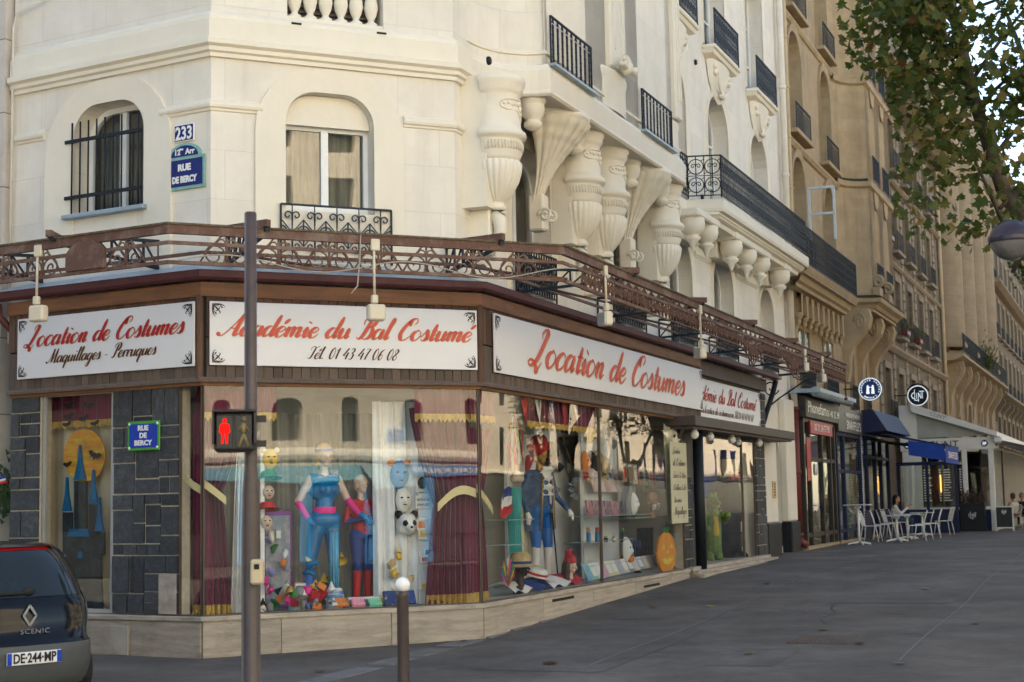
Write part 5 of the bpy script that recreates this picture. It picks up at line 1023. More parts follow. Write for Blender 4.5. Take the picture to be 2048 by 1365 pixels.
# more plane trees along the avenue
for u, v, lb in ((15, -9.2, 'second plane tree down the avenue, just outside the right edge'), (27, -9.0, 'third plane tree down the avenue'), (40, -9.0, 'fourth plane tree down the avenue'), (56, -9.0, 'fifth plane tree down the avenue'), (74, -9.0, 'sixth plane tree down the avenue'), (24, -21, 'first plane tree across the avenue'), (34, -21, 'second plane tree across the avenue'), (45, -21, 'third plane tree across the avenue'), (57, -21, 'fourth plane tree across the avenue'), (70, -21, 'fifth plane tree across the avenue'), (84, -21, 'sixth plane tree across the avenue')):
    p = FC @ Vector((u, v, 0)); m = Matrix.Translation((p.x, p.y, gh(p.x, p.y))) @ Matrix.Rotation(math.pi+u*.13-1, 4, 'Z')
    c = tree.copy(); COL.objects.link(c); c.matrix_basis = m; WM[c] = m; c['label'] = lb
    for ch in tree.children: k = ch.copy(); COL.objects.link(k); k.parent = c
for o in list(COL.objects):
    if o.name.startswith('plane_tree'): o['group'] = 'plane trees along the avenue'

for i, (x, y) in enumerate(((1262, 1152), (1305, 1216), (1650, 1262), (930, 1285), (1420, 1215), (1530, 1170), (1180, 1195), (1720, 1290), (1850, 1180), (1950, 1250), (1500, 1310), (1100, 1330), (1800, 1330), (640, 1345))):
    d = cF + cR*((x-1024)/FPX) - cU*((y-682.5)/FPX); z = .1
    for _ in range(10): q = Vector((0, 0, EYE))+d*((z-EYE)/d.z); z = gh(q.x, q.y)
    link('fallen_leaf', lm[2+i % 2], None, FW, (q.x, q.y, z+.02), 'dry plane leaf on the pavement, %s counted from the left edge of the photo' % ('fifth', 'sixth', 'tenth', 'second', 'seventh', 'ninth', 'fourth', 'eleventh', 'thirteenth', 'fourteenth', 'eighth', 'third', 'twelfth', 'first')[i], 'leaf', 'fallen leaves on the pavement', rot=Matrix.Rotation(i*1.7, 4, 'Z') @ Matrix.Rotation(.15, 4, 'X') @ Matrix.Scale(.13+.03*(i % 3), 4))
# ---------------------------------------------------------------- houses along the avenue
GHZ = .5
def gp(x, y):
    d = cF + cR*((x-1024)/FPX) - cU*((y-682.5)/FPX); z = .3
    for _ in range(12): s = (z-EYE)/d.z; p = Vector((0, 0, EYE))+d*s; z = gh(p.x, p.y)
    return p
SLATER = mat('slate_roof', (.09, .1, .115), .6, var=.2, sc=5)
def consoles(par, F, us, z0, z1, v, m, w_=.3, out=.6):
    H = z1-z0; prof = [(0, 0), (-.06, .02), (-.1, .15), (-.12, .35), (-.2, .5), (-.35, .62), (-.5, .75), (-.55, .88), (-.5, 1), (0, 1)]
    mb = MB().prism([(x, z) for x, z in prof], -w_/2, w_/2); cm = None
    mb.v = [(y, x*out/.55, z0+z*H) for x, y, z in mb.v]
    for s_ in (-1, 1): mb.tube([(s_*w_*.5, -out*.62+q[0]*out*.5, z0+H*.82+q[1]*H*.3) for q in spiral(0, 0, .45, .08, 0, 560, 18)], .03, 5)
    for u in us: o = mb.obj('scroll_bracket', m, par, F, (u, v, 0), mesh=cm); cm = o.data
def flat_house(name, label, u0, u1, v, zt, cols, rows, wm, tm, guard='bars', shutters=0, zb=0, roof=3.0, arch=0, bands=()):
    t = thing(name, label, 'building', FC, (u0, v, 0)); holes = [(c-w_/2, c+w_/2, a, b, arch*w_*.49) for c, w_ in cols for a, b in rows]
    MB().wall(u0, u1, zb, zt, v, holes, .4).obj('wall', wm, t, FC); MB().box(u0, u1, v+.9, v+13, 0, zt).obj('rear_body', DARKIN, t, FC); MB().box(u0, u0+.05, v, v+.9, 0, zt).obj('side_wall', wm, t, FC); MB().box(u1-.05, u1, v, v+.9, 0, zt).obj('side_wall', wm, t, FC)
    MB().add([(u0, v-.1, zt), (u1, v-.1, zt), (u1, v+2.5, zt+roof), (u0, v+2.5, zt+roof), (u1, v+13, zt+roof), (u0, v+13, zt+roof)], [(0, 1, 2, 3), (3, 2, 4, 5)]).obj('roof', SLATER, t, FC)
    for z, h_, o in bands: MB().sweep([(u0, v), (u1, v)], [(0, z), (o*.5, z+h_*.1), (o, z+h_*.5), (o, z+h_*.8), (0, z+h_)]).obj('string_course', tm, t, FC)
    cg = {}
    for j, (a, b) in enumerate(rows):
        for c, w_ in cols:
            wn = win(t, FC, c-w_/2, c+w_/2, a, b, v+.3, arch*w_*.49, 2, 1, WHITEP, SHUT if shutters and (j+int(c)) % shutters == 0 else DARKIN, .07, backv=.12 if shutters else .3)
            o = hole_outline(c-w_/2-.16, c+w_/2+.16, a, b+.2, arch*(w_/2+.1) or .004); i = hole_outline(c-w_/2, c+w_/2, a, b, arch*w_*.49 or .004); n = len(o)
            MB().add([(x, v-.002, z) for x, z in o]+[(x, v-.08, z) for x, z in o]+[(x, v-.05, z) for x, z in i]+[(x, v, z) for x, z in i], [(q*n+k, q*n+(k+1) % n, (q+1)*n+(k+1) % n, (q+1)*n+k) for q in range(3) for k in range(1, n)]).obj('window_surround', tm, t, FC)
            MB().box(c-w_/2-.25, c+w_/2+.25, v-.28, v, a-.14, a-.02, b=.02).obj('sill', tm, t, FC)
            gmb = MB(); ironpanel(gmb, (c-w_/2-.1, v-.22), (c+w_/2+.1, v-.22), a-.02, a+.72, guard, .011, .16); gmb.obj('window_guard', IRON, t, FC)
    return t
h2 = flat_house('stone_house', 'weathered limestone house with arched shuttered windows between cream building and rounded bay', 21.1, 28.6, SB, 21, [(22.85, 1.7), (27.2, 1.6)], [(8.0, 10.95), (11.55, 14.45), (15.0, 17.8)], STONE2, STONE2P, 'baluster', 1, arch=1, bands=((11.1, .22, .12), (14.6, .2, .1), (18.6, .4, .4)))
MB().sweep([(19.55, -.45), (26.95, -.45), (27.0, SB)], [(-.5, 7.0), (-.3, 7.02), (-.28, 7.1), (-.2, 7.15), (-.15, 7.28), (-.05, 7.32), (0, 7.42), (.03, 7.5), (-.5, 7.52)], caps=False).obj('balcony_slab', STONE2P, h2, FC)
MB().prismz([(19.5, -.4), (26.95, -.4), (26.95, SB), (19.5, SB)], 7.3, 7.48).obj('balcony_floor', STONE2P, h2, FC)
gmb = MB(); ironpanel(gmb, (19.55, -.42), (26.95, -.42), 7.52, 8.5, 'bars', .012, .12); ironpanel(gmb, (26.95, -.42), (27, .3), 7.52, 8.5, 'bars', .012, .12); gmb.obj('balcony_railing', IRON, h2, FC)
ah = [(21.0+i*.74+.1, 21.0+(i+1)*.74-.1, 6.3, 7.0, .26) for i in range(8)]
MB().wall(20.95, 27.0, 6.45, 7.05, .0, [(a, b, 6.45, d, r) for a, b, c, d, r in ah], .36).obj('arcade_frieze', STONE2P, h2, FC)
cpd = MB().lathe([(.12, .2), (.13, .12), (.09, .05), (.05, .02), (.07, -.02), (.04, -.1), (.01, -.16)], (0, 0, 0), 10); cpm = None
for i in range(9): o = cpd.obj('arcade_pendant', STONE2P, h2, FC, (21.0+i*.74, .1, 6.3), mesh=cpm); cpm = o.data
for a, b in ((21.9, 23.6), (25.4, 27.0)):
    win(h2, FC, a, b, 4.35, 6.3, .32, 0, 2, 1, STONE2P, DARKIN, .08); gmb = MB(); ironpanel(gmb, (a, .22), (b, .22), 4.35, 5.1, 'bars', .014, .11); gmb.obj('window_guard', IRON, h2, FC)
# open casement above the balcony
cs = MB(); 
for a, b in (((22.0, -.1, 8.5), (22.0, -.1, 9.9)), ((22.0, -.75, 8.5), (22.0, -.75, 9.9)), ((22.0, -.1, 9.9), (22.0, -.75, 9.9)), ((22.0, -.1, 9.2), (22.0, -.75, 9.2))): cs.bar(a, b, .06, .06)
cs.obj('open_casement', SHUT, h2, FC)
# rounded stone bay
h2b = thing('bay_house', 'limestone house with tall rounded bay on big scroll brackets', 'building', FC, (28.6, SB, 0))
bp = [(28.35, SB)]+[(28.35+1.1*math.sin(R(a)), SB-.0-.85*(1-math.cos(R(a)))) for a in range(15, 91, 15)]+[(34.0, -.5)]+[(34.0+.5*math.sin(R(a)), .0-.5*math.cos(R(a))) for a in (30, 60, 90)]+[(34.5, SB)]
rws = [(8.2, 10.75), (11.6, 14.0), (14.9, 17.2)]; bh = [(c-.55, c+.55, a, b, .5 if a < 9 else 0) for c in (30.65, 32.6) for a, b in rws]
MB().wall(29.45, 34.0, 7.9, 19.5, -.5, bh, .35).obj('wall', STONE2, h2b, FC)
MB().sweep(bp[:8], [(0, 7.9), (0, 19.5)], caps=False, sm=True).obj('rounded_wall', STONE2, h2b, FC); MB().sweep(bp[8:], [(0, 7.9), (0, 19.5)], caps=False, sm=True).obj('rounded_wall', STONE2, h2b, FC)
for z in (11.25, 14.5): MB().sweep(bp, [(0, z), (.1, z+.05), (.12, z+.2), (0, z+.26)], caps=False).obj('string_course', STONE2P, h2b, FC)
MB().sweep(bp, [(-.4, 7.45), (.05, 7.5), (.12, 7.6), (.25, 7.68), (.28, 7.8), (.1, 7.86), (0, 7.95)], caps=False).obj('bay_ledge', STONE2P, h2b, FC); MB().prismz(bp, 7.4, 7.6).obj('bay_floor', STONE2P, h2b, FC); MB().prismz(bp, 19.4, 19.7).obj('bay_roof', SLATER, h2b, FC)
MOSS = mat('dark_moss', (.035, .04, .018), .95, var=.4, sc=9, bump=1, bsc=30); MB().sweep(bp[1:8], [(.29, 7.8), (.3, 7.83), (.06, 7.92)], caps=False).obj('moss_patch', MOSS, h2b, FC); MB().sweep(bp[1:7], [(.13, 11.45), (.13, 11.5), (.0, 11.56)], caps=False).obj('moss_patch', MOSS, h2b, FC)
for c in (30.65, 32.6):
    for k, (a, b) in enumerate(rws):
        win(h2b, FC, c-.55, c+.55, a, b, -.2, .5 if a < 9 else 0, 2, 1, WHITEP, SHUT, .07, backv=.1); gmb = MB(); ironpanel(gmb, (c-.6, -.58), (c+.6, -.58), a-.02, a+.78, 'bars', .012, .12); gmb.obj('window_guard', IRON, h2b, FC)
        if k: MB().lathe([(.4, 0), (.46, .03), (.42, .06), (.3, .05), (.001, .05)], (0, 0, 0), 18, sx=.8).obj('medallion', STONE2P, h2b, FC, (c, -.5, a-.42), rot=Matrix.Rotation(math.pi/2, 4, 'X'))
MB().wall(28.6, 35.3, 0, 7.9, SB, [(29.6, 30.6, 4.4, 6.6, .4), (32.0, 33.0, 4.4, 6.6, .4)], .4).obj('wall', STONE2, h2b, FC); MB().box(28.6, 35.3, 1.2, 13, 0, 20).box(28.6, 35.3, SB, 1.2, 8, 20).obj('rear_body', DARKIN, h2b, FC)
for a in (29.6, 32.0): win(h2b, FC, a, a+1, 4.4, 6.6, SB+.3, .4, 2, 1, WHITEP, DARKIN, .07); gmb = MB(); ironpanel(gmb, (a, .25), (a+1, .25), 4.4, 5.2, 'bars', .013, .11); gmb.obj('window_guard', IRON, h2b, FC)
consoles(h2b, FC, (29.0, 31.4, 33.8), 5.2, 7.45, SB, STONE2P, .5, .85)
for u in (29.7, 31.6): MB().tube([(u, -.62+q[0], 8.35+q[1]) for q in spiral(0, 0, .2, .05, 0, 560, 18)], .07, 6).box(u-.3, u+.3, -.72, -.5, 7.9, 8.15).obj('volute_pedestal', STONE2P, h2b, FC)
h3 = flat_house('brick_house', 'sooty brick and stone house with tall guarded windows behind the black round sign', 35.35, 54.0, SB, 23.0, [(37.3, 1.3), (40.6, 1.3), (43.9, 1.3), (47.2, 1.3), (50.5, 1.3)], [(4.4, 6.3), (7.7, 9.8), (10.9, 13.0), (14.0, 16.0), (17.6, 19.4)], STONE3, STONE3P, 'bars', 0, bands=((6.9, .3, .25), (10.2, .2, .15), (13.4, .2, .2), (16.6, .5, 1.0)))
qn = MB().box(-.3, .3, -.06, .05, -.14, .14, b=.02); qm = None
for u in (35.7, 38.95, 42.2, 45.5, 48.8, 52.2):
    for k in range(34): o = qn.obj('quoin_stone', STONE3P, h3, FC, (u, SB, 4.0+k*.36), scale=(1 if k % 2 else .66, 1, 1.1), mesh=qm); qm = o.data
for u, z in ((40.0, 7.8), (43.5, 7.8), (36.9, 10.9)):
    c = thing('flower_pot', 'window box plant with %s on the brick house' % {40.0: 'red flowers low', 43.5: 'red flowers one window farther', 36.9: 'green leaves higher up'}[u], 'plant', FC, (u, SB-.35, z)); fl = MB()
    for i in range(160): 
        a = random.gauss(0, .3), random.gauss(0, .12), abs(random.gauss(.15, .22)); fl.add([(a[0], a[1], a[2]), (a[0]+.09, a[1]+.02, a[2]+.03), (a[0]+.03, a[1]-.05, a[2]+.1)], [(0, 1, 2)], 1 if i % 9 == 0 and u != 36.9 else 0)
    fl.obj('foliage', [LF[0], TAIL], c); MB().box(-.4, .4, -.12, .12, -.12, .08, b=.02).obj('pot', PIPER, c)
wp_ = thing('downpipe', 'pale downpipe between the sooty brick house and the pilastered house', 'pipe', FC, (54.3, .26, .5)); MB().tube([(0, 0, 0), (0, 0, 22)], .09, 10).obj('pipe', OCH, wp_)
h4 = flat_house('pilaster_house', 'tan limestone house with giant round pilasters and a bracketed balcony', 54.6, 80, SB, 25, [(59.5, 1.5), (65.0, 1.5), (71.0, 1.5), (77, 1.5)], [(4.6, 6.4), (9.0, 11.6), (12.6, 15.0), (16.0, 18.2)], STONE4, STONE2P, 'bars', 1, bands=((7.9, .4, .9), (18.8, .5, .6)))
for u in (56.3, 62.2, 68.0, 74.0): MB().lathe([(1.0, 8.6), (1.05, 8.7), (.95, 8.9), (.95, 18.6)], (u, SB, 0), 18, 180, 360, sy=.9).obj('round_pilaster', STONE4, h4, FC)
gmb = MB(); ironpanel(gmb, (55, -.5), (79.5, -.5), 8.3, 9.2, 'bars', .02, .2); gmb.obj('balcony_railing', IRON, h4, FC); consoles(h4, FC, [56.0+i*3.4 for i in range(7)], 5.5, 7.95, SB, STONE2P, .4, .8)
bs = MB()
for i in range(500): 
    a = random.gauss(0, .8), random.gauss(0, .3), abs(random.gauss(.4, .5)); bs.add([a, (a[0]+.12, a[1]+.03, a[2]+.1), (a[0]+.05, a[1]-.08, a[2]+.2)], [(0, 1, 2)])
bs.obj('balcony_bush', leafmat('bright_bush', (.08, .1, .03), (.15, .2, .04)), None, FC, (66.5, -.3, 8.3), 'feathery green bush spilling over the far bracketed balcony', 'plant')
h5 = flat_house('avenue_house', 'far stone house with balconies closing the avenue at the right edge', 80, 140, SB, 26, [(83+i*3.6, 1.5) for i in range(15)], [(4.8, 6.6), (8.4, 10.8), (11.8, 14.2), (15.2, 17.4), (18.4, 20.4)], STONE3, STONE3P, 'bars', 2, bands=((7.6, .4, .8), (14.7, .4, .7), (20.8, .5, .8)))
consoles(h5, FC, [81+i*3.6 for i in range(16)], 6.2, 7.6, SB, STONE3P, .35, .6)
# ---------------------------------------------------------------- small shops along the avenue
DKB = mat('dark_brown_frame', (.028, .022, .018), .45, var=.2); NAVY = mat('navy_paint', (.008, .016, .055), .65, var=.12); SGR = glassmat('street_glass', .1, (.8, .85, .82), wave=.004); DOORIN = mat('dim_interior', (.07, .06, .05), .9, var=.4, sc=1.5); MINT = mat('pale_mint_panel', (.42, .48, .42), .6, var=.06); REDS = mat('red_sign', (.4, .012, .02), .4)
def front(name, label, u0, u1, z0, z1, v, fm_, cols, trans=(), panel=None):
    t = thing(name, label, 'shop', FC, (u0, v, z0)); mb = MB()
    for c in [u0]+list(cols)+[u1]: MB().box(c-.06, c+.06, v-.06, v+.06, z0, z1, b=.008).obj('post', fm_, t, FC)
    for z in list(trans)+[z1, z0+.3]: MB().box(u0, u1, v-.045, v+.05, z-.05, z+.05).obj('rail', fm_, t, FC)
    for a, b in zip([u0]+list(cols), list(cols)+[u1]): MB().add([(a, v, z0), (b, v, z0), (b, v, z1), (a, v, z1)], [(0, 1, 2, 3)]).obj('pane', SGR, t, FC)
    MB().box(u0, u1, v+.9, v+.95, z0, z1).obj('interior', DOORIN, t, FC); MB().box(u0-.05, u1+.05, v-.08, v+.9, z0-.3, z0+.03).obj('doorstep', STONE2P, t, FC)
    return t
zg = ghF(FC, 23, 0)
s1 = front('phone_shop', 'dark brown shop front with double glass doors and a red phone number strip', 20.75, 24.9, zg+.05, 3.75, .08, DKB, (21.5, 23.1, 24.3), (2.75,))
MB().box(20.6, 25.0, -.08, .3, 3.8, 4.35, b=.01).obj('fascia', DKB, s1, FC); MB().box(20.4, 25.6, -.5, .3, 4.4, 4.5).obj('awning_box', ZINC, s1, FC); MB().tube([(20.5, -.35, 4.42), (25.4, -.35, 4.42)], .13, 10).obj('rolled_awning', ZINC, s1, FC)
text('Phonefam', .42, ENW, s1, FC, (22.0, -.1, 3.93), sx=1.5); text('01 40 22 39', .26, ENW, s1, FC, (24.2, -.1, 3.93), sx=1.4)
MB().box(21.4, 24.4, -.02, .02, 3.42, 3.74).obj('red_strip', REDS, s1, FC); text('03 71 24 77 90', .26, ENW, s1, FC, (22.9, -.03, 3.5), sx=1.3)
dh = MB().tube([(22.2, -.02, 1.5), (22.2, -.06, 1.5), (22.2, -.06, 1.9), (22.2, -.02, 1.9)], .03, 6).obj('door_handle', IRON, s1, FC); MB().box(20.9, 21.4, -.0, .01, 2.2, 3.3).obj('notice', REDS, s1, FC); MB().lathe([(.001, 0), (.16, 0), (.16, .01)], (0, 0, 0), 16).obj('door_sticker', ENW, s1, FC, (22.3, .05, 2.5), rot=Matrix.Rotation(-math.pi/2, 4, 'X'))
s2 = front('pastry_shop', 'navy framed pastry shop window with pale mint interior panels', 25.1, 29.0, zg+.05, 3.55, .05, NAVY, (26.2,), (2.5,)); MB().box(25.2, 28.9, .35, .4, zg, 3.5).obj('mint_panel', MINT, s2, FC)
MB().box(25.05, 29.1, -.08, .3, 3.6, 4.3, b=.01).obj('fascia', mat('charcoal_fascia', (.02, .022, .03), .4), s2, FC); text("SNAFFLE'S", .36, ENW, s2, FC, (27.4, -.1, 3.7), sx=1.5); text('HAKODATE PASTRY', .17, ENW, s2, FC, (27.3, -.1, 4.05), sx=1.5)
for i in range(44): MB().box(29.0, 29.06, -.03, -.012, zg+.1+i*.075, zg+.14+i*.075).obj('led_dot', ENW, s2, FC)
s3 = front('pastry_shop', 'navy pastry shop door and window under the blue awning', 29.2, 35.0, zg+.05, 3.6, .12, NAVY, (30.6, 32.2, 33.4), (3.0,))
for a, b in ((29.2, 30.6), (32.2, 35.0)): MB().box(a, b, .02, .1, zg, 1.35).obj('lower_panel', NAVY, s3, FC)
aw = MB().prism([(0, 4.4), (0, 3.7), (-.75, 3.75), (-.35, 4.4)], 29.4, 34.6); aw.v = [(y, x, z) for x, y, z in aw.v]; aw.obj('awning_housing', NAVY, s3, FC)
text("SNAFFLE'S", .38, mat('lit_blue_white_letters', (.5, .7, 1), .5, emis=((.3, .5, 1), .25)), s3, FC, (32.0, -.62, 3.85), sx=1.5, rot=Matrix.Rotation(-.5, 4, 'X')); text('HAKODATE', .2, ENBB, s3, FC, (31.9, -.45, 4.2), sx=1.5, rot=Matrix.Rotation(-.5, 4, 'X'))
ma = thing('folding_awning', 'blue folding arm awning with white lettered valance in front of the pastry shop', 'awning', FC, (32, -1.4, 3.2))
AWB = mat('awning_blue', (.008, .05, .3), .7, var=.1)
MB().add([(29.8, -.5, 3.72), (33.7, -.5, 3.72), (33.7, -2.3, 3.3), (29.8, -2.3, 3.3), (29.8, -.5, 3.66), (33.7, -.5, 3.66), (33.7, -2.3, 3.26), (29.8, -2.3, 3.26)], [(0, 1, 2, 3), (7, 6, 5, 4), (0, 3, 7, 4), (1, 5, 6, 2)]).obj('sheet', NAVY, ma, FC)
MB().tube([(29.8, -2.32, 3.28), (33.7, -2.32, 3.28)], .05, 8).obj('front_bar', NAVY, ma, FC)
for u in (30.2, 33.3): MB().tube([(u, -.1, 3.5), (u+.3, -1.2, 3.35), (u, -2.3, 3.27)], .035, 6).obj('arm', DKB, ma, FC)
MB().grid(lambda a, b: (30+3.6*a, -2.36+.01*math.sin(a*40), 3.25-.5*b), 40, 2).obj('valance', AWB, ma, FC)
# valance end faces the camera side
MB().add([(29.79, -2.36, 3.25), (29.79, -1.3, 3.45), (29.79, -1.3, 3.0), (29.79, -2.36, 2.8)], [(0, 1, 2, 3)]).obj('valance_end', AWB, ma, FC); text('SNAFFLES', .3, ENW, ma, FC, (31.8, -2.38, 2.9), sx=1.9)
FE = fm(FC @ Vector((0, 0, 0)), -Vector((-DC.y, DC.x, 0)))   # frame facing back along the avenue: u' = street side, v' = along the avenue
def E(u, w_): return (w_, u)                                    # avenue u, distance from the front -> frame E coordinates
def disc_sign(label, x, y, u, r, ring_m, face, back):
    d = cF + cR*((x-1024)/FPX) - cU*((y-682.5)/FPX); I = FE.inverted(); o = I @ Vector((0, 0, EYE)); dl = I.to_3x3() @ d; s = (u-o.y)/dl.y
    t = thing('round_sign', label, 'sign', FE, (o.x+dl.x*s, u, o.z+dl.z*s)); rx = Matrix.Rotation(math.pi/2, 4, 'X')
    MB().lathe([(.001, -.06), (r, -.06), (r, .06), (.001, .06)], (0, 0, 0), 36, sm=False).obj('case', back, t, rot=rx); MB().lathe([(r*.93, .0), (r, .0), (r, .012), (r*.93, .012)], (0, 0, 0), 36).obj('rim', ring_m, t, None, (0, -.062, 0), rot=rx); MB().lathe([(.001, .004), (r*.93, .004)], (0, 0, 0), 36).obj('face', face, t, None, (0, -.062, 0), rot=rx)
    MB().bar((-r-.5, 0, .03), (-r*.9, 0, .03), .04, .04).obj('bracket', IRON, t); return t
GLOW = mat('lit_white_sign', (.75, .8, .85), .5, emis=((.75, .85, 1), .1))
ds = disc_sign('round blue sign with white figures and lettering around its rim', 1741, 779, 28.5, .34, GLOW, mat('lit_blue_face', (.01, .04, .16), .4), IRON)
def ringtext(t, s_, r, a0, a1, size, m, flip=False):
    for i, ch in enumerate(s_):
        a = R(a0+(a1-a0)*i/(len(s_)-1))
        if ch != ' ': text(ch, size, m, t, None, (r*math.cos(a), -.072, r*math.sin(a)), rot=Matrix.Rotation(-(a-math.pi/2) if not flip else -(a+math.pi/2), 4, 'Y'), bold=.003)
ringtext(ds, 'HAKODATE PASTRY', .245, 200, -20, .062, GLOW); ringtext(ds, "SNAFFLE'S", .285, 230, 310, .062, GLOW, True)
fg = MB()
for x in (-.07, .08): fg.ball((x, -.07, .09), .03, 5, sc=(1, .2, 1)); fg.prism([(x-.05, -.14), (x+.05, -.14), (x+.03, .07), (x-.03, .07)], -.074, -.068); fg.tube([(x, -.07, .04), (x+(.08 if x < 0 else -.05), -.07, .06)], .014, 5)
fg.obj('figures', GLOW, ds)
d2 = disc_sign('round black sign with white interlocked letters beside the brick house', 1836, 792, 38.2, .36, GLOW, IRON, IRON)
def monogram(t, F, c, s_, m, y, fr=None):
    mb = MB()
    for st in ([(-.28, .3), (-.5, .25), (-.62, 0), (-.5, -.25), (-.28, -.3)], [(-.3, .62), (-.3, -.45), (.1, -.45)], [(-.12, .25), (-.12, -.3)], [(.05, -.62), (.05, .28), (.32, -.28), (.32, .28)], [(.15, .42), (.62, .42)], [(.45, .42), (.45, -.3)]):
        for a, b in zip(st, st[1:]): mb.bar((c[0]+a[0]*s_, y, c[1]+a[1]*s_), (c[0]+b[0]*s_, y, c[1]+b[1]*s_), .012, .06*s_)
    mb.obj('monogram', m, t, F)
monogram(d2, None, (0, 0), .36, GLOW, -.075)
MB().tube([(.42*math.cos(R(a)), -.02, .42*math.sin(R(a))) for a in range(20, 160, 10)], .025, 6).obj('lamp_bar', IRON, d2)
# ---------------------------------------------------------------- glazed white cafe terrace
WT = mat('white_terrace_paint', (.68, .67, .62), .5, var=.05, streak=.15); UT = 38.4
tr = thing('cafe_terrace', 'white framed glazed cafe terrace projecting onto the pavement', 'terrace', FE, (1.5, UT, GHZ)); z0 = GHZ
for x0, x1 in ((-.1, .55), (1.95, 2.12), (2.85, 3.02)): MB().box(x0, x1, UT-.06, UT+.1, z0, 3.35, b=.01).obj('post', WT, tr, FE)
MB().box(-.15, 3.1, UT-.1, UT+.12, 3.35, 3.78, b=.01).obj('fascia', WT, tr, FE); MB().box(.55, 2.85, UT-.04, UT+.06, z0+.75, z0+.85).obj('rail', WT, tr, FE); MB().box(.55, 2.85, UT, UT+.03, z0, z0+.75).obj('base_panel', NAVY, tr, FE)
for a, b in ((.55, 1.95), (2.12, 2.85)): MB().add([(a, UT+.02, z0+.8), (b, UT+.02, z0+.8), (b, UT+.02, 3.35), (a, UT+.02, 3.35)], [(0, 1, 2, 3)]).obj('pane', SGR, tr, FE)
MB().add([(-.1, UT, 5.0), (.25, UT, 5.0), (3.05, UT, 3.85), (-.1, UT, 3.8)], [(0, 1, 2, 3)]).obj('gable_glass', mat('milky_glass', (.35, .36, .33), .3, var=.1), tr, FE); MB().box(-.15, .45, UT-.08, UT+.3, 3.78, 5.0).obj('gable_post', WT, tr, FE)
MB().add([(.3, UT-.3, 5.05), (3.2, UT-.3, 3.95), (3.2, UT+16, 3.95), (.3, UT+16, 5.05), (.3, UT-.3, 4.75), (3.2, UT-.3, 3.78), (3.2, UT+16, 3.78), (.3, UT+16, 4.75)], [(0, 1, 2, 3), (0, 4, 5, 1), (1, 5, 6, 2)]).obj('roof', WT, tr, FE)
MB().box(-.1, 3.0, UT+4.0, UT+4.1, z0, 3.4).obj('interior', DOORIN, tr, FE); MB().box(.0, 1.2, UT+1.6, UT+1.65, z0, 3.0).obj('wooden_panel', mat('brown_wood_panel', (.12, .055, .025), .5, var=.3, sc=3), tr, FE)
text('CLiNT', .36, BLKP, tr, FE, (1.35, UT-.105, 3.44), sx=1.05); text('CLiNT', .2, mat('grey_print', (.25, .25, .2), .6), tr, FE, (1.2, UT-.31, 4.52), rot=Matrix.Rotation(.38, 4, 'Y'))
for x in (.1, 2.75):
    MB().lathe([(.001, 0), (.12, 0), (.12, .01)], (0, 0, 0), 20).obj('badge', IRON, tr, FE, (x, UT-.105, 3.56), rot=Matrix.Rotation(math.pi/2, 4, 'X')); monogram(tr, FE, (x, 3.56), .12, GLOW, UT-.125)
for x, s_ in ((.9, 'COFFEE TO GO'), (1.6, 'BRUNCH TO GO')):
    text(s_, .1, ENW, tr, FE, (x, UT+.0, 2.85), bold=.003); random.seed(int(x*10)); lines = MB()
    for i in range(13): l = random.uniform(.15, .3); lines.box(x-.3, x-.3+l, UT+.012, UT+.014, 2.65-i*.09, 2.69-i*.09); lines.box(x+.24, x+.3, UT+.012, UT+.014, 2.65-i*.09, 2.69-i*.09)
    lines.obj('menu_lines', ENW, tr, FE)
MB().tube([(1.0, UT+1.55, 1.9), (1.0, UT+1.55, 2.5)], .02, 6).obj('neon_tube', mat('orange_neon', (1, .5, .1), .5, emis=((1, .42, .08), 1.2)), tr, FE)
for i in range(34): MB().box(2.95, 2.975, UT+.4+i*.45, UT+.43+i*.45, z0, 3.4).obj('slat', WT, tr, FE)
MB().box(2.5, 2.55, UT+.5, UT+16, z0, 3.4).obj('dark_side_sheet', DOORIN, tr, FE)  # dark sheet put in so the slat gaps read as unlit interior
MB().add([(2.9, UT-.2, 3.75), (4.3, UT-.2, 3.4), (4.3, UT+16, 3.4), (2.9, UT+16, 3.75)], [(0, 1, 2, 3)]).obj('side_awning', WT, tr, FE); MB().box(3.05, 3.35, UT-.25, UT+16, 3.55, 3.8, b=.05).obj('awning_box', WT, tr, FE)
# navy windscreen of the pastry shop
ws = thing('windscreen', 'navy framed glass windscreen beside the pastry shop tables', 'windscreen', FE, (.9, 36.2, z0)); mb = MB()
for x in (.05, 1.0, 1.95): MB().box(x-.05, x+.05, 36.15, 36.25, z0, 2.85).obj('post', NAVY, ws, FE)
MB().box(0, 2, 36.15, 36.25, 2.8, 2.92).obj('rail', NAVY, ws, FE); MB().box(0, 2, 36.17, 36.23, z0, z0+.8).obj('base_panel', NAVY, ws, FE); MB().add([(.05, 36.2, z0+.8), (1.95, 36.2, z0+.8), (1.95, 36.2, 2.8), (.05, 36.2, 2.8)], [(0, 1, 2, 3)]).obj('pane', SGR, ws, FE)
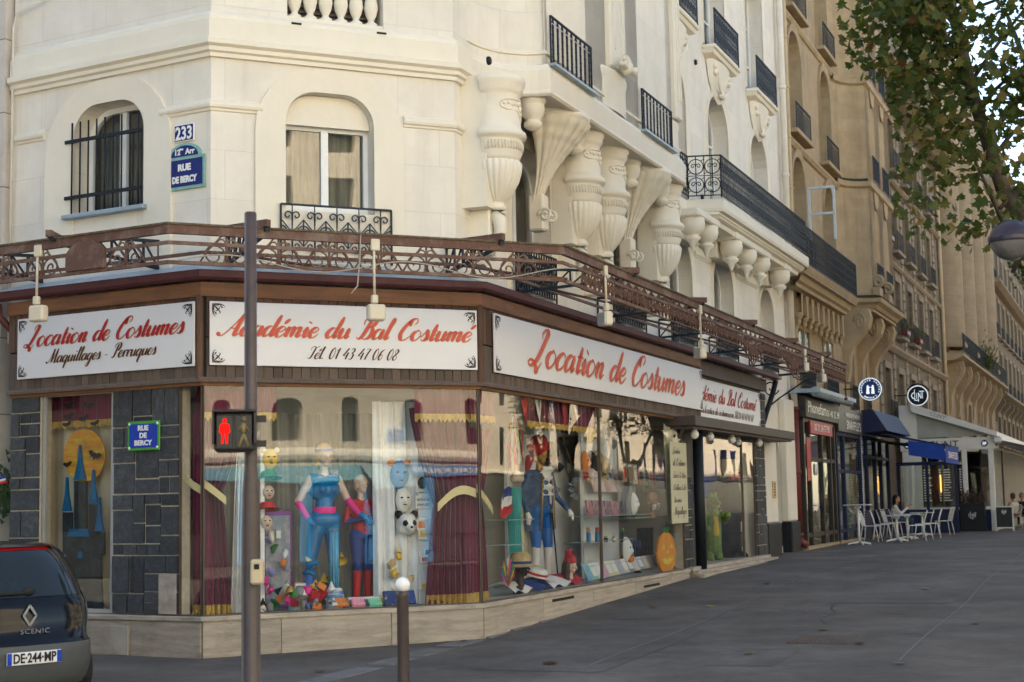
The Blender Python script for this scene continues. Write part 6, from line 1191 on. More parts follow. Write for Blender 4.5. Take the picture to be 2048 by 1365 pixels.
# planter, board
p = gp(1948, 1063); pl_ = thing('planter', 'black planter box with white interlocked letters and dry brown plants', 'planter', FE, FE.inverted() @ p)
MB().box(-.42, .42, -.2, .2, 0, .98, b=.01).obj('box', IRON, pl_); MB().lathe([(.3, 0), (.32, .01)], (0, -.21, .5), 24).obj('ring', mat('black_gloss', (.02, .02, .02), .15), pl_, rot=None); monogram(pl_, None, (0, .55), .22, ENW, -.21)
dr = MB(); rr = random.Random(5)
for i in range(420): 
    x, y, h_ = rr.uniform(-.42, .42), rr.uniform(-.18, .18), abs(rr.gauss(.2, .13)); dr.add([(x, y, .95+h_), (x+rr.uniform(-.06, .06), y+.03, .95+h_+.03), (x+.03, y, .95+h_+.07)], [(0, 1, 2)])
    if i % 5 == 0: dr.tube([(x, y, .9), (x+.02, y, .95+h_)], .004, 3)
dr.obj('dry_plants', mat('dry_plant', (.1, .06, .045), .9, var=.4, sc=8), pl_)
p = gp(2010, 1063); ab = thing('menu_board', 'black chalk board in a pale frame standing on the pavement', 'sign', FE, FE.inverted() @ p)
MB().box(-.26, .26, -.01, .01, .12, .82).obj('board', mat('chalkboard', (.018, .02, .022), .6, var=.3, sc=4), ab)
fr_ = MB()
for a, b in (((-.28, 0, 0), (-.28, 0, .86)), ((.28, 0, 0), (.28, 0, .86)), ((-.28, 0, .84), (.28, 0, .84)), ((-.28, 0, .12), (.28, 0, .12)), ((-.28, .4, 0), (-.28, .02, .86)), ((.28, .4, 0), (.28, .02, .86))): fr_.bar(a, b, .03, .04)
fr_.obj('frame', WT, ab); monogram(ab, None, (0, .66), .14, ENW, -.012)
# tables and chairs
WMET = mat('white_powder_coat', (.7, .7, .68), .4, var=.04)
def chair():
    t = thing('terrace_chair', 'x', 'chair', FC, group='white chairs of the pastry shop'); m = MB()
    for i in range(9): x = -.19+i*.0475; m.box(x-.014, x+.014, -.22, .2, .44, .452)
    m.tube([(-.21, .2, .445), (-.22, -.2, .445), (-.2, -.23, .445), (.2, -.23, .445), (.22, -.2, .445), (.21, .2, .445)], .012, 6); m.obj('seat', WMET, t)
    m = MB()
    for i in range(9): x = -.18+i*.045; m.tube([(x, .2, .46), (x, .235, .62), (x, .3, .82)], .006, 4)
    m.tube([(-.21, .2, .44), (-.22, .24, .62), (-.21, .305, .82), (-.17, .32, .86), (.17, .32, .86), (.21, .305, .82), (.22, .24, .62), (.21, .2, .44)], .012, 6); m.obj('backrest', WMET, t)
    for x, y in ((-1, -1), (1, -1), (-1, 1), (1, 1)): MB().tube([(x*.2, y*.19, .44), (x*.235, y*.26, 0)], .012, 6).obj('leg', WMET, t)
    return t
ch0 = chair(); first = True
CH = [(1743, 1084, 0, 'white slatted chair nearest the tall bistro table, back to the pastry shop'), (1765, 1080, 0, 'second white slatted chair from the tall bistro table, back to the pastry shop'), (1776, 1077, 0, 'third white slatted chair from the tall bistro table, back to the pastry shop'), (1786, 1074, 0, 'fourth white slatted chair from the tall bistro table, just before the seated woman'), (1834, 1083, 1, 'nearest white chair with its back to the street at the low tables'), (1848, 1080, 1, 'second white chair with its back to the street at the low tables'), (1864, 1077, 1, 'third white chair with its back to the street at the low tables'), (1889, 1070, 1, 'rightmost white chair, turned towards the tables beside the planter')]
for x, y, s_, lb in CH:
    p = gp(x, y); m = FC @ Matrix.Translation(FC.inverted() @ p) @ Matrix.Rotation(math.pi*s_+random.uniform(-.2, .2), 4, 'Z')
    if first: ch0.matrix_basis = m; WM[ch0] = m; ch0['label'] = lb; first = False
    else: copy_tree(ch0, m, lb)
def table(x, y, h_, w_, label):
    p = gp(x, y); t = thing('bistro_table', label, 'table', FC, FC.inverted() @ p, group='white pastry shop tables'); MB().box(-w_, w_, -w_, w_, h_-.025, h_, b=.006).obj('table_top', mat('pale_table_top', (.5, .53, .54), .35), t)
    MB().tube([(0, 0, .06), (0, 0, h_-.03)], .035, 10).obj('column', WMET, t); MB().bar((0, 0, h_-.04), (0, 0, h_-.1), .14, .14).obj('top_plate', WMET, t)
    for a in range(4): MB().tube([(0, 0, .08), (.3*math.cos(a*math.pi/2+.5), .3*math.sin(a*math.pi/2+.5), .03), (.31*math.cos(a*math.pi/2+.5), .31*math.sin(a*math.pi/2+.5), 0)], [.03, .022, .022], 6).obj('foot', WMET, t)
table(1719, 1090, 1.08, .33, 'tall white bistro table standing alone left of the chairs'); table(1795, 1084, .74, .36, 'low white table in front, between the two rows of chairs'); table(1816, 1079, .74, .36, 'low white table behind the front one, before the seated woman'); table(1846, 1072, .74, .34, 'low white table with a pastry, nearest the navy windscreen')
# people
SKIN = mat('skin', (.36, .2, .13), .6, var=.06); HAIR = mat('dark_hair', (.012, .009, .008), .55, var=.3, sc=20); WSH = mat('white_shirt', (.68, .66, .68), .8, bump=.5, bsc=9); JEAN = mat('blue_jeans', (.04, .07, .11), .85, var=.15); SHOE = mat('pale_shoes', (.4, .38, .35), .6); DKC = mat('dark_clothes', (.012, .012, .014), .85); TOPW = mat('white_tank_top', (.6, .56, .5), .8); FLOR = mat('flowered_skirt', (.08, .04, .04), .85, col2=(.3, .12, .12), sc=16, fac2=(.5, .6)); AUB = mat('auburn_hair', (.09, .04, .02), .55, var=.3, sc=20)
def hand(c, d, s_, k):
    """palm, four curled fingers of unequal length and a thumb"""
    c = Vector(c); d = Vector(d).normalized(); sd = d.cross(Vector((0, 0, 1))).normalized()*s_; up = sd.cross(d)*s_; P = [(c, c+d*.07, .03, .034, k)]
    for i, l in enumerate((.062, .072, .068, .052)): o = c+d*.08+sd*(.026-.0175*i); m_ = o+d*l*.55-up*.006; P += [(o, m_, .009, .0085, k), (m_, m_+d*l*.4-up*.02, .0085, .007, k)]
    P += [(c+sd*.028+d*.02, c+sd*.055+d*.06-up*.01, .011, .009, k), (c+sd*.055+d*.06-up*.01, c+sd*.05+d*.09-up*.02, .009, .008, k)]
    return P
def headp(c, k, kh, face=(0, -1), long=0):
    c = Vector(c); f = Vector((face[0], face[1], 0)).normalized(); s = Vector((-f.y, f.x, 0)); Z = Vector((0, 0, 1))
    P = [(c+Z*.02, c+Z*.03+f*.015, .088, .088, k), (c-Z*.04+f*.03, c-Z*.075+f*.05, .062, .038, k), (c+f*.095-Z*.005, c+f*.112-Z*.03, .011, .016, k), (c+s*.083, c+s*.083-Z*.03, .016, .012, k), (c-s*.083, c-s*.083-Z*.03, .016, .012, k), (c+f*.088-Z*.06-s*.018, c+f*.088-Z*.06+s*.018, .009, .009, k), (c+f*.082+Z*.02-s*.035, c+f*.082+Z*.02-s*.03, .014, .014, k), (c+f*.082+Z*.02+s*.035, c+f*.082+Z*.02+s*.03, .014, .014, k)]
    P += [(c-f*.03+Z*.045, c-f*.02+Z*.06, .098, .094, kh), (c-f*.06-Z*.02, c-f*.05+Z*.02, .07, .085, kh)]
    if long: P += [(c-f*.07-Z*.03, c-f*.08-Z*long, .07, .05, kh), (c-f*.05+s*.06, c-f*.05+s*.06-Z*long*.8, .04, .03, kh), (c-f*.05-s*.06, c-f*.05-s*.06-Z*long*.8, .04, .03, kh)]
    return P
def seated(arms='phone', ks=(0, 1, 2, 3, 4), hairlong=0, bare=False):
    sk, hr, top, leg, sh = ks; P = [((-.07, .1, .52), (.07, .1, .52), .13, .13, leg), ((0, .1, .6), (0, .12, .78), .125, .13, top), ((-.08, .12, .86), (.08, .12, .86), .115, .115, top), ((-.15, .11, .93), (.15, .11, .93), .06, .06, sk if bare else top), ((0, .1, .96), (0, .07, 1.06), .05, .047, sk)]
    P += headp((0, .06, 1.17), sk, hr, (0, -1), hairlong)
    for s in (-1, 1):
        P += [((s*.09, .05, .52), (s*.12, -.38, .53), .095, .065, leg), ((s*.12, -.38, .53), (s*.12, -.36, .1), .06, .042, leg), ((s*.12, -.34, .06), (s*.12, -.5, .04), .045, .035, sh)]
        if arms == 'phone': P += [((s*.19, .11, .92), (s*.23, -.06, .72), .055, .045, top), ((s*.23, -.06, .72), (s*.07, -.26, .9), .045, .034, top)]+hand((s*.06, -.28, .92), (-s*.4, -.5, .6), s, sk)
        else: P += [((s*.19, .11, .92), (s*.25, -.02, .7), .048, .042, sk if bare else top), ((s*.25, -.02, .7), (s*.12, -.3, .74), .04, .03, sk if bare else top)]+hand((s*.11, -.32, .745), (-s*.3, -.9, 0), s, sk)
    return P
def sitter(name_lbl, p, rot, mats, **kw):
    t = thing('person', name_lbl, 'person', FC, FC.inverted() @ p, rot=rot); body('body', seated(**kw), mats, t, .011); return t
pw = gp(1800, 1073)
t = sitter('woman in a white shirt and jeans sitting at the tables, looking at her phone', pw, .15, [SKIN, HAIR, WSH, JEAN, SHOE], hairlong=.16)
p = FC.inverted() @ pw; ph = thing('phone', 'dark phone held up by the woman in the white shirt', 'phone', FC @ Matrix.Translation(p) @ Matrix.Rotation(.15, 4, 'Z'), (0, -.37, 1.0)); MB().box(-.035, .035, -.005, .005, -.07, .07, b=.004).obj('case', IRON, ph, rot=Matrix.Rotation(-.5, 4, 'X'))
ck = copy_tree(ch0, FC @ Matrix.Translation(p) @ Matrix.Rotation(.15, 4, 'Z'), 'white slatted chair under the seated woman with the phone')
p = gp(2026, 1058); t = sitter('woman in a white tank top and flowered skirt seen from behind at the right edge', p, math.pi*.75, [SKIN, AUB, TOPW, FLOR, SHOE], arms='table', bare=True)
copy_tree(ch0, FC @ Matrix.Translation(FC.inverted() @ p) @ Matrix.Rotation(math.pi*.75, 4, 'Z'), 'chair under the woman in the white tank top'); 
p2 = gp(2046, 1054); t = sitter('person in black sitting at the right edge beyond the tank top woman', p2, -math.pi*.5, [SKIN, HAIR, DKC, DKC, SHOE], arms='table')
copy_tree(ch0, FC @ Matrix.Translation(FC.inverted() @ p2) @ Matrix.Rotation(-math.pi*.5, 4, 'Z'), 'chair under the person in black at the right edge')
# ---------------------------------------------------------------- the other side of the crossing, behind the camera (it shows in the shop glass)
nB = Vector((DB.y, -DB.x, 0)); FO = fm(P1+nB*29, -DB)
OPW = blockmat('sunlit_stone', (.47, .41, .32), 1.2, .5, streak=.2)
ob = thing('cafe_building', 'cream stone house with arched windows across the street, seen mirrored in the shop glass', 'building', FO, (-11, 0, 0))
oh = []
for i in range(-6, 8):
    c = -11.4+i*2.1; w_ = .46 if i % 2 else .26; oh += [(c-w_, c+w_, 3.85, 5.2, w_*.95), (c-.5, c+.5, 7.0, 9.4, 0), (c-.5, c+.5, 10.5, 12.6, 0), (c-.5, c+.5, 13.6, 15.6, 0)]
MB().wall(-27, 8, 3.0, 18, 0, oh, .35).obj('wall', OPW, ob, FO)
for h in oh: MB().box(h[0]-.02, h[1]+.02, .3, .34, h[2], h[3]).obj('window', CGL, ob, FO)
MB().box(-27, 8, .4, 12, 0, 19).obj('rear_body', OPW, ob, FO)
MB().sweep([(-27, 0), (8, 0)], [(0, 3.15), (.15, 3.2), (.25, 3.35), (.25, 3.5), (0, 3.6)]).obj('cornice', CREAMP, ob, FO)
MB().sweep([(-27, 0), (8, 0)], [(0, 6.0), (.12, 6.05), (.2, 6.2), (.2, 6.3), (0, 6.35)]).obj('cornice', CREAMP, ob, FO)
CBLUE = mat('cafe_blue', (.05, .22, .42), .5, var=.1); CGLS = mat('cafe_dark_glass', (.05, .05, .05), .2)
MB().box(-27, 8, .02, .3, 0, 3.0).obj('cafe_front', CGLS, ob, FO)
for i in range(17): MB().box(-26.5+i*2.05, -26.1+i*2.05, -.05, .05, 0, 2.6).obj('cafe_post', CBLUE, ob, FO)
MB().box(-16.3, -12.9, -.12, .05, 2.62, 3.02).obj('cafe_fascia', CBLUE, ob, FO); MB().box(-12.8, -5, -.1, .05, 2.55, 3.0).obj('cafe_fascia', mat('cafe_teal', (.12, .34, .42), .5), ob, FO)
text('LE CAFE POPULAIRE', .26, ENW, ob, FO, (-14.6, -.13, 2.73), bold=.006); text('BOIRE', .26, ENW, ob, FO, (-10.6, -.12, 2.66), bold=.006)
MB().add([(-13.1, -.1, 3.05), (-11.6, -.1, 3.05), (-11.6, -1.5, 2.3), (-13.1, -1.5, 2.3)], [(0, 1, 2, 3)]).obj('cafe_awning', mat('grey_teal_awning', (.2, .3, .32), .8), ob, FO)
pm2 = plate('street_plate', FO, -12.85, -.02, 4.0, .7, .42, 'blue street plate with green border on the house across the street', ENG, ENB, .04)
bar_ = thing('pavement_barrier', 'low brown crossed pavement barrier on the far side of the street', 'barrier', FO, (-14, -4, 0)); mbx = MB()
for i in range(5):
    x = -2.5+i*1.5; mbx.tube([(x, 0, 0), (x, 0, 1)], .03, 6)
    if i < 4: mbx.tube([(x, 0, .95), (x+1.5, 0, .95)], .025, 6); mbx.tube([(x, 0, .15), (x+1.5, 0, .95)], .015, 5); mbx.tube([(x, 0, .95), (x+1.5, 0, .15)], .015, 5)
mbx.obj('barrier_rails', POLE, bar_)
FO2 = fm(P2+Vector((DC.y, -DC.x, 0))*26, -DC)
ob2 = thing('terrace_houses', 'long row of houses, coloured darker for shade, across the avenue, seen only mirrored in the shop glass', 'building', FO2, (-70, 0, 0)); oh = []
for i in range(34):
    c = -128+i*3.4
    for z in (3.9, 7.4, 10.9, 14.4): oh.append((c-.6, c+.6, z, z+2.2, 0))
MB().wall(-130, -14, 0, 19, 0, oh, .35).obj('wall', blockmat('shade_darkened_stone', (.3, .25, .19), 1.2, .5), ob2, FO2); MB().box(-130, -14, -.3, -.02, 0, 3.3).obj('shop_fronts', CGLS, ob2, FO2); MB().box(-130, -14, .4, 12, 0, 20).obj('rear_body', CGL, ob2, FO2)  # stone and shop fronts darkened for tree shade, to weaken their reflection
for z in (3.3, 10.3, 17.5): MB().sweep([(-130, 0), (-14, 0)], [(0, z), (.5, z+.1), (.5, z+.22), (0, z+.3)]).obj('cornice', OPW, ob2, FO2)
nA = Vector((DA.y, -DA.x, 0)); FO3 = fm(P1+nA*17, -DA)
ob3 = thing('side_street_houses', 'houses across the side street, coloured dark as if unlit, seen only mirrored in the left window', 'building', FO3, (20, 0, 0)); oh = []
for i in range(20):
    for z in (1.2, 4.6, 7.8, 11, 14.2): oh.append((6+i*2.6, 7.3+i*2.6, z, z+2, 0))
MB().wall(5, 60, 0, 18, 0, oh, .35).obj('wall', mat('shade_dark_brick', (.04, .032, .028), .9, var=.2), ob3, FO3); MB().box(5, 60, .4, 12, 0, 19).obj('rear_body', CGL, ob3, FO3)  # near-black wall colour stands in for shade, keeping the left window's reflection dim
S.cycles.max_bounces = 8; S.cycles.diffuse_bounces = 4; S.cycles.glossy_bounces = 3; S.cycles.transparent_max_bounces = 10; S.cycles.transmission_bounces = 4; S.cycles.caustics_reflective = False; S.cycles.caustics_refractive = False
# ---------------------------------------------------------------- window display
VELV = mat('burgundy_velvet', (.13, .012, .035), .8, var=.3, sc=2.5, sheen=.4, bump=.2, bsc=6); GOLDF = mat('gold_fringe', (.5, .32, .08), .6, var=.3, sc=30, bump=.8, bsc=60); GOLDR = mat('pale_gold_satin', (.62, .5, .25), .4, var=.1); WSAT = mat('white_satin', (.72, .72, .72), .5, var=.08, bump=.4, bsc=5); GREYC = mat('grey_drape', (.34, .33, .31), .85, var=.2, sc=1.6, stretch=(6, 6, .4)); PURPL = mat('lilac_drape', (.25, .22, .42), .8, var=.2)
PLAS = mat('mannequin_skin', (.62, .47, .37), .35, var=.03); BLUS = mat('blue_satin', (.0, .14, .34), .25, var=.25, sc=2, bump=.5, bsc=7); PINK = mat('hot_pink', (.75, .03, .25), .5); REDC = mat('red_cloth', (.45, .02, .025), .6, var=.15); NAVC = mat('royal_blue_cloth', (.012, .035, .18), .6, var=.15); BLON = mat('blond_wig', (.6, .46, .22), .5, var=.2, sc=20); TANM = mat('straw', (.5, .36, .17), .8, var=.25, sc=25, bump=.5, bsc=60); BLKC = mat('black_felt', (.014, .013, .014), .85, var=.2); GOLDM = mat('gold_mask_paint', (.5, .3, .1), .35, metal=.4); WHM = mat('white_mask', (.72, .7, .66), .5); GRNC = mat('green_cloth', (.03, .2, .05), .7); ORNC = mat('orange_cloth', (.7, .2, .03), .6); YELC = mat('yellow_cloth', (.7, .45, .05), .6); TEAL = mat('teal_satin', (.03, .3, .3), .4, var=.2); CROC = mat('crocodile_plush', (.16, .24, .05), .9, var=.3, sc=12, bump=.8, bsc=50); CREAMC = mat('cream_cloth', (.65, .58, .42), .7); GREYG = mat('grey_prop', (.25, .25, .26), .5)
def drape(name, label, F, u0, u1, z0, z1, v, m, folds=8, amp=.04, tie=None, fringe=None, cat='curtain', nu=90, nv=40, seed=0):
    t = thing(name, label, cat, F, ((u0+u1)/2, v, z0)); rr = random.Random(seed); ph = [rr.uniform(0, 6) for _ in range(4)]
    def X(a, z):
        c0, c1 = u0, u1
        if tie:
            tu, tz, tw = tie; k = 1-.4*((tz-z)/max(.01, tz-z0))**.7 if z < tz else max(0, 1-(z-tz)/max(.01, z1-tz))**1.3
            c0 = u0+(tu-tw-u0)*k; c1 = u1+(tu+tw-u1)*k
        return c0+(c1-c0)*a
    def fn(a, b):
        z = z0+(z1-z0)*b; return (X(a, z), v+amp*math.sin(a*folds*6.283+ph[0]+.3*math.sin(z*2))+amp*.35*math.sin(a*folds*13.1+ph[1]+z), z)
    MB().grid(fn, nu, nv).obj('cloth', m, t, F)
    if fringe:
        for zf, h_ in fringe: MB().grid(lambda a, b: (X(a, zf), fn(a, (zf-z0)/(z1-z0))[1]-.012, zf-h_*b*(1+.25*math.sin(a*folds*25))), nu, 2).obj('fringe', GOLDF, t, F)
    return t, fn
def swag(par, F, a, b, dz, h_, v, m=GOLDR):
    MB().grid(lambda s, t: (a[0]+(b[0]-a[0])*s, v-.07-.03*math.sin(s*3.14), a[1]+(b[1]-a[1])*s-dz*math.sin(s*math.pi)-h_*t), 16, 3).obj('tie_back', m, par, F)
VF = .1
# curtains: left corner
t, _ = drape('velvet_curtain', 'burgundy velvet curtain with gold tie at the left corner of the middle window', FB, .02, .62, .5, 2.95, .2, VELV, 5, .035, (.18, 1.95, .1), [(.62, .12)], seed=1)
swag(t, FB, (.02, 2.12), (.3, 1.9), .0, .1, .12)
t, _ = drape('velvet_curtain', 'burgundy velvet curtain seen through the narrow side pane beside the slate pillar', FA, -.34, -.06, .5, 2.95, .24, VELV, 3, .03, None, [(.62, .12)], seed=2); swag(t, FA, (-.33, 2.2), (-.03, 2.02), .0, .1, .12)
for F, a, b, lb in ((FA, -.34, -.02, 'narrow burgundy valance with gold fringe behind the side pane'), (FB, .02, .95, 'burgundy valance with gold fringe at the top left of the middle window'), (FB, 2.75, 3.55, 'burgundy valance with gold fringe at the top right of the middle window'), (FC, .03, .9, 'burgundy valance with gold fringe at the left of the right window'), (FC, 2.0, 5.0, 'long dark burgundy valance behind the bunting'), (FA, -3.1, -1.48, 'burgundy valance with gold fringe above the castle picture')):
    drape('velvet_valance', lb, F, a, b, 2.86, 3.25, .14 if F is not FA else .3, VELV, max(3, int((b-a)*5)), .025, None, [(2.92, .09)], nv=6, seed=int(b*10))
t, _ = drape('velvet_curtain', 'burgundy velvet curtain with gold fringe at the right end of the middle window', FB, 2.72, 3.56, .5, 3.0, .22, VELV, 7, .045, (3.25, 1.75, .22), [(.62, .13)], seed=3); swag(t, FB, (3.02, 1.78), (3.55, 1.95), -.12, .11, .13)
t, _ = drape('velvet_curtain', 'burgundy velvet curtain just right of the corner in the right window', FC, .03, .95, .5, 2.75, .24, VELV, 7, .045, (.3, 1.8, .22), [(.62, .13)], seed=4); swag(t, FC, (.02, 2.02), (.55, 1.72), .02, .11, .13)
drape('grey_backdrop', 'grey pleated backdrop curtain behind the blue jumpsuit', FB, .55, 2.75, .47, 3.0, 1.5, GREYC, 9, .06, seed=5)
drape('white_drape', 'white satin drape beside the left burgundy curtain', FB, .3, .8, .5, 2.7, .42, WSAT, 4, .05, (.6, 2.5, .08), seed=6); drape('white_drape', 'pale satin drape left of the right burgundy curtain', FB, 2.35, 3.2, .5, 3.1, .6, WSAT, 5, .04, seed=7)
drape('lilac_backdrop', 'lilac drape behind the right burgundy curtain', FB, 2.9, 3.5, .5, 2.6, .75, PURPL, 5, .04, seed=8)
drape('cream_backdrop', 'cream cloth backdrop hanging behind the castle picture', FA, -3.12, -1.46, .5, 2.95, .42, mat('cream_backcloth', (.55, .47, .34), .85, var=.1, sc=1, stretch=(5, 5, .3)), 5, .02, seed=9)
# castle picture: dark towers with blue roofs in front of an orange moon, bats
cp_ = thing('castle_cutout', 'dark castle cutout with pointed blue roofs under an orange moon in the left window', 'decoration', FA, (-2.05, .2, .6)); CDK = mat('castle_black', (.018, .02, .022), .7, col2=(.03, .06, .06), sc=5); CBL = mat('castle_blue', (.0, .1, .22), .5, var=.3, sc=6); MOON = mat('orange_moon', (.6, .25, .03), .7, col2=(.75, .5, .04), sc=2.2, stretch=(1, 1, 4), dirt=.7, dirtcol=(.05, .03, .03))
def ca(x, y): return at(FA, x, y, .2)
def cpoly(pts, y0, y1, m, nm): MB().prism([(ca(x, y)[0]+2.05, ca(x, y)[1]-.6) for x, y in pts], y0, y1).obj(nm, m, cp_)
cpoly([(165+41*math.cos(R(a)), 911+53*math.sin(R(a))) for a in range(0, 360, 12)], .03, .05, MOON, 'moon')
for cx_, w_, yb, yt, yr in ((134, 9, 1110, 1025, 955), (160, 12, 1065, 962, 890), (187, 10, 1080, 1010, 940), (199, 9, 1110, 1065, 995)):
    cpoly([(cx_-w_, yb), (cx_+w_, yb), (cx_+w_, yt), (cx_-w_, yt)], .0, .03, CDK, 'tower'); cpoly([(cx_-w_*.95, yt-2), (cx_+w_*.95, yt-2), (cx_+w_*.35, yt-35), (cx_+1, yr), (cx_-1, yr), (cx_-w_*.35, yt-35)], -.015, .02, CBL, 'tower_roof')
cpoly([(130, 1218), (204, 1218), (200, 1080), (182, 1060), (137, 1060), (132, 1080)], -.005, .03, CDK, 'keep'); cpoly([(136, 1074), (182, 1074), (177, 1058), (141, 1058)], -.02, .01, CBL, 'keep_roof'); cpoly([(157, 1117), (166, 1117), (166, 1108), (161, 1101), (157, 1108)], -.014, -.005, CBL, 'gate_window')
batp = [(0, .25), (.12, .4), (.18, .25), (.55, .5), (1, .35), (.8, .0), (.62, -.05), (.5, -.3), (.3, -.1), (.1, -.35), (0, -.5)]; batp = batp+[(-x, z) for x, z in batp[::-1][1:-1]]
for x, y, s_, lb in ((137, 812, 15, 'topmost left bat'), (177, 811, 15, 'topmost right bat'), (138, 834, 16, 'bat above the left of the moon'), (168, 838, 15, 'tilted bat above the moon'), (134, 850, 13, 'lowest bat left above the moon'), (190, 848, 13, 'bat at the right above the moon'), (189, 912, 19, 'big bat in front of the moon'), (135, 930, 13, 'small bat at the left edge of the moon')):
    u, z = at(FA, x, y, .14); k = s_*18.5/3090; MB().prism([(a*k, b*k) for a, b in batp], -.003, .003).obj('paper_bat', BLKC, None, FA, (u, .14, z), 'black paper bat, the '+lb, 'decoration', 'paper bats in the left window', rot=Matrix.Rotation(random.uniform(-.5, .5), 4, 'Y'))
# ---- standing figures
def standing(armL, armR, k, legs=(.12, .12), hair=True, bust=0, hairlong=0, fem=True):
    """k: (skin, torso, legs, hands, shoes, hair, upper arm, forearm); arms are (elbow, hand, finger direction)"""
    sk, to, lg, hd, sh, hr, ua, fa = k; w_ = .16 if fem else .19
    P = [((-.07, 0, .96), (.07, 0, .96), .115, .115, lg), ((0, 0, 1.04), (0, 0, 1.14), .105 if fem else .125, .1 if fem else .125, to), ((-.06, 0, 1.28), (.06, 0, 1.28), .115, .115, to), ((-w_+.03, .01, 1.4), (w_-.03, .01, 1.4), .065, .065, to), ((0, .01, 1.42), (0, 0, 1.54), .05, .046, sk)]
    if bust: P += [((-.065, -.08, 1.3), (-.065, -.1, 1.29), .05, .045, to), ((.065, -.08, 1.3), (.065, -.1, 1.29), .05, .045, to)]
    P += headp((0, -.01, 1.65), sk, hr if hair else sk, (0, -1), hairlong)
    for s, lx in ((-1, legs[0]), (1, legs[1])): P += [((s*.085, 0, .93), (s*(lx*.85), -.02, .5), .1, .062, lg), ((s*(lx*.85), -.02, .5), (s*lx, .0, .1), .062, .045, sh if sh != lg else lg), ((s*lx, .02, .05), (s*(lx+.02), -.14, .035), .05, .036, sh)]
    for s, (e, h_, d) in ((-1, armL), (1, armR)): P += [((s*w_, .01, 1.4), e, .052, .042, ua), (e, h_, .042, .03, fa)]+hand(h_, d, s, hd)
    return P
def figure(name, label, F, x, ytop, v, prims, mats, h_=1.76, rot=0, zf=.47, H=None):
    u, z = at(F, x, ytop, v); k = (z-zf)/h_ if H is None else H/h_; t = thing(name, label, 'mannequin', F, (u, v, zf), rot=rot); body('body', prims, mats, t, .011, scale=(k, k, k)); return t, k
t, k = figure('mannequin', 'female mannequin in a shiny blue jumpsuit with pink belt and gloves', FB, 648, 893, .75, standing(((-.3, .02, 1.16), (-.24, -.12, .98), (.5, -.4, -.6)), ((.28, .02, 1.18), (.34, -.16, 1.02), (.6, -.4, -.4)), (0, 1, 1, 1, 3, 4, 0, 2), (.2, .12), bust=1, hairlong=.1), [PLAS, BLUS, PINK, mat('striped_boots', (.6, .5, .6), .5, col2=(.05, .15, .5), sc=9, fac2=(.48, .52)), BLON], rot=.1)
MB().lathe([(.118, 0), (.122, .01), (.122, .06), (.118, .07)], (0, 0, 0), 24, sy=.95).obj('belt', PINK, t, None, (0, 0, 1.03*k), scale=(k*1.05, k*1.05, k)); MB().lathe([(.106, 0), (.108, .03)], (0, 0, 0), 20).obj('headband', BLUS, t, None, (0, -.01*k, 1.7*k), scale=(k, k*1.08, k))
figure('mannequin', 'plain bald mannequin in red top and royal blue trousers, arms folded', FB, 722, 955, .85, standing(((-.27, -.02, 1.16), (-.02, -.2, 1.2), (1, -.2, .1)), ((.27, -.02, 1.16), (.04, -.22, 1.13), (-1, -.1, .1)), (0, 1, 2, 2, 1, 0, 1, 2), (.1, .1), hair=False, fem=False), [PLAS, REDC, NAVC], rot=.3)
COATB = mat('blue_brocade', (.02, .06, .16), .5, col2=(.06, .12, .22), sc=14, fac2=(.45, .6)); STOCK = mat('white_stocking', (.66, .62, .6), .7)
t, k = figure('mannequin', 'mannequin in an old court costume: blue coat, white jabot, blue breeches, gold mask', FC, 1078, 893, .8, standing(((-.29, .02, 1.14), (-.33, -.12, .92), (-.1, -.3, -.9)), ((.28, .02, 1.14), (.36, -.14, .95), (.2, -.5, -.8)), (0, 1, 2, 3, 3, 5, 1, 1), (.12, .12), hair=False, fem=False), [GOLDM, COATB, mat('bright_blue_satin', (.0, .11, .4), .35, var=.2), STOCK, GOLDM, GOLDM], rot=-.45)
MB().grid(lambda a, b: ((a-.5)*(.16+.04*math.sin(b*9)), -.12-.03*math.sin(b*20)-.02*math.cos(a*6), 1.5-.36*b), 8, 14).obj('jabot', WHM, t, scale=(k, k, k))
for s in (-1, 1): MB().grid(lambda a, b: (s*(.08+.16*a), -.135+.14*a+.02*b, 1.42-.72*b), 5, 8).obj('coat_front', COATB, t, scale=(k, k, k)); MB().tube([(s*.082, -.142, 1.4), (s*.1, -.15, 1.1), (s*.12, -.14, .72)], .011, 5).obj('gold_braid', GOLDM, t, scale=(k, k, k))
MB().grid(lambda a, b: (.25*math.cos(R(20+140*a)), .2*math.sin(R(20+140*a)), 1.0-.42*b), 14, 6).obj('coat_tail', COATB, t, scale=(k, k, k))
ht = body('red_hat', [((-.02, .0, 1.74), (.04, .02, 1.82), .13, .1, 0), ((-.15, .0, 1.75), (.12, -.02, 1.76), .05, .05, 0), ((.0, .08, 1.84), (.1, .12, 1.9), .06, .03, 0), ((-.08, .1, 1.6), (-.12, .1, 1.45), .06, .03, 0), ((.1, .1, 1.6), (.13, .1, 1.48), .05, .03, 0)], [REDC], t, .012, scale=(k, k, k))
a, b = at(FC, 1104, 1022, .6), at(FC, 1117, 1145, .6); cn = thing('cane', 'slim black cane with gold knob standing beside the court costume', 'cane', FC, (b[0], .6, .47)); MB().tube([(0, 0, 0), (a[0]-b[0], 0, a[1]-.47)], .012, 6).obj('shaft', BLKC, cn); MB().ball((a[0]-b[0], 0, a[1]-.47), .03, 6).obj('knob', GOLDM, cn)
# teal and cream dresses behind
for x0, x1, m, lb, v in ((1020, 1038, TEAL, 'teal satin dress hanging behind the court costume', .95), (1036, 1062, CREAMC, 'cream gown hanging at the left of the court costume', 1.05)):
    (a, z1), (b, _) = at(FC, x0, 975, v), at(FC, x1, 975, v); drape('hanging_dress', lb, FC, a, b, .5, z1, v, m, 4, .05, cat='dress', seed=int(x0))
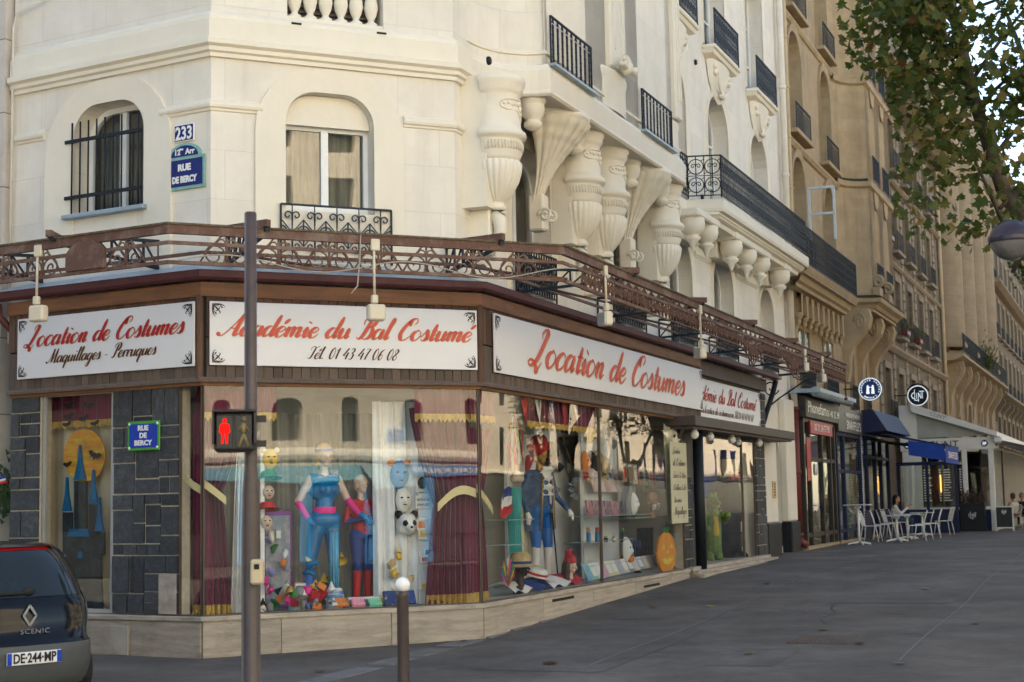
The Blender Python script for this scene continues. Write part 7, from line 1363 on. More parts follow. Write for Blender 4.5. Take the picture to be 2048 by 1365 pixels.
# ---- masks, hats, heads
def mask(F, x, y, v, s_, m, label, nose=.25, tall=1.3, ears=None, mouth=True):
    u, z = at(F, x, y, v); t = thing('mask', label, 'mask', F, (u, v, z))
    MB().grid(lambda a, b: (s_*math.sin((a-.5)*2.9)*math.sin(.15+b*2.84)**.6, -s_*.75*math.cos((a-.5)*2.9)*math.sin(.1+b*2.94)**.7-s_*nose*math.exp(-((a-.5)/.07)**2-((b-.45)/.1)**2), s_*tall*(b*2-1)), 20, 20).obj('face', m, t)
    for sx in (-1, 1): MB().ball((sx*s_*.38, -s_*.72, s_*.25), s_*.15, 5, sc=(1.2, .35, .7)).obj('eye_hole', BLKC, t)
    if mouth: MB().ball((0, -s_*.72, -s_*.55), s_*.14, 5, sc=(1.8, .4, .5)).obj('mouth', BLKC, t)
    if ears:
        for sx in (-1, 1): MB().ball((sx*s_*.85, -.01, s_*tall*.85), s_*.36, 6, sc=(1, .4, 1)).obj('ear', ears, t)
    return t
def hat(F, x, y, v, r, h_, m, label, rotx=0, band=None, brim=1.7, up=0):
    u, z = at(F, x, y, v); t = thing('hat', label, 'hat', F, (u, v, z), rot=Matrix.Rotation(rotx, 4, 'X'))
    MB().lathe([(r*brim*1.0, up), (r*brim*.8, up*.3), (r*1.02, 0), (r, .02), (r*.95, h_*.8), (r*.8, h_), (.001, h_*1.02)], (0, 0, 0), 22).obj('felt', m, t)
    if band: MB().lathe([(r*1.03, .01), (r*1.02, .045)], (0, 0, 0), 22).obj('band', band, t)
    return t
def headbust(F, x, ytop, v, zb, label, skin, hair, extra=(), mats=None, H=.42, rot=0, shoulders=True):
    u, z = at(F, x, ytop, v); t = thing('wig_bust', label, 'display head', F, (u, v, zb), rot=rot); k = (z-zb)/H
    P = headp((0, 0, .3), 0, 1, (0, -1))+[((0, .01, .22), (0, .01, .08), .05, .055, 0)]
    if shoulders: P += [((-.09, 0, .03), (.09, 0, .03), .06, .06, 2)]
    body('head', P+list(extra), mats or [skin, hair, skin], t, .01, scale=(k, k, k)); return t, k
def pack(F, x, y, v, w_, h_, m, label, lean=.2, d=.02, nm='packet', cat='packet', m2=None, grp=None, rotz=0, floor=None):
    u, z = at(F, x, y, v); z = floor or z; t = thing(nm, label, cat, F, (u, v, z), rot=Matrix.Rotation(rotz, 4, 'Z') @ Matrix.Rotation(-lean, 4, 'X'), group=grp); MB().box(-w_/2, w_/2, -d/2, d/2, 0, h_, b=min(.006, d*.3)).obj('box', m, t)
    if m2: MB().box(-w_*.36, w_*.36, -d/2-.002, -d/2+.001, h_*.2, h_*.75).obj('print', m2, t); MB().box(-w_*.42, w_*.42, -d/2-.003, -d/2, h_*.82, h_*.95).obj('header', WHM, t)
    return t
# middle window, left column of masks
MB().box(*(lambda a, b: (a[0], b[0]))(at(FB, 519, 1000, .5), at(FB, 527, 1000, .5)), .45, .9, .47, 2.6).obj('display_board', WHM, None, FB, None, 'narrow white upright board carrying masks behind the brown post', 'board')
mask(FB, 540, 918, .45, .1, YELC, 'yellow animal mask with brown muzzle at the top of the left board', .6, 1.25, CREAMC)
hat(FB, 537, 958, .42, .1, .09, GRNC, 'green cloth cap on the left board below the yellow mask', -.2); hat(FB, 535, 1020, .42, .1, .09, REDC, 'red cloth cap on the left board below the green cap', -.2)
mask(FB, 537, 985, .45, .075, PLAS, 'flesh coloured mask under the green cap', .45, 1.1); mask(FB, 533, 1045, .45, .075, PLAS, 'flesh coloured mask under the red cap', .45, 1.1)
u, z = at(FB, 560, 1038, .6); fr = thing('picture', 'small picture in a purple frame leaning behind the toys', 'picture', FB, (u, .75, .5), rot=.3); MB().box(-.22, .22, -.02, .02, 0, z-.4, b=.01).obj('frame', mat('purple_frame', (.2, .06, .25), .5), fr); MB().box(-.18, .18, -.024, -.018, .05, z-.46).obj('picture_sheet', mat('picture_print', (.2, .25, .3), .5, col2=(.5, .4, .4), sc=6), fr)
RB = [REDC, YELC, GRNC, BLUS, PINK, ORNC, WHM, TEAL]
def heap(F, x, y, v, n, label, ms, r=.07, sx=.2, nm='toy_heap'):
    u, z = at(F, x, y, v); rr = random.Random(int(x)); t = thing(nm, label, 'toys', F, (u, v, .47))
    for i in range(n):
        a = rr.uniform(0, 6.28); e = rr.uniform(-sx, sx), rr.uniform(-.12, .12), rr.uniform(0, max(.06, z-.47)); q = [(e[0], e[1], e[2]+r), (e[0]+r*1.6*math.cos(a), e[1]+r*math.sin(a), e[2]+r*1.3)]
        o = MB(); kk = i % 4
        if kk == 0: o.box(-r*1.3, r*1.3, -r*.5, r*.5, -r*.8, r*.8, b=.006)
        elif kk == 1: o.lathe([(r*1.1, -r*.6), (r*.9, -r*.5), (.004, r*1.6)], (0, 0, 0), 12)
        elif kk == 2: o.tube([(-r, 0, 0), (-r*.2, 0, r*.7), (r*.8, 0, r*.3), (r*1.5, 0, -r*.2)], [r*.3, r*.7, r*.5, r*.2], 8)
        else: o.lathe([(r*.2, -r), (r*.7, -r*.9), (r*.75, r*.4), (r*.3, r*.8), (r*.3, r*1.2), (.004, r*1.2)], (0, 0, 0), 12)
        o.obj('toy', ms[i % len(ms)], t, None, (e[0], e[1], e[2]+r), rot=Matrix.Rotation(a, 4, 'Z') @ Matrix.Rotation(rr.uniform(-.9, .9), 4, 'Y'))
    return t
heap(FB, 550, 1070, .65, 12, 'pile of colourful party toys beside the brown post', [GRNC, ORNC, WHM, PURPL, CREAMC, GREYG], .06, .18); heap(FB, 650, 1118, .55, 14, 'heap of red, yellow and blue toys at the feet of the blue jumpsuit', [REDC, YELC, BLUS, GRNC], .07, .22); heap(FB, 555, 1165, .3, 9, 'heap of dark and pink small props near the brown post', [PINK, BLKC, CREAMC, GREYG], .045, .2); heap(FB, 640, 1165, .3, 9, 'heap of orange and white small props in front of the toys', [ORNC, WHM, GREYG, BLUS], .045, .16)
u, z = at(FB, 668, 1057, .45); t = thing('display_tube', 'tall clear tube of light blue sticks', 'tube', FB, (u, .45, .47)); MB().lathe([(.07, .28), (.07, z-.47)], (0, 0, 0), 16).obj('tube', GLASSS, t)
for i in range(9): MB().tube([(.045*math.cos(i*.7), .045*math.sin(i*.7), .25), (.045*math.cos(i*.7), .045*math.sin(i*.7), z-.52)], .014, 5).obj('stick', mat('sky_blue_stick', (.08, .4, .65), .4) if i == 0 else bpy.data.materials['sky_blue_stick'], t)
MB().lathe([(.11, 0), (.1, .12), (.13, .13), (.1, .26), (.08, .28)], (0, 0, 0), 16).obj('striped_base', mat('candy_stripes', (.7, .65, .6), .5, col2=(.1, .25, .5), sc=7, stretch=(.2, .2, 3), fac2=(.48, .54)), t)
for x, m, c in ((683, ORNC, 'orange'), (718, PINK, 'pink'), (752, GRNC, 'mint green')): pack(FB, x, 1212, .22, .17, .12, mat(c.replace(' ', '_')+'_confetti', {'orange': (.7, .22, .06), 'pink': (.75, .3, .38), 'mint green': (.2, .55, .38)}[c], .6, var=.4, sc=40), c+' bag of confetti lying at the front of the middle window', .9, .05, 'confetti_bag', 'bag')
pack(FB, 783, 1212, .22, .17, .2, mat('starry_box', (.02, .04, .14), .5, col2=(.6, .55, .3), sc=14, fac2=(.6, .64)), 'navy box printed with stars at the front, left of the bollard ball', .5, .04, 'star_box', 'box'); pack(FB, 822, 1208, .22, .14, .18, mat('starry_box_b', (.02, .05, .2), .5, col2=(.6, .6, .5), sc=12, fac2=(.6, .64)), 'small blue star box at the front, right of the bollard ball', .5, .04, 'star_box', 'box')
u, z = at(FB, 772, 1165, .4); MB().lathe([(.03, 0), (.06, .0), (.11, .1), (.105, .1), (.05, .01)], (0, 0, 0), 18).obj('bowl', YELC, None, FB, (u, .4, .5), 'yellow bowl on the floor of the middle window', 'bowl')
# right side board of the middle window
(a, z1), (b, _) = at(FB, 833, 950, .55), at(FB, 892, 950, .55); MB().box(a, b, .5, .54, .5, z1+.1).obj('display_board', WSAT, None, FB, None, 'pale board with hung party goods left of the right velvet curtain', 'board')
mask(FB, 798, 950, .55, .13, mat('blue_mask', (.1, .25, .5), .5), 'blue and flesh coloured mask left of the pale board', .3, 1.4, ORNC); mask(FB, 806, 1000, .55, .11, WHM, 'white bearded mask left of the pale board', .3, 1.5); body('bear_mask', [((0, 0, 0), (0, -.02, .02), .14, .13, 0), ((0, -.12, -.03), (0, -.15, -.04), .06, .05, 0), ((-.1, 0, .12), (-.11, 0, .14), .05, .05, 1), ((.1, 0, .12), (.11, 0, .14), .05, .05, 1), ((-.055, -.12, .03), (-.06, -.125, .02), .032, .035, 1), ((.055, -.12, .03), (.06, -.125, .02), .032, .035, 1), ((0, -.19, -.03), (0, -.195, -.03), .018, .018, 1)], [WHM, BLKC], None, .012, FB, (*[at(FB, 813, 1050, .5)[0], .5, at(FB, 813, 1050, .5)[1]],), label='black and white bear head hanging left of the pale board', cat='mask')
hp = pack(FB, 843, 985, .47, .16, .2, WHM, 'packet with a dark hairpiece at the top of the pale board', 0, .02, 'hairpiece_packet'); MB().ball((0, -.03, .12), .065, 6, sc=(1, .5, 1.2)).obj('hairpiece', BLKC, hp)
pp = pack(FB, 846, 1018, .47, .2, .17, WHM, 'white paper card reading bonne annee on the pale board', 0, .006, 'paper_card', 'card'); text('BONNE', .05, NAVC, pp, None, (0, -.006, .1)); text('ANNEE', .05, NAVC, pp, None, (0, -.006, .035))
for x, y, c1, lb in ((843, 1062, ORNC, 'orange and white candles'), (868, 1066, CREAMC, 'cream striped candles'), (846, 1080, YELC, 'yellow party blowers'), (857, 1112, BLUS, 'blue and red party hats'), (850, 1127, REDC, 'red and yellow streamers'), (854, 1180, YELC, 'yellow and blue party sets')): pack(FB, x, y, .45, .13 if y != 1180 else .22, .16 if y < 1100 else .1, WHM, 'hanging pack of '+lb+' on the pale board', .05, .03, m2=c1)
heap(FB, 800, 1105, .5, 10, 'small tan plush toys left of the party packs', [TANM, CREAMC, WHM, YELC], .05, .12)
# right window: boards and shelves
for x0, x1, y0, v, lb in ((1012, 1068, 865, 1.2, 'tall white display board behind the court costume'), (1068, 1160, 860, 1.35, 'wide white display board with hats and eye masks'), (1162, 1232, 845, .9, 'white shelf board with masks in the middle of the right window')):
    (a, z1), (b, _) = at(FC, x0, y0, v), at(FC, x1, y0, v); MB().box(a, b, v, v+.05, .48, z1).obj('display_board', WSAT, None, FC, None, lb, 'board')
for x0, x1, y, v, lb in ((1162, 1250, 1085, .5, 'glass shelf with make-up bottles'), (1160, 1290, 1033, .55, 'glass shelf with packets above the make-up'), (1255, 1325, 1036, .4, 'glass shelf with the bald head'), (995, 1048, 1040, .45, 'glass shelf under the tricolour fan'), (995, 1035, 1090, .45, 'lower glass shelf at the left of the right window')):
    (a, z), (b, _) = at(FC, x0, y, v), at(FC, x1, y, v); MB().box(a, b, v-.16, v+.3, z-.012, z).obj('glass_shelf', mat('shelf_glass', (.3, .42, .4), .1, spec=.6) if 'shelf_glass' not in bpy.data.materials else bpy.data.materials['shelf_glass'], None, FC, None, lb, 'shelf')
flag = ['red', 'white', 'blue', 'red', 'black', 'white']
for i, (x, c) in enumerate(zip((1047, 1075, 1100, 1126, 1140, 1150), flag)):
    u, z = at(FC, x, 786, .12); h_ = (.44, .46, .46, .56, .6, .5)[i]; MB().add([(-.17, 0, 0), (.17, 0, 0), (.02, -.02, -h_), (0, .006, -h_*.5)], [(0, 1, 3), (0, 3, 2), (1, 2, 3)]).obj('pennant', {'red': REDC, 'white': WHM, 'blue': NAVC, 'black': BLKC}[c], None, FC, (u, .12, z), ('first red', 'first white', 'blue', 'second red', 'black', 'last white')[i]+' pennant of the bunting counted from the left', 'pennant', 'bunting in the right window')
gl_ = thing('streamer_bundle', 'bundle of multicoloured streamers hanging at the upper left of the right window', 'streamers', FC, (at(FC, 1026, 830, .3)[0], .3, 2.2)); rr = random.Random(4)
for i in range(26):
    x, y = rr.uniform(-.16, .16), rr.uniform(-.08, .08); zt = rr.uniform(.5, .85); MB().tube([(x*.4, y*.4, zt), (x+.05*math.sin(i), y, zt-.2), (x*1.2, y, zt-.4), (x*1.3+.04*math.cos(i), y, zt-.55)], [.008, .016, .016, .005], 4, flat=.3).obj('streamer', RB[i % 8], gl_)
fe = thing('feather_fan', 'spray of multicoloured feathers at the bottom left of the right window', 'feathers', FC, (at(FC, 1010, 1175, .35)[0], .35, .5))
for i in range(13): a = R(30+i*10); MB().grid(lambda s, t: (math.cos(a)*.34*s+(t-.5)*.07*math.sin(s*3.1), -.05, math.sin(a)*.42*s+.12), 8, 2).obj('feather', RB[i % 8], fe)
u, z = at(FC, 1012, 1010, .4); tf = thing('paper_fan', 'blue white and red paper fan at the left of the right window', 'fan', FC, (u, .4, z))
for i, m in enumerate((REDC, WHM, NAVC)): MB().add([(-.2+.02*i, -.01*i, -.2+.13*i), (.2-.02*i, -.01*i, -.12+.13*i), (.26-.05*i, -.01*i, .0+.12*i), (.0, -.03-.01*i, -.02+.14*i), (-.24+.05*i, -.01*i, -.03+.12*i)], [(0, 1, 2, 3), (0, 3, 4)]).obj('paper_band', m, tf)
headbust(FC, 1033, 895, .7, at(FC, 1033, 962, .7)[1], 'display head with a white curled wig left of the court costume', PLAS, WHM, [((0, .05, .36), (0, .1, .2), .1, .09, 1), ((.1, .02, .28), (.1, .04, .14), .04, .035, 1), ((-.1, .02, .28), (-.1, .04, .14), .04, .035, 1)])
hat(FC, 1097, 905, 1.3, .16, .14, BLKC, 'round black felt hat on the white board behind the court costume', 1.3, REDC)
tc = thing('tricorn_hat', 'black tricorn hat with gold braid on the white board', 'hat', FC, (*[at(FC, 1130, 895, 1.3)[0], 1.25, at(FC, 1130, 895, 1.3)[1]],)); tp_ = [(-.36, .16), (.4, .22), (.3, -.08), (.06, -.3), (-.14, -.1)]; MB().prism(tp_, -.04, .02).obj('felt', BLKC, tc); MB().tube([(x, -.05, z) for x, z in tp_], .012, 5, closed=True).obj('braid', GOLDM, tc)
mask(FC, 1118, 935, 1.28, .1, BLKC, 'black and red eye mask on the white board below the tricorn', .3, .8, None, False); mask(FC, 1138, 932, 1.28, .12, GREYG, 'grey lace mask on the white board, right of the black one', .3, 1.0, None, False); mask(FC, 1100, 945, 1.28, .08, GOLDM, 'small gold eye mask beside the court costume', .3, .7, None, False); mask(FC, 1100, 975, 1.28, .09, TANM, 'brown leather mask beside the court costume', .6, .8, None, False); mask(FC, 1113, 980, 1.28, .07, GREYG, 'small grey mask below the black one', .3, .8, None, False)
rf = thing('ruff', 'pale blue frilled ruff on the white board', 'ruff', FC, (at(FC, 1145, 978, 1.25)[0], 1.2, at(FC, 1145, 978, 1.25)[1])); MB().grid(lambda a, b: ((.12+.22*b+.03*math.sin(a*70)*b)*math.cos(a*6.283)*1.3, -.04*math.sin(a*70)*b-.05, (.1+.1*b)*math.sin(a*6.283)), 120, 3).obj('frill', mat('pale_blue_frill', (.5, .58, .7), .8), rf)
mask(FC, 1178, 868, .85, .15, YELC, 'golden yellow flower mask at the top of the shelf board', .3, 1.1, YELC); mask(FC, 1203, 872, .85, .13, WHM, 'plain white full mask at the top of the shelf board', .2, 1.35); mask(FC, 1225, 876, .85, .15, GREYG, 'grey skull mask at the right top of the shelf board', .1, 1.35, None); mask(FC, 1168, 925, .85, .13, ORNC, 'orange mask on the shelf board', .3, 1.5)
hat(FC, 1203, 932, .8, .17, .1, TANM, 'straw boater hat on the shelf board', 1.35, BLKC); hat(FC, 1188, 928, .84, .14, .1, BLKC, 'black hat half hidden behind the straw boater', 1.35)
for i in range(5): pack(FC, 1195+i*11, 985, .7, .3, .42, mat('pack_pink_%d' % i, ((.5, .3, .3), (.6, .45, .45), (.45, .2, .22), (.6, .5, .5), (.4, .3, .3))[i], .35, col2=(.65, .6, .55), sc=7), ('first', 'second', 'third', 'fourth', 'fifth')[i]+' pink costume packet from the left on the shelf board', .3, .03, 'costume_packet')
for i in range(6): pack(FC, 1182+i*12, 1032, .6, .26, .26, mat('pack_dark_%d' % i, ((.3, .02, .08), (.1, .02, .1), (.3, .05, .2), (.05, .03, .1), (.35, .1, .15), (.2, .15, .2))[i], .3, col2=(.5, .35, .4), sc=9), ('first', 'second', 'third', 'fourth', 'fifth', 'sixth')[i]+' dark glossy packet from the left on the upper glass shelf', .2, .03, 'costume_packet')
for i in range(9):
    u, z = at(FC, 1172+i*8.5, 1085, .5); bt = thing('makeup_bottle', ('first', 'second', 'third', 'fourth', 'fifth', 'sixth', 'seventh', 'eighth', 'ninth')[i]+' make-up bottle from the left on the lower glass shelf', 'bottle', FC, (u, .45+.08*(i % 2), z)); h_ = (.2, .24, .24, .14, .1, .08, .1, .12, .24)[i]; MB().lathe([(.035, 0), (.035, h_*.7), (.02, h_*.75)], (0, 0, 0), 10).obj('bottle', [BLUS, BLUS, BLUS, WHM, BLKC, WHM, CREAMC, GREYG, BLKC][i], bt); MB().lathe([(.03, h_*.75), (.03, h_), (.001, h_)], (0, 0, 0), 10).obj('cap', [GREYG, ORNC, REDC, WHM, GOLDM, BLKC, GOLDM, WHM, GRNC][i], bt)
for i in range(14):
    u, z = at(FC, 1184+i*10.2, 1162-i*2.3, .25); c = [(.1, .35, .45), (.15, .4, .2), (.6, .55, .5), (.5, .2, .3), (.55, .45, .2), (.6, .5, .2), (.3, .3, .35), (.5, .45, .4), (.15, .2, .15), (.6, .55, .5), (.2, .3, .4), (.55, .4, .35), (.5, .5, .5), (.3, .2, .2)][i]
    pack(FC, 1184+i*10.2, 1162-i*2.3, .28, .3, .3-.006*i, mat('card_%d' % i, c, .3, col2=tuple(min(.7, x*.4+.35) for x in c), sc=8), 'glossy accessory card number %s from the left in the front row of the right window' % ('one', 'two', 'three', 'four', 'five', 'six', 'seven', 'eight', 'nine', 'ten', 'eleven', 'twelve', 'thirteen', 'fourteen')[i], .45, .02, 'accessory_card', 'card', WHM if i % 3 else None, 'accessory cards in the front row')
t, k = headbust(FC, 1140, 1098, .35, .5, 'display head with a red cone cap and brown hair on the tricolour cloth', PLAS, mat('brown_wig', (.06, .025, .015), .5, var=.3, sc=20), [((.1, .02, .34), (.12, .02, .12), .045, .05, 1), ((-.1, .02, .34), (-.12, .02, .12), .045, .05, 1), ((0, .06, .3), (0, .07, .1), .09, .09, 1), ((0, .0, .4), (.03, .05, .52), .11, .05, 3), ((.03, .05, .52), (.05, .0, .56), .05, .03, 3)], [PLAS, bpy.data.materials['brown_wig'], WHM, REDC], H=.58)
t, k = headbust(FC, 1040, 1105, .35, .5, 'dark haired head under a straw hat at the left of the tricolour cloth', mat('dark_brown_wig', (.03, .015, .01), .5), bpy.data.materials['dark_brown_wig'], H=.46); MB().lathe([(.26, .3), (.2, .31), (.13, .33), (.12, .42), (.08, .46), (.001, .465)], (0, 0, 0), 22).obj('straw_hat', TANM, t, scale=(k, k, k)); MB().lathe([(.134, .33), (.13, .36)], (0, 0, 0), 22).obj('hat_band', NAVC, t, scale=(k, k, k))
(a, _), (b, _) = at(FC, 1040, 1170, .15), at(FC, 1185, 1160, .15)
tc_ = thing('tricolour_cloth', 'blue white and red cloth draped on the floor of the right window', 'cloth', FC, (a, .2, .48))
for i, m in enumerate((WHM, NAVC, WHM, REDC)): MB().grid(lambda s, t: ((b-a)*(i+s)/4, .02+.5*t, .05+.12*math.sin(t*2.6)+.03*math.sin((i+s)*9+t*5)), 14, 8).obj('stripe', m, tc_)
hat(FC, 1072, 1150, .5, .17, .1, WHM, 'white boater hat with red band on the tricolour cloth', .3, REDC)
t, k = headbust(FC, 1306, 990, .4, at(FC, 1306, 1036, .4)[1], 'bald old man head with moustache on the right glass shelf', mat('ruddy_latex', (.42, .22, .16), .5, var=.15, sc=8), bpy.data.materials['ruddy_latex'], [((-.05, -.1, .23), (.05, -.1, .23), .025, .025, 3), ((-.1, -.05, .2), (-.1, -.03, .15), .04, .03, 3), ((.1, -.05, .2), (.1, -.03, .15), .04, .03, 3)], [bpy.data.materials['ruddy_latex'], bpy.data.materials['ruddy_latex'], bpy.data.materials['ruddy_latex'], WHM], H=.4)
mask(FC, 1266, 1008, .4, .13, WHM, 'white clown mask beside the bald head', .2, 1.5); mask(FC, 1250, 1100, .4, .17, WHM, 'plain white full mask standing at the right of the floor', .2, 1.3)
body('small_pumpkin', [((.07*math.cos(i*.785), .07*math.sin(i*.785), .08), (.07*math.cos(i*.785), .07*math.sin(i*.785), .1), .055, .055, 0) for i in range(8)]+[((0, 0, .15), (.01, 0, .2), .015, .01, 1)], [ORNC, GRNC], None, .012, FC, (at(FC, 1255, 1118, .38)[0], .38, at(FC, 1255, 1128, .38)[1]), label='small orange pumpkin among the front cards', cat='pumpkin')
cd = thing('candelabra', 'dark three armed candelabra at the right of the floor', 'candelabra', FC, (at(FC, 1275, 1130, .5)[0], .5, .5)); MB().lathe([(.09, 0), (.03, .04), (.02, .3), (.03, .32)], (0, 0, 0), 12).obj('stem', BLKC, cd)
for s_ in (-1, 0, 1): MB().tube([(0, 0, .25), (s_*.1, 0, .28), (s_*.16, 0, .36), (s_*.16, 0, .42)], .014, 6).obj('arm', BLKC, cd); MB().tube([(s_*.16, 0, .42), (s_*.16, 0, .56)], .018, 8).obj('candle', NAVC, cd)
for x, y, lb in ((1290, 1085, 'black jacket hung at the right of the right window'), (1255, 1000, 'dark grey costume hung behind the clown mask')): (a, z1) = at(FC, x-14, y-28, .7); (b, z0) = at(FC, x+14, y+32, .7); drape('hung_costume', lb, FC, a, b, min(z0, z1-.6), z1, .7, DKC if x == 1290 else GREYG, 4, .05, cat='costume', seed=x)
(a, z1), (b, z0) = at(FC, 1285, 910, .6), at(FC, 1335, 985, .6); po = thing('framed_poster', 'dark blue framed poster at the right of the right window', 'poster', FC, (a, .6, z0)); MB().box(0, b-a, 0, .04, 0, z1-z0, b=.008).obj('frame', GREYG, po); MB().box(.08, b-a-.08, -.006, 0, .06, z1-z0-.06).obj('print', mat('poster_print', (.02, .03, .1), .4, col2=(.25, .1, .2), sc=3, fac2=(.5, .65)), po)
(a, z1), (b, z0) = at(FC, 1313, 1066, .1), at(FC, 1351, 1145, .1); pk = thing('pumpkin_cutout', 'big flat orange pumpkin face with green stalk at the right window edge', 'decoration', FC, ((a+b)/2, .1, (z0+z1)/2)); w_, h_ = (b-a)/2, (z1-z0)/2
MB().prism([(w_*(1+.04*math.cos(R(a_)*8))*math.cos(R(a_)), h_*math.sin(R(a_))) for a_ in range(0, 360, 10)], -.02, .02).obj('face', mat('pumpkin_print', (.75, .28, .02), .5, var=.25, sc=3, stretch=(5, 1, .6)), pk); MB().prism([(-.08, h_*.95), (.1, h_*.95), (.16, h_*1.2), (-.02, h_*1.22)], -.02, .02).obj('stalk', GRNC, pk)
for q in ([(-.5, .2), (-.2, .2), (-.3, .45)], [(.2, .2), (.5, .2), (.38, .45)], [(-.08, .0), (.1, .0), (0, .15)], [(-.55, -.2), (-.3, -.3), (-.2, -.2), (0, -.35), (.2, -.2), (.35, -.3), (.55, -.2), (.3, -.5), (0, -.56), (-.3, -.5)]): MB().prism([(x*w_*1.3, z*h_) for x, z in q], -.026, -.02).obj('cut_shape', mat('pumpkin_yellow', (.8, .55, .05), .5) if 'pumpkin_yellow' not in bpy.data.materials else bpy.data.materials['pumpkin_yellow'], pk)
mask(FC, 1333, 880, .2, .26, CREAMC, 'long cream carnival mask at the upper right of the right window', .1, 2.4)
(a, z1), (b, z0) = at(FC, 1336, 884, .0), at(FC, 1373, 1046, .0); lb_ = thing('services_panel', 'pale yellow panel with brown script listing the shop services beside the entrance', 'sign', FC, (a, -.03, z0)); MB().box(0, b-a, -.01, .01, 0, z1-z0, b=.003).obj('panel', mat('pale_yellow_panel', (.55, .5, .32), .6, var=.05), lb_)
for i, s_ in enumerate(('Location', 'de Costumes', 'Farces & Attra', 'Cotillons & Art', 'Décoration', 'Maquillages')):
    try: script(s_, (b-a)*(.5 if i in (0, 4) else .8), (b-a)*.12, (z1-z0)*(.86-.15*i), -.012, .3, hz=.9).obj('lettering', BROWNP, lb_)
    except KeyError: pass
# more small goods on the boards and the floor
CLN = ['red', 'gold', 'white', 'black', 'green', 'pink', 'blue', 'silver']; CLM = [REDC, GOLDM, WHM, BLKC, GRNC, PINK, BLUS, GREYG]
for i in range(8): mask(FC, 1168+i*8.2, 952+(i % 2)*7, .8, .075, CLM[i], 'small '+CLN[i]+' eye mask in the row under the hats of the shelf board', .3, .8, None, False)
for i in range(7): pack(FC, 1250+i*10.5, 965+i*1.5, .5, .2, .34, mat('wig_pack_%d' % i, ((.3, .2, .1), (.1, .1, .12), (.5, .35, .15), (.35, .05, .05), (.2, .25, .3), (.4, .3, .3), (.15, .1, .1))[i], .4, col2=(.5, .46, .4), sc=6), CLN[i]+' tagged wig packet in the row above the clown mask', .05, .03, 'wig_packet', m2=CLM[i])
for i in range(6): hat(FB, 580+i*9, 1188+(i % 2)*6, .3, .055, .09, CLM[(i*3+1) % 8], 'tiny '+CLN[(i*3+1) % 8]+' party hat on the front floor of the middle window', .4*(i % 3-1), None, 1.1)
for i in range(6): pack(FB, 588+i*13, 1140+(i % 3)*5, .7, .16, .22, mat('toy_box_%d' % i, ((.1, .25, .3), (.45, .1, .1), (.5, .4, .1), (.1, .3, .12), (.3, .1, .3), (.5, .5, .45))[i], .4, col2=(.5, .5, .45), sc=9), CLN[(i+2) % 8]+' printed toy box standing behind the toy heap', .1, .06, 'toy_box', 'box', m2=CLM[i], floor=.475+.12*(i % 2))
for i in range(5): pack(FB, 705+i*15, 1176-(i % 2)*8, .4, .13, .15, mat('gift_bag_%d' % i, ((.45, .4, .35), (.5, .1, .12), (.3, .35, .4), (.5, .42, .2), (.2, .3, .2))[i], .5, col2=(.6, .55, .5), sc=12), CLN[(i*3+1) % 8]+' tagged paper bag in front of the red and blue mannequin', .1, .07, 'paper_bag', 'bag', m2=CLM[(i*3+1) % 8], floor=.475)
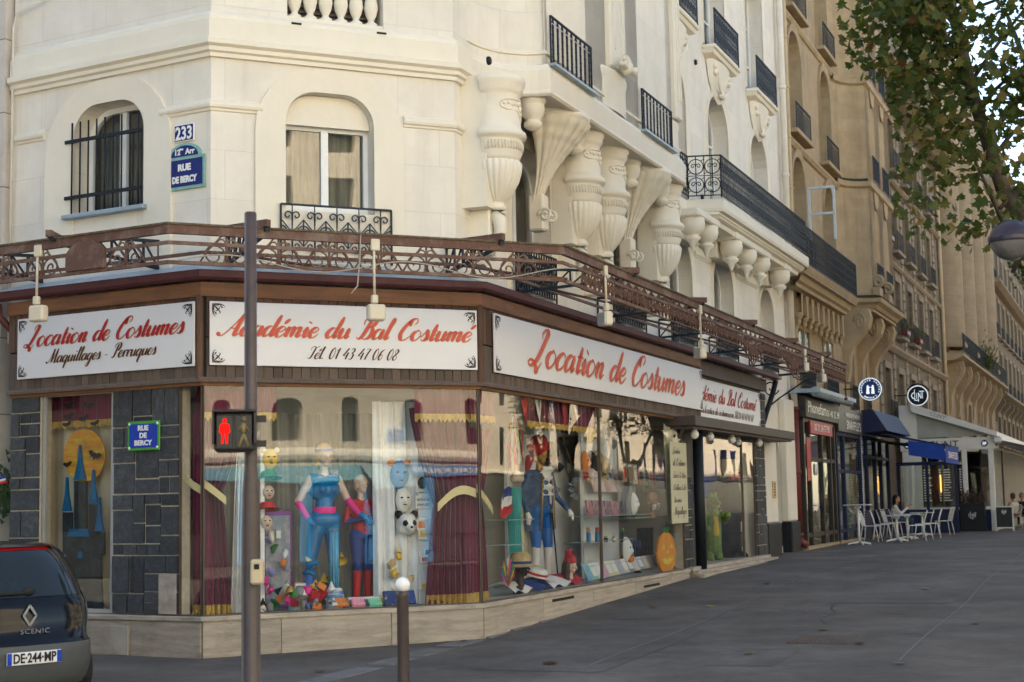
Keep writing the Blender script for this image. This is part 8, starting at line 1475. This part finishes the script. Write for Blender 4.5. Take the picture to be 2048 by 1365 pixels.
# entrance showcase
BLUEB = mat('showcase_blue', (.01, .06, .3), .6); (a, z1), (b, z0) = at(FC, 1407, 905, .78), at(FC, 1436, 960, .78); MB().box(a, b, .78, .82, z0-.4, z1).obj('blue_panel', BLUEB, None, FC, None, 'bright blue panel at the back of the entrance showcase', 'panel')
t, k = figure('costume_stand', 'tall black plush costume with red bow tie and blue hat in the entrance showcase', FC, 1453, 905, .44, [((0, 0, .3), (0, 0, .9), .2, .22, 0), ((0, 0, .9), (0, 0, 1.3), .22, .2, 0), ((-.1, 0, .3), (-.12, -.02, .08), .11, .13, 0), ((.1, 0, .3), (.12, -.02, .08), .11, .13, 0), ((.12, -.1, .06), (.12, -.2, .06), .1, .08, 0), ((-.12, -.1, .06), (-.12, -.2, .06), .1, .08, 0), ((-.2, 0, 1.25), (-.3, 0, .95), .08, .07, 0), ((-.3, 0, .95), (-.28, -.05, .7), .07, .06, 0), ((.2, 0, 1.25), (.3, 0, .95), .08, .07, 0), ((.3, 0, .95), (.28, -.05, .7), .07, .06, 0), ((0, 0, 1.3), (0, 0, 1.45), .09, .09, 0), ((0, 0, 1.55), (0, -.02, 1.68), .16, .14, 1)], [mat('black_plush', (.012, .011, .012), .95, var=.3, sc=30, bump=.6, bsc=60), CREAMC], 1.82, -.4)
bw = MB()
for s_ in (-1, 1): bw.prism([(0, .02), (s_*.13, .09), (s_*.14, -.08), (0, -.02)], -.03, .03)
bw.obj('bow_tie', REDC, t, None, (0, -.2, 1.4*k), scale=(k, k, k)); MB().lathe([(.2, 1.7), (.19, 1.73), (.15, 1.75), (.15, 1.86), (.001, 1.88)], (0, 0, 0), 20).obj('blue_hat', BLUEB, t, scale=(k, k, k))
figure('costume_stand', 'green crocodile costume with a yellow belly and long snout in the entrance showcase', FC, 1424, 985, .36, [((0, 0, .3), (0, 0, .85), .17, .18, 0), ((0, 0, .85), (0, 0, 1.1), .17, .12, 0), ((-.09, 0, .3), (-.1, -.02, .08), .085, .09, 0), ((.09, 0, .3), (.1, -.02, .08), .085, .09, 0), ((-.1, -.05, .05), (-.1, -.15, .04), .07, .05, 0), ((.1, -.05, .05), (.1, -.15, .04), .07, .05, 0), ((0, 0, 1.15), (0, 0, 1.3), .13, .13, 0), ((0, -.08, 1.3), (0, -.32, 1.24), .075, .06, 0), ((0, -.08, 1.22), (0, -.28, 1.17), .06, .045, 1), ((-.06, -.04, 1.42), (-.06, -.05, 1.43), .04, .04, 0), ((.06, -.04, 1.42), (.06, -.05, 1.43), .04, .04, 0), ((0, -.12, .6), (0, -.12, .9), .08, .07, 1), ((-.17, 0, 1.02), (-.24, -.05, .75), .065, .055, 0), ((-.24, -.05, .75), (-.2, -.2, .7), .055, .06, 0), ((.17, 0, 1.02), (.22, -.15, .85), .065, .055, 0), ((.22, -.15, .85), (.2, -.32, .98), .055, .07, 0), ((0, .15, .4), (0, .35, .12), .1, .04, 0)], [CROC, YELC], 1.46, -.9, .49)
headbust(FC, 1478, 1065, .3, .5, 'olive green latex head on the floor of the entrance showcase', mat('olive_latex', (.16, .15, .05), .6, var=.2), BLKC, rot=-.3); pack(FC, 1500, 1112, .3, .4, .4, BLKC, 'black box on the floor of the entrance showcase', .05, .2, 'box', 'box', GREYG)
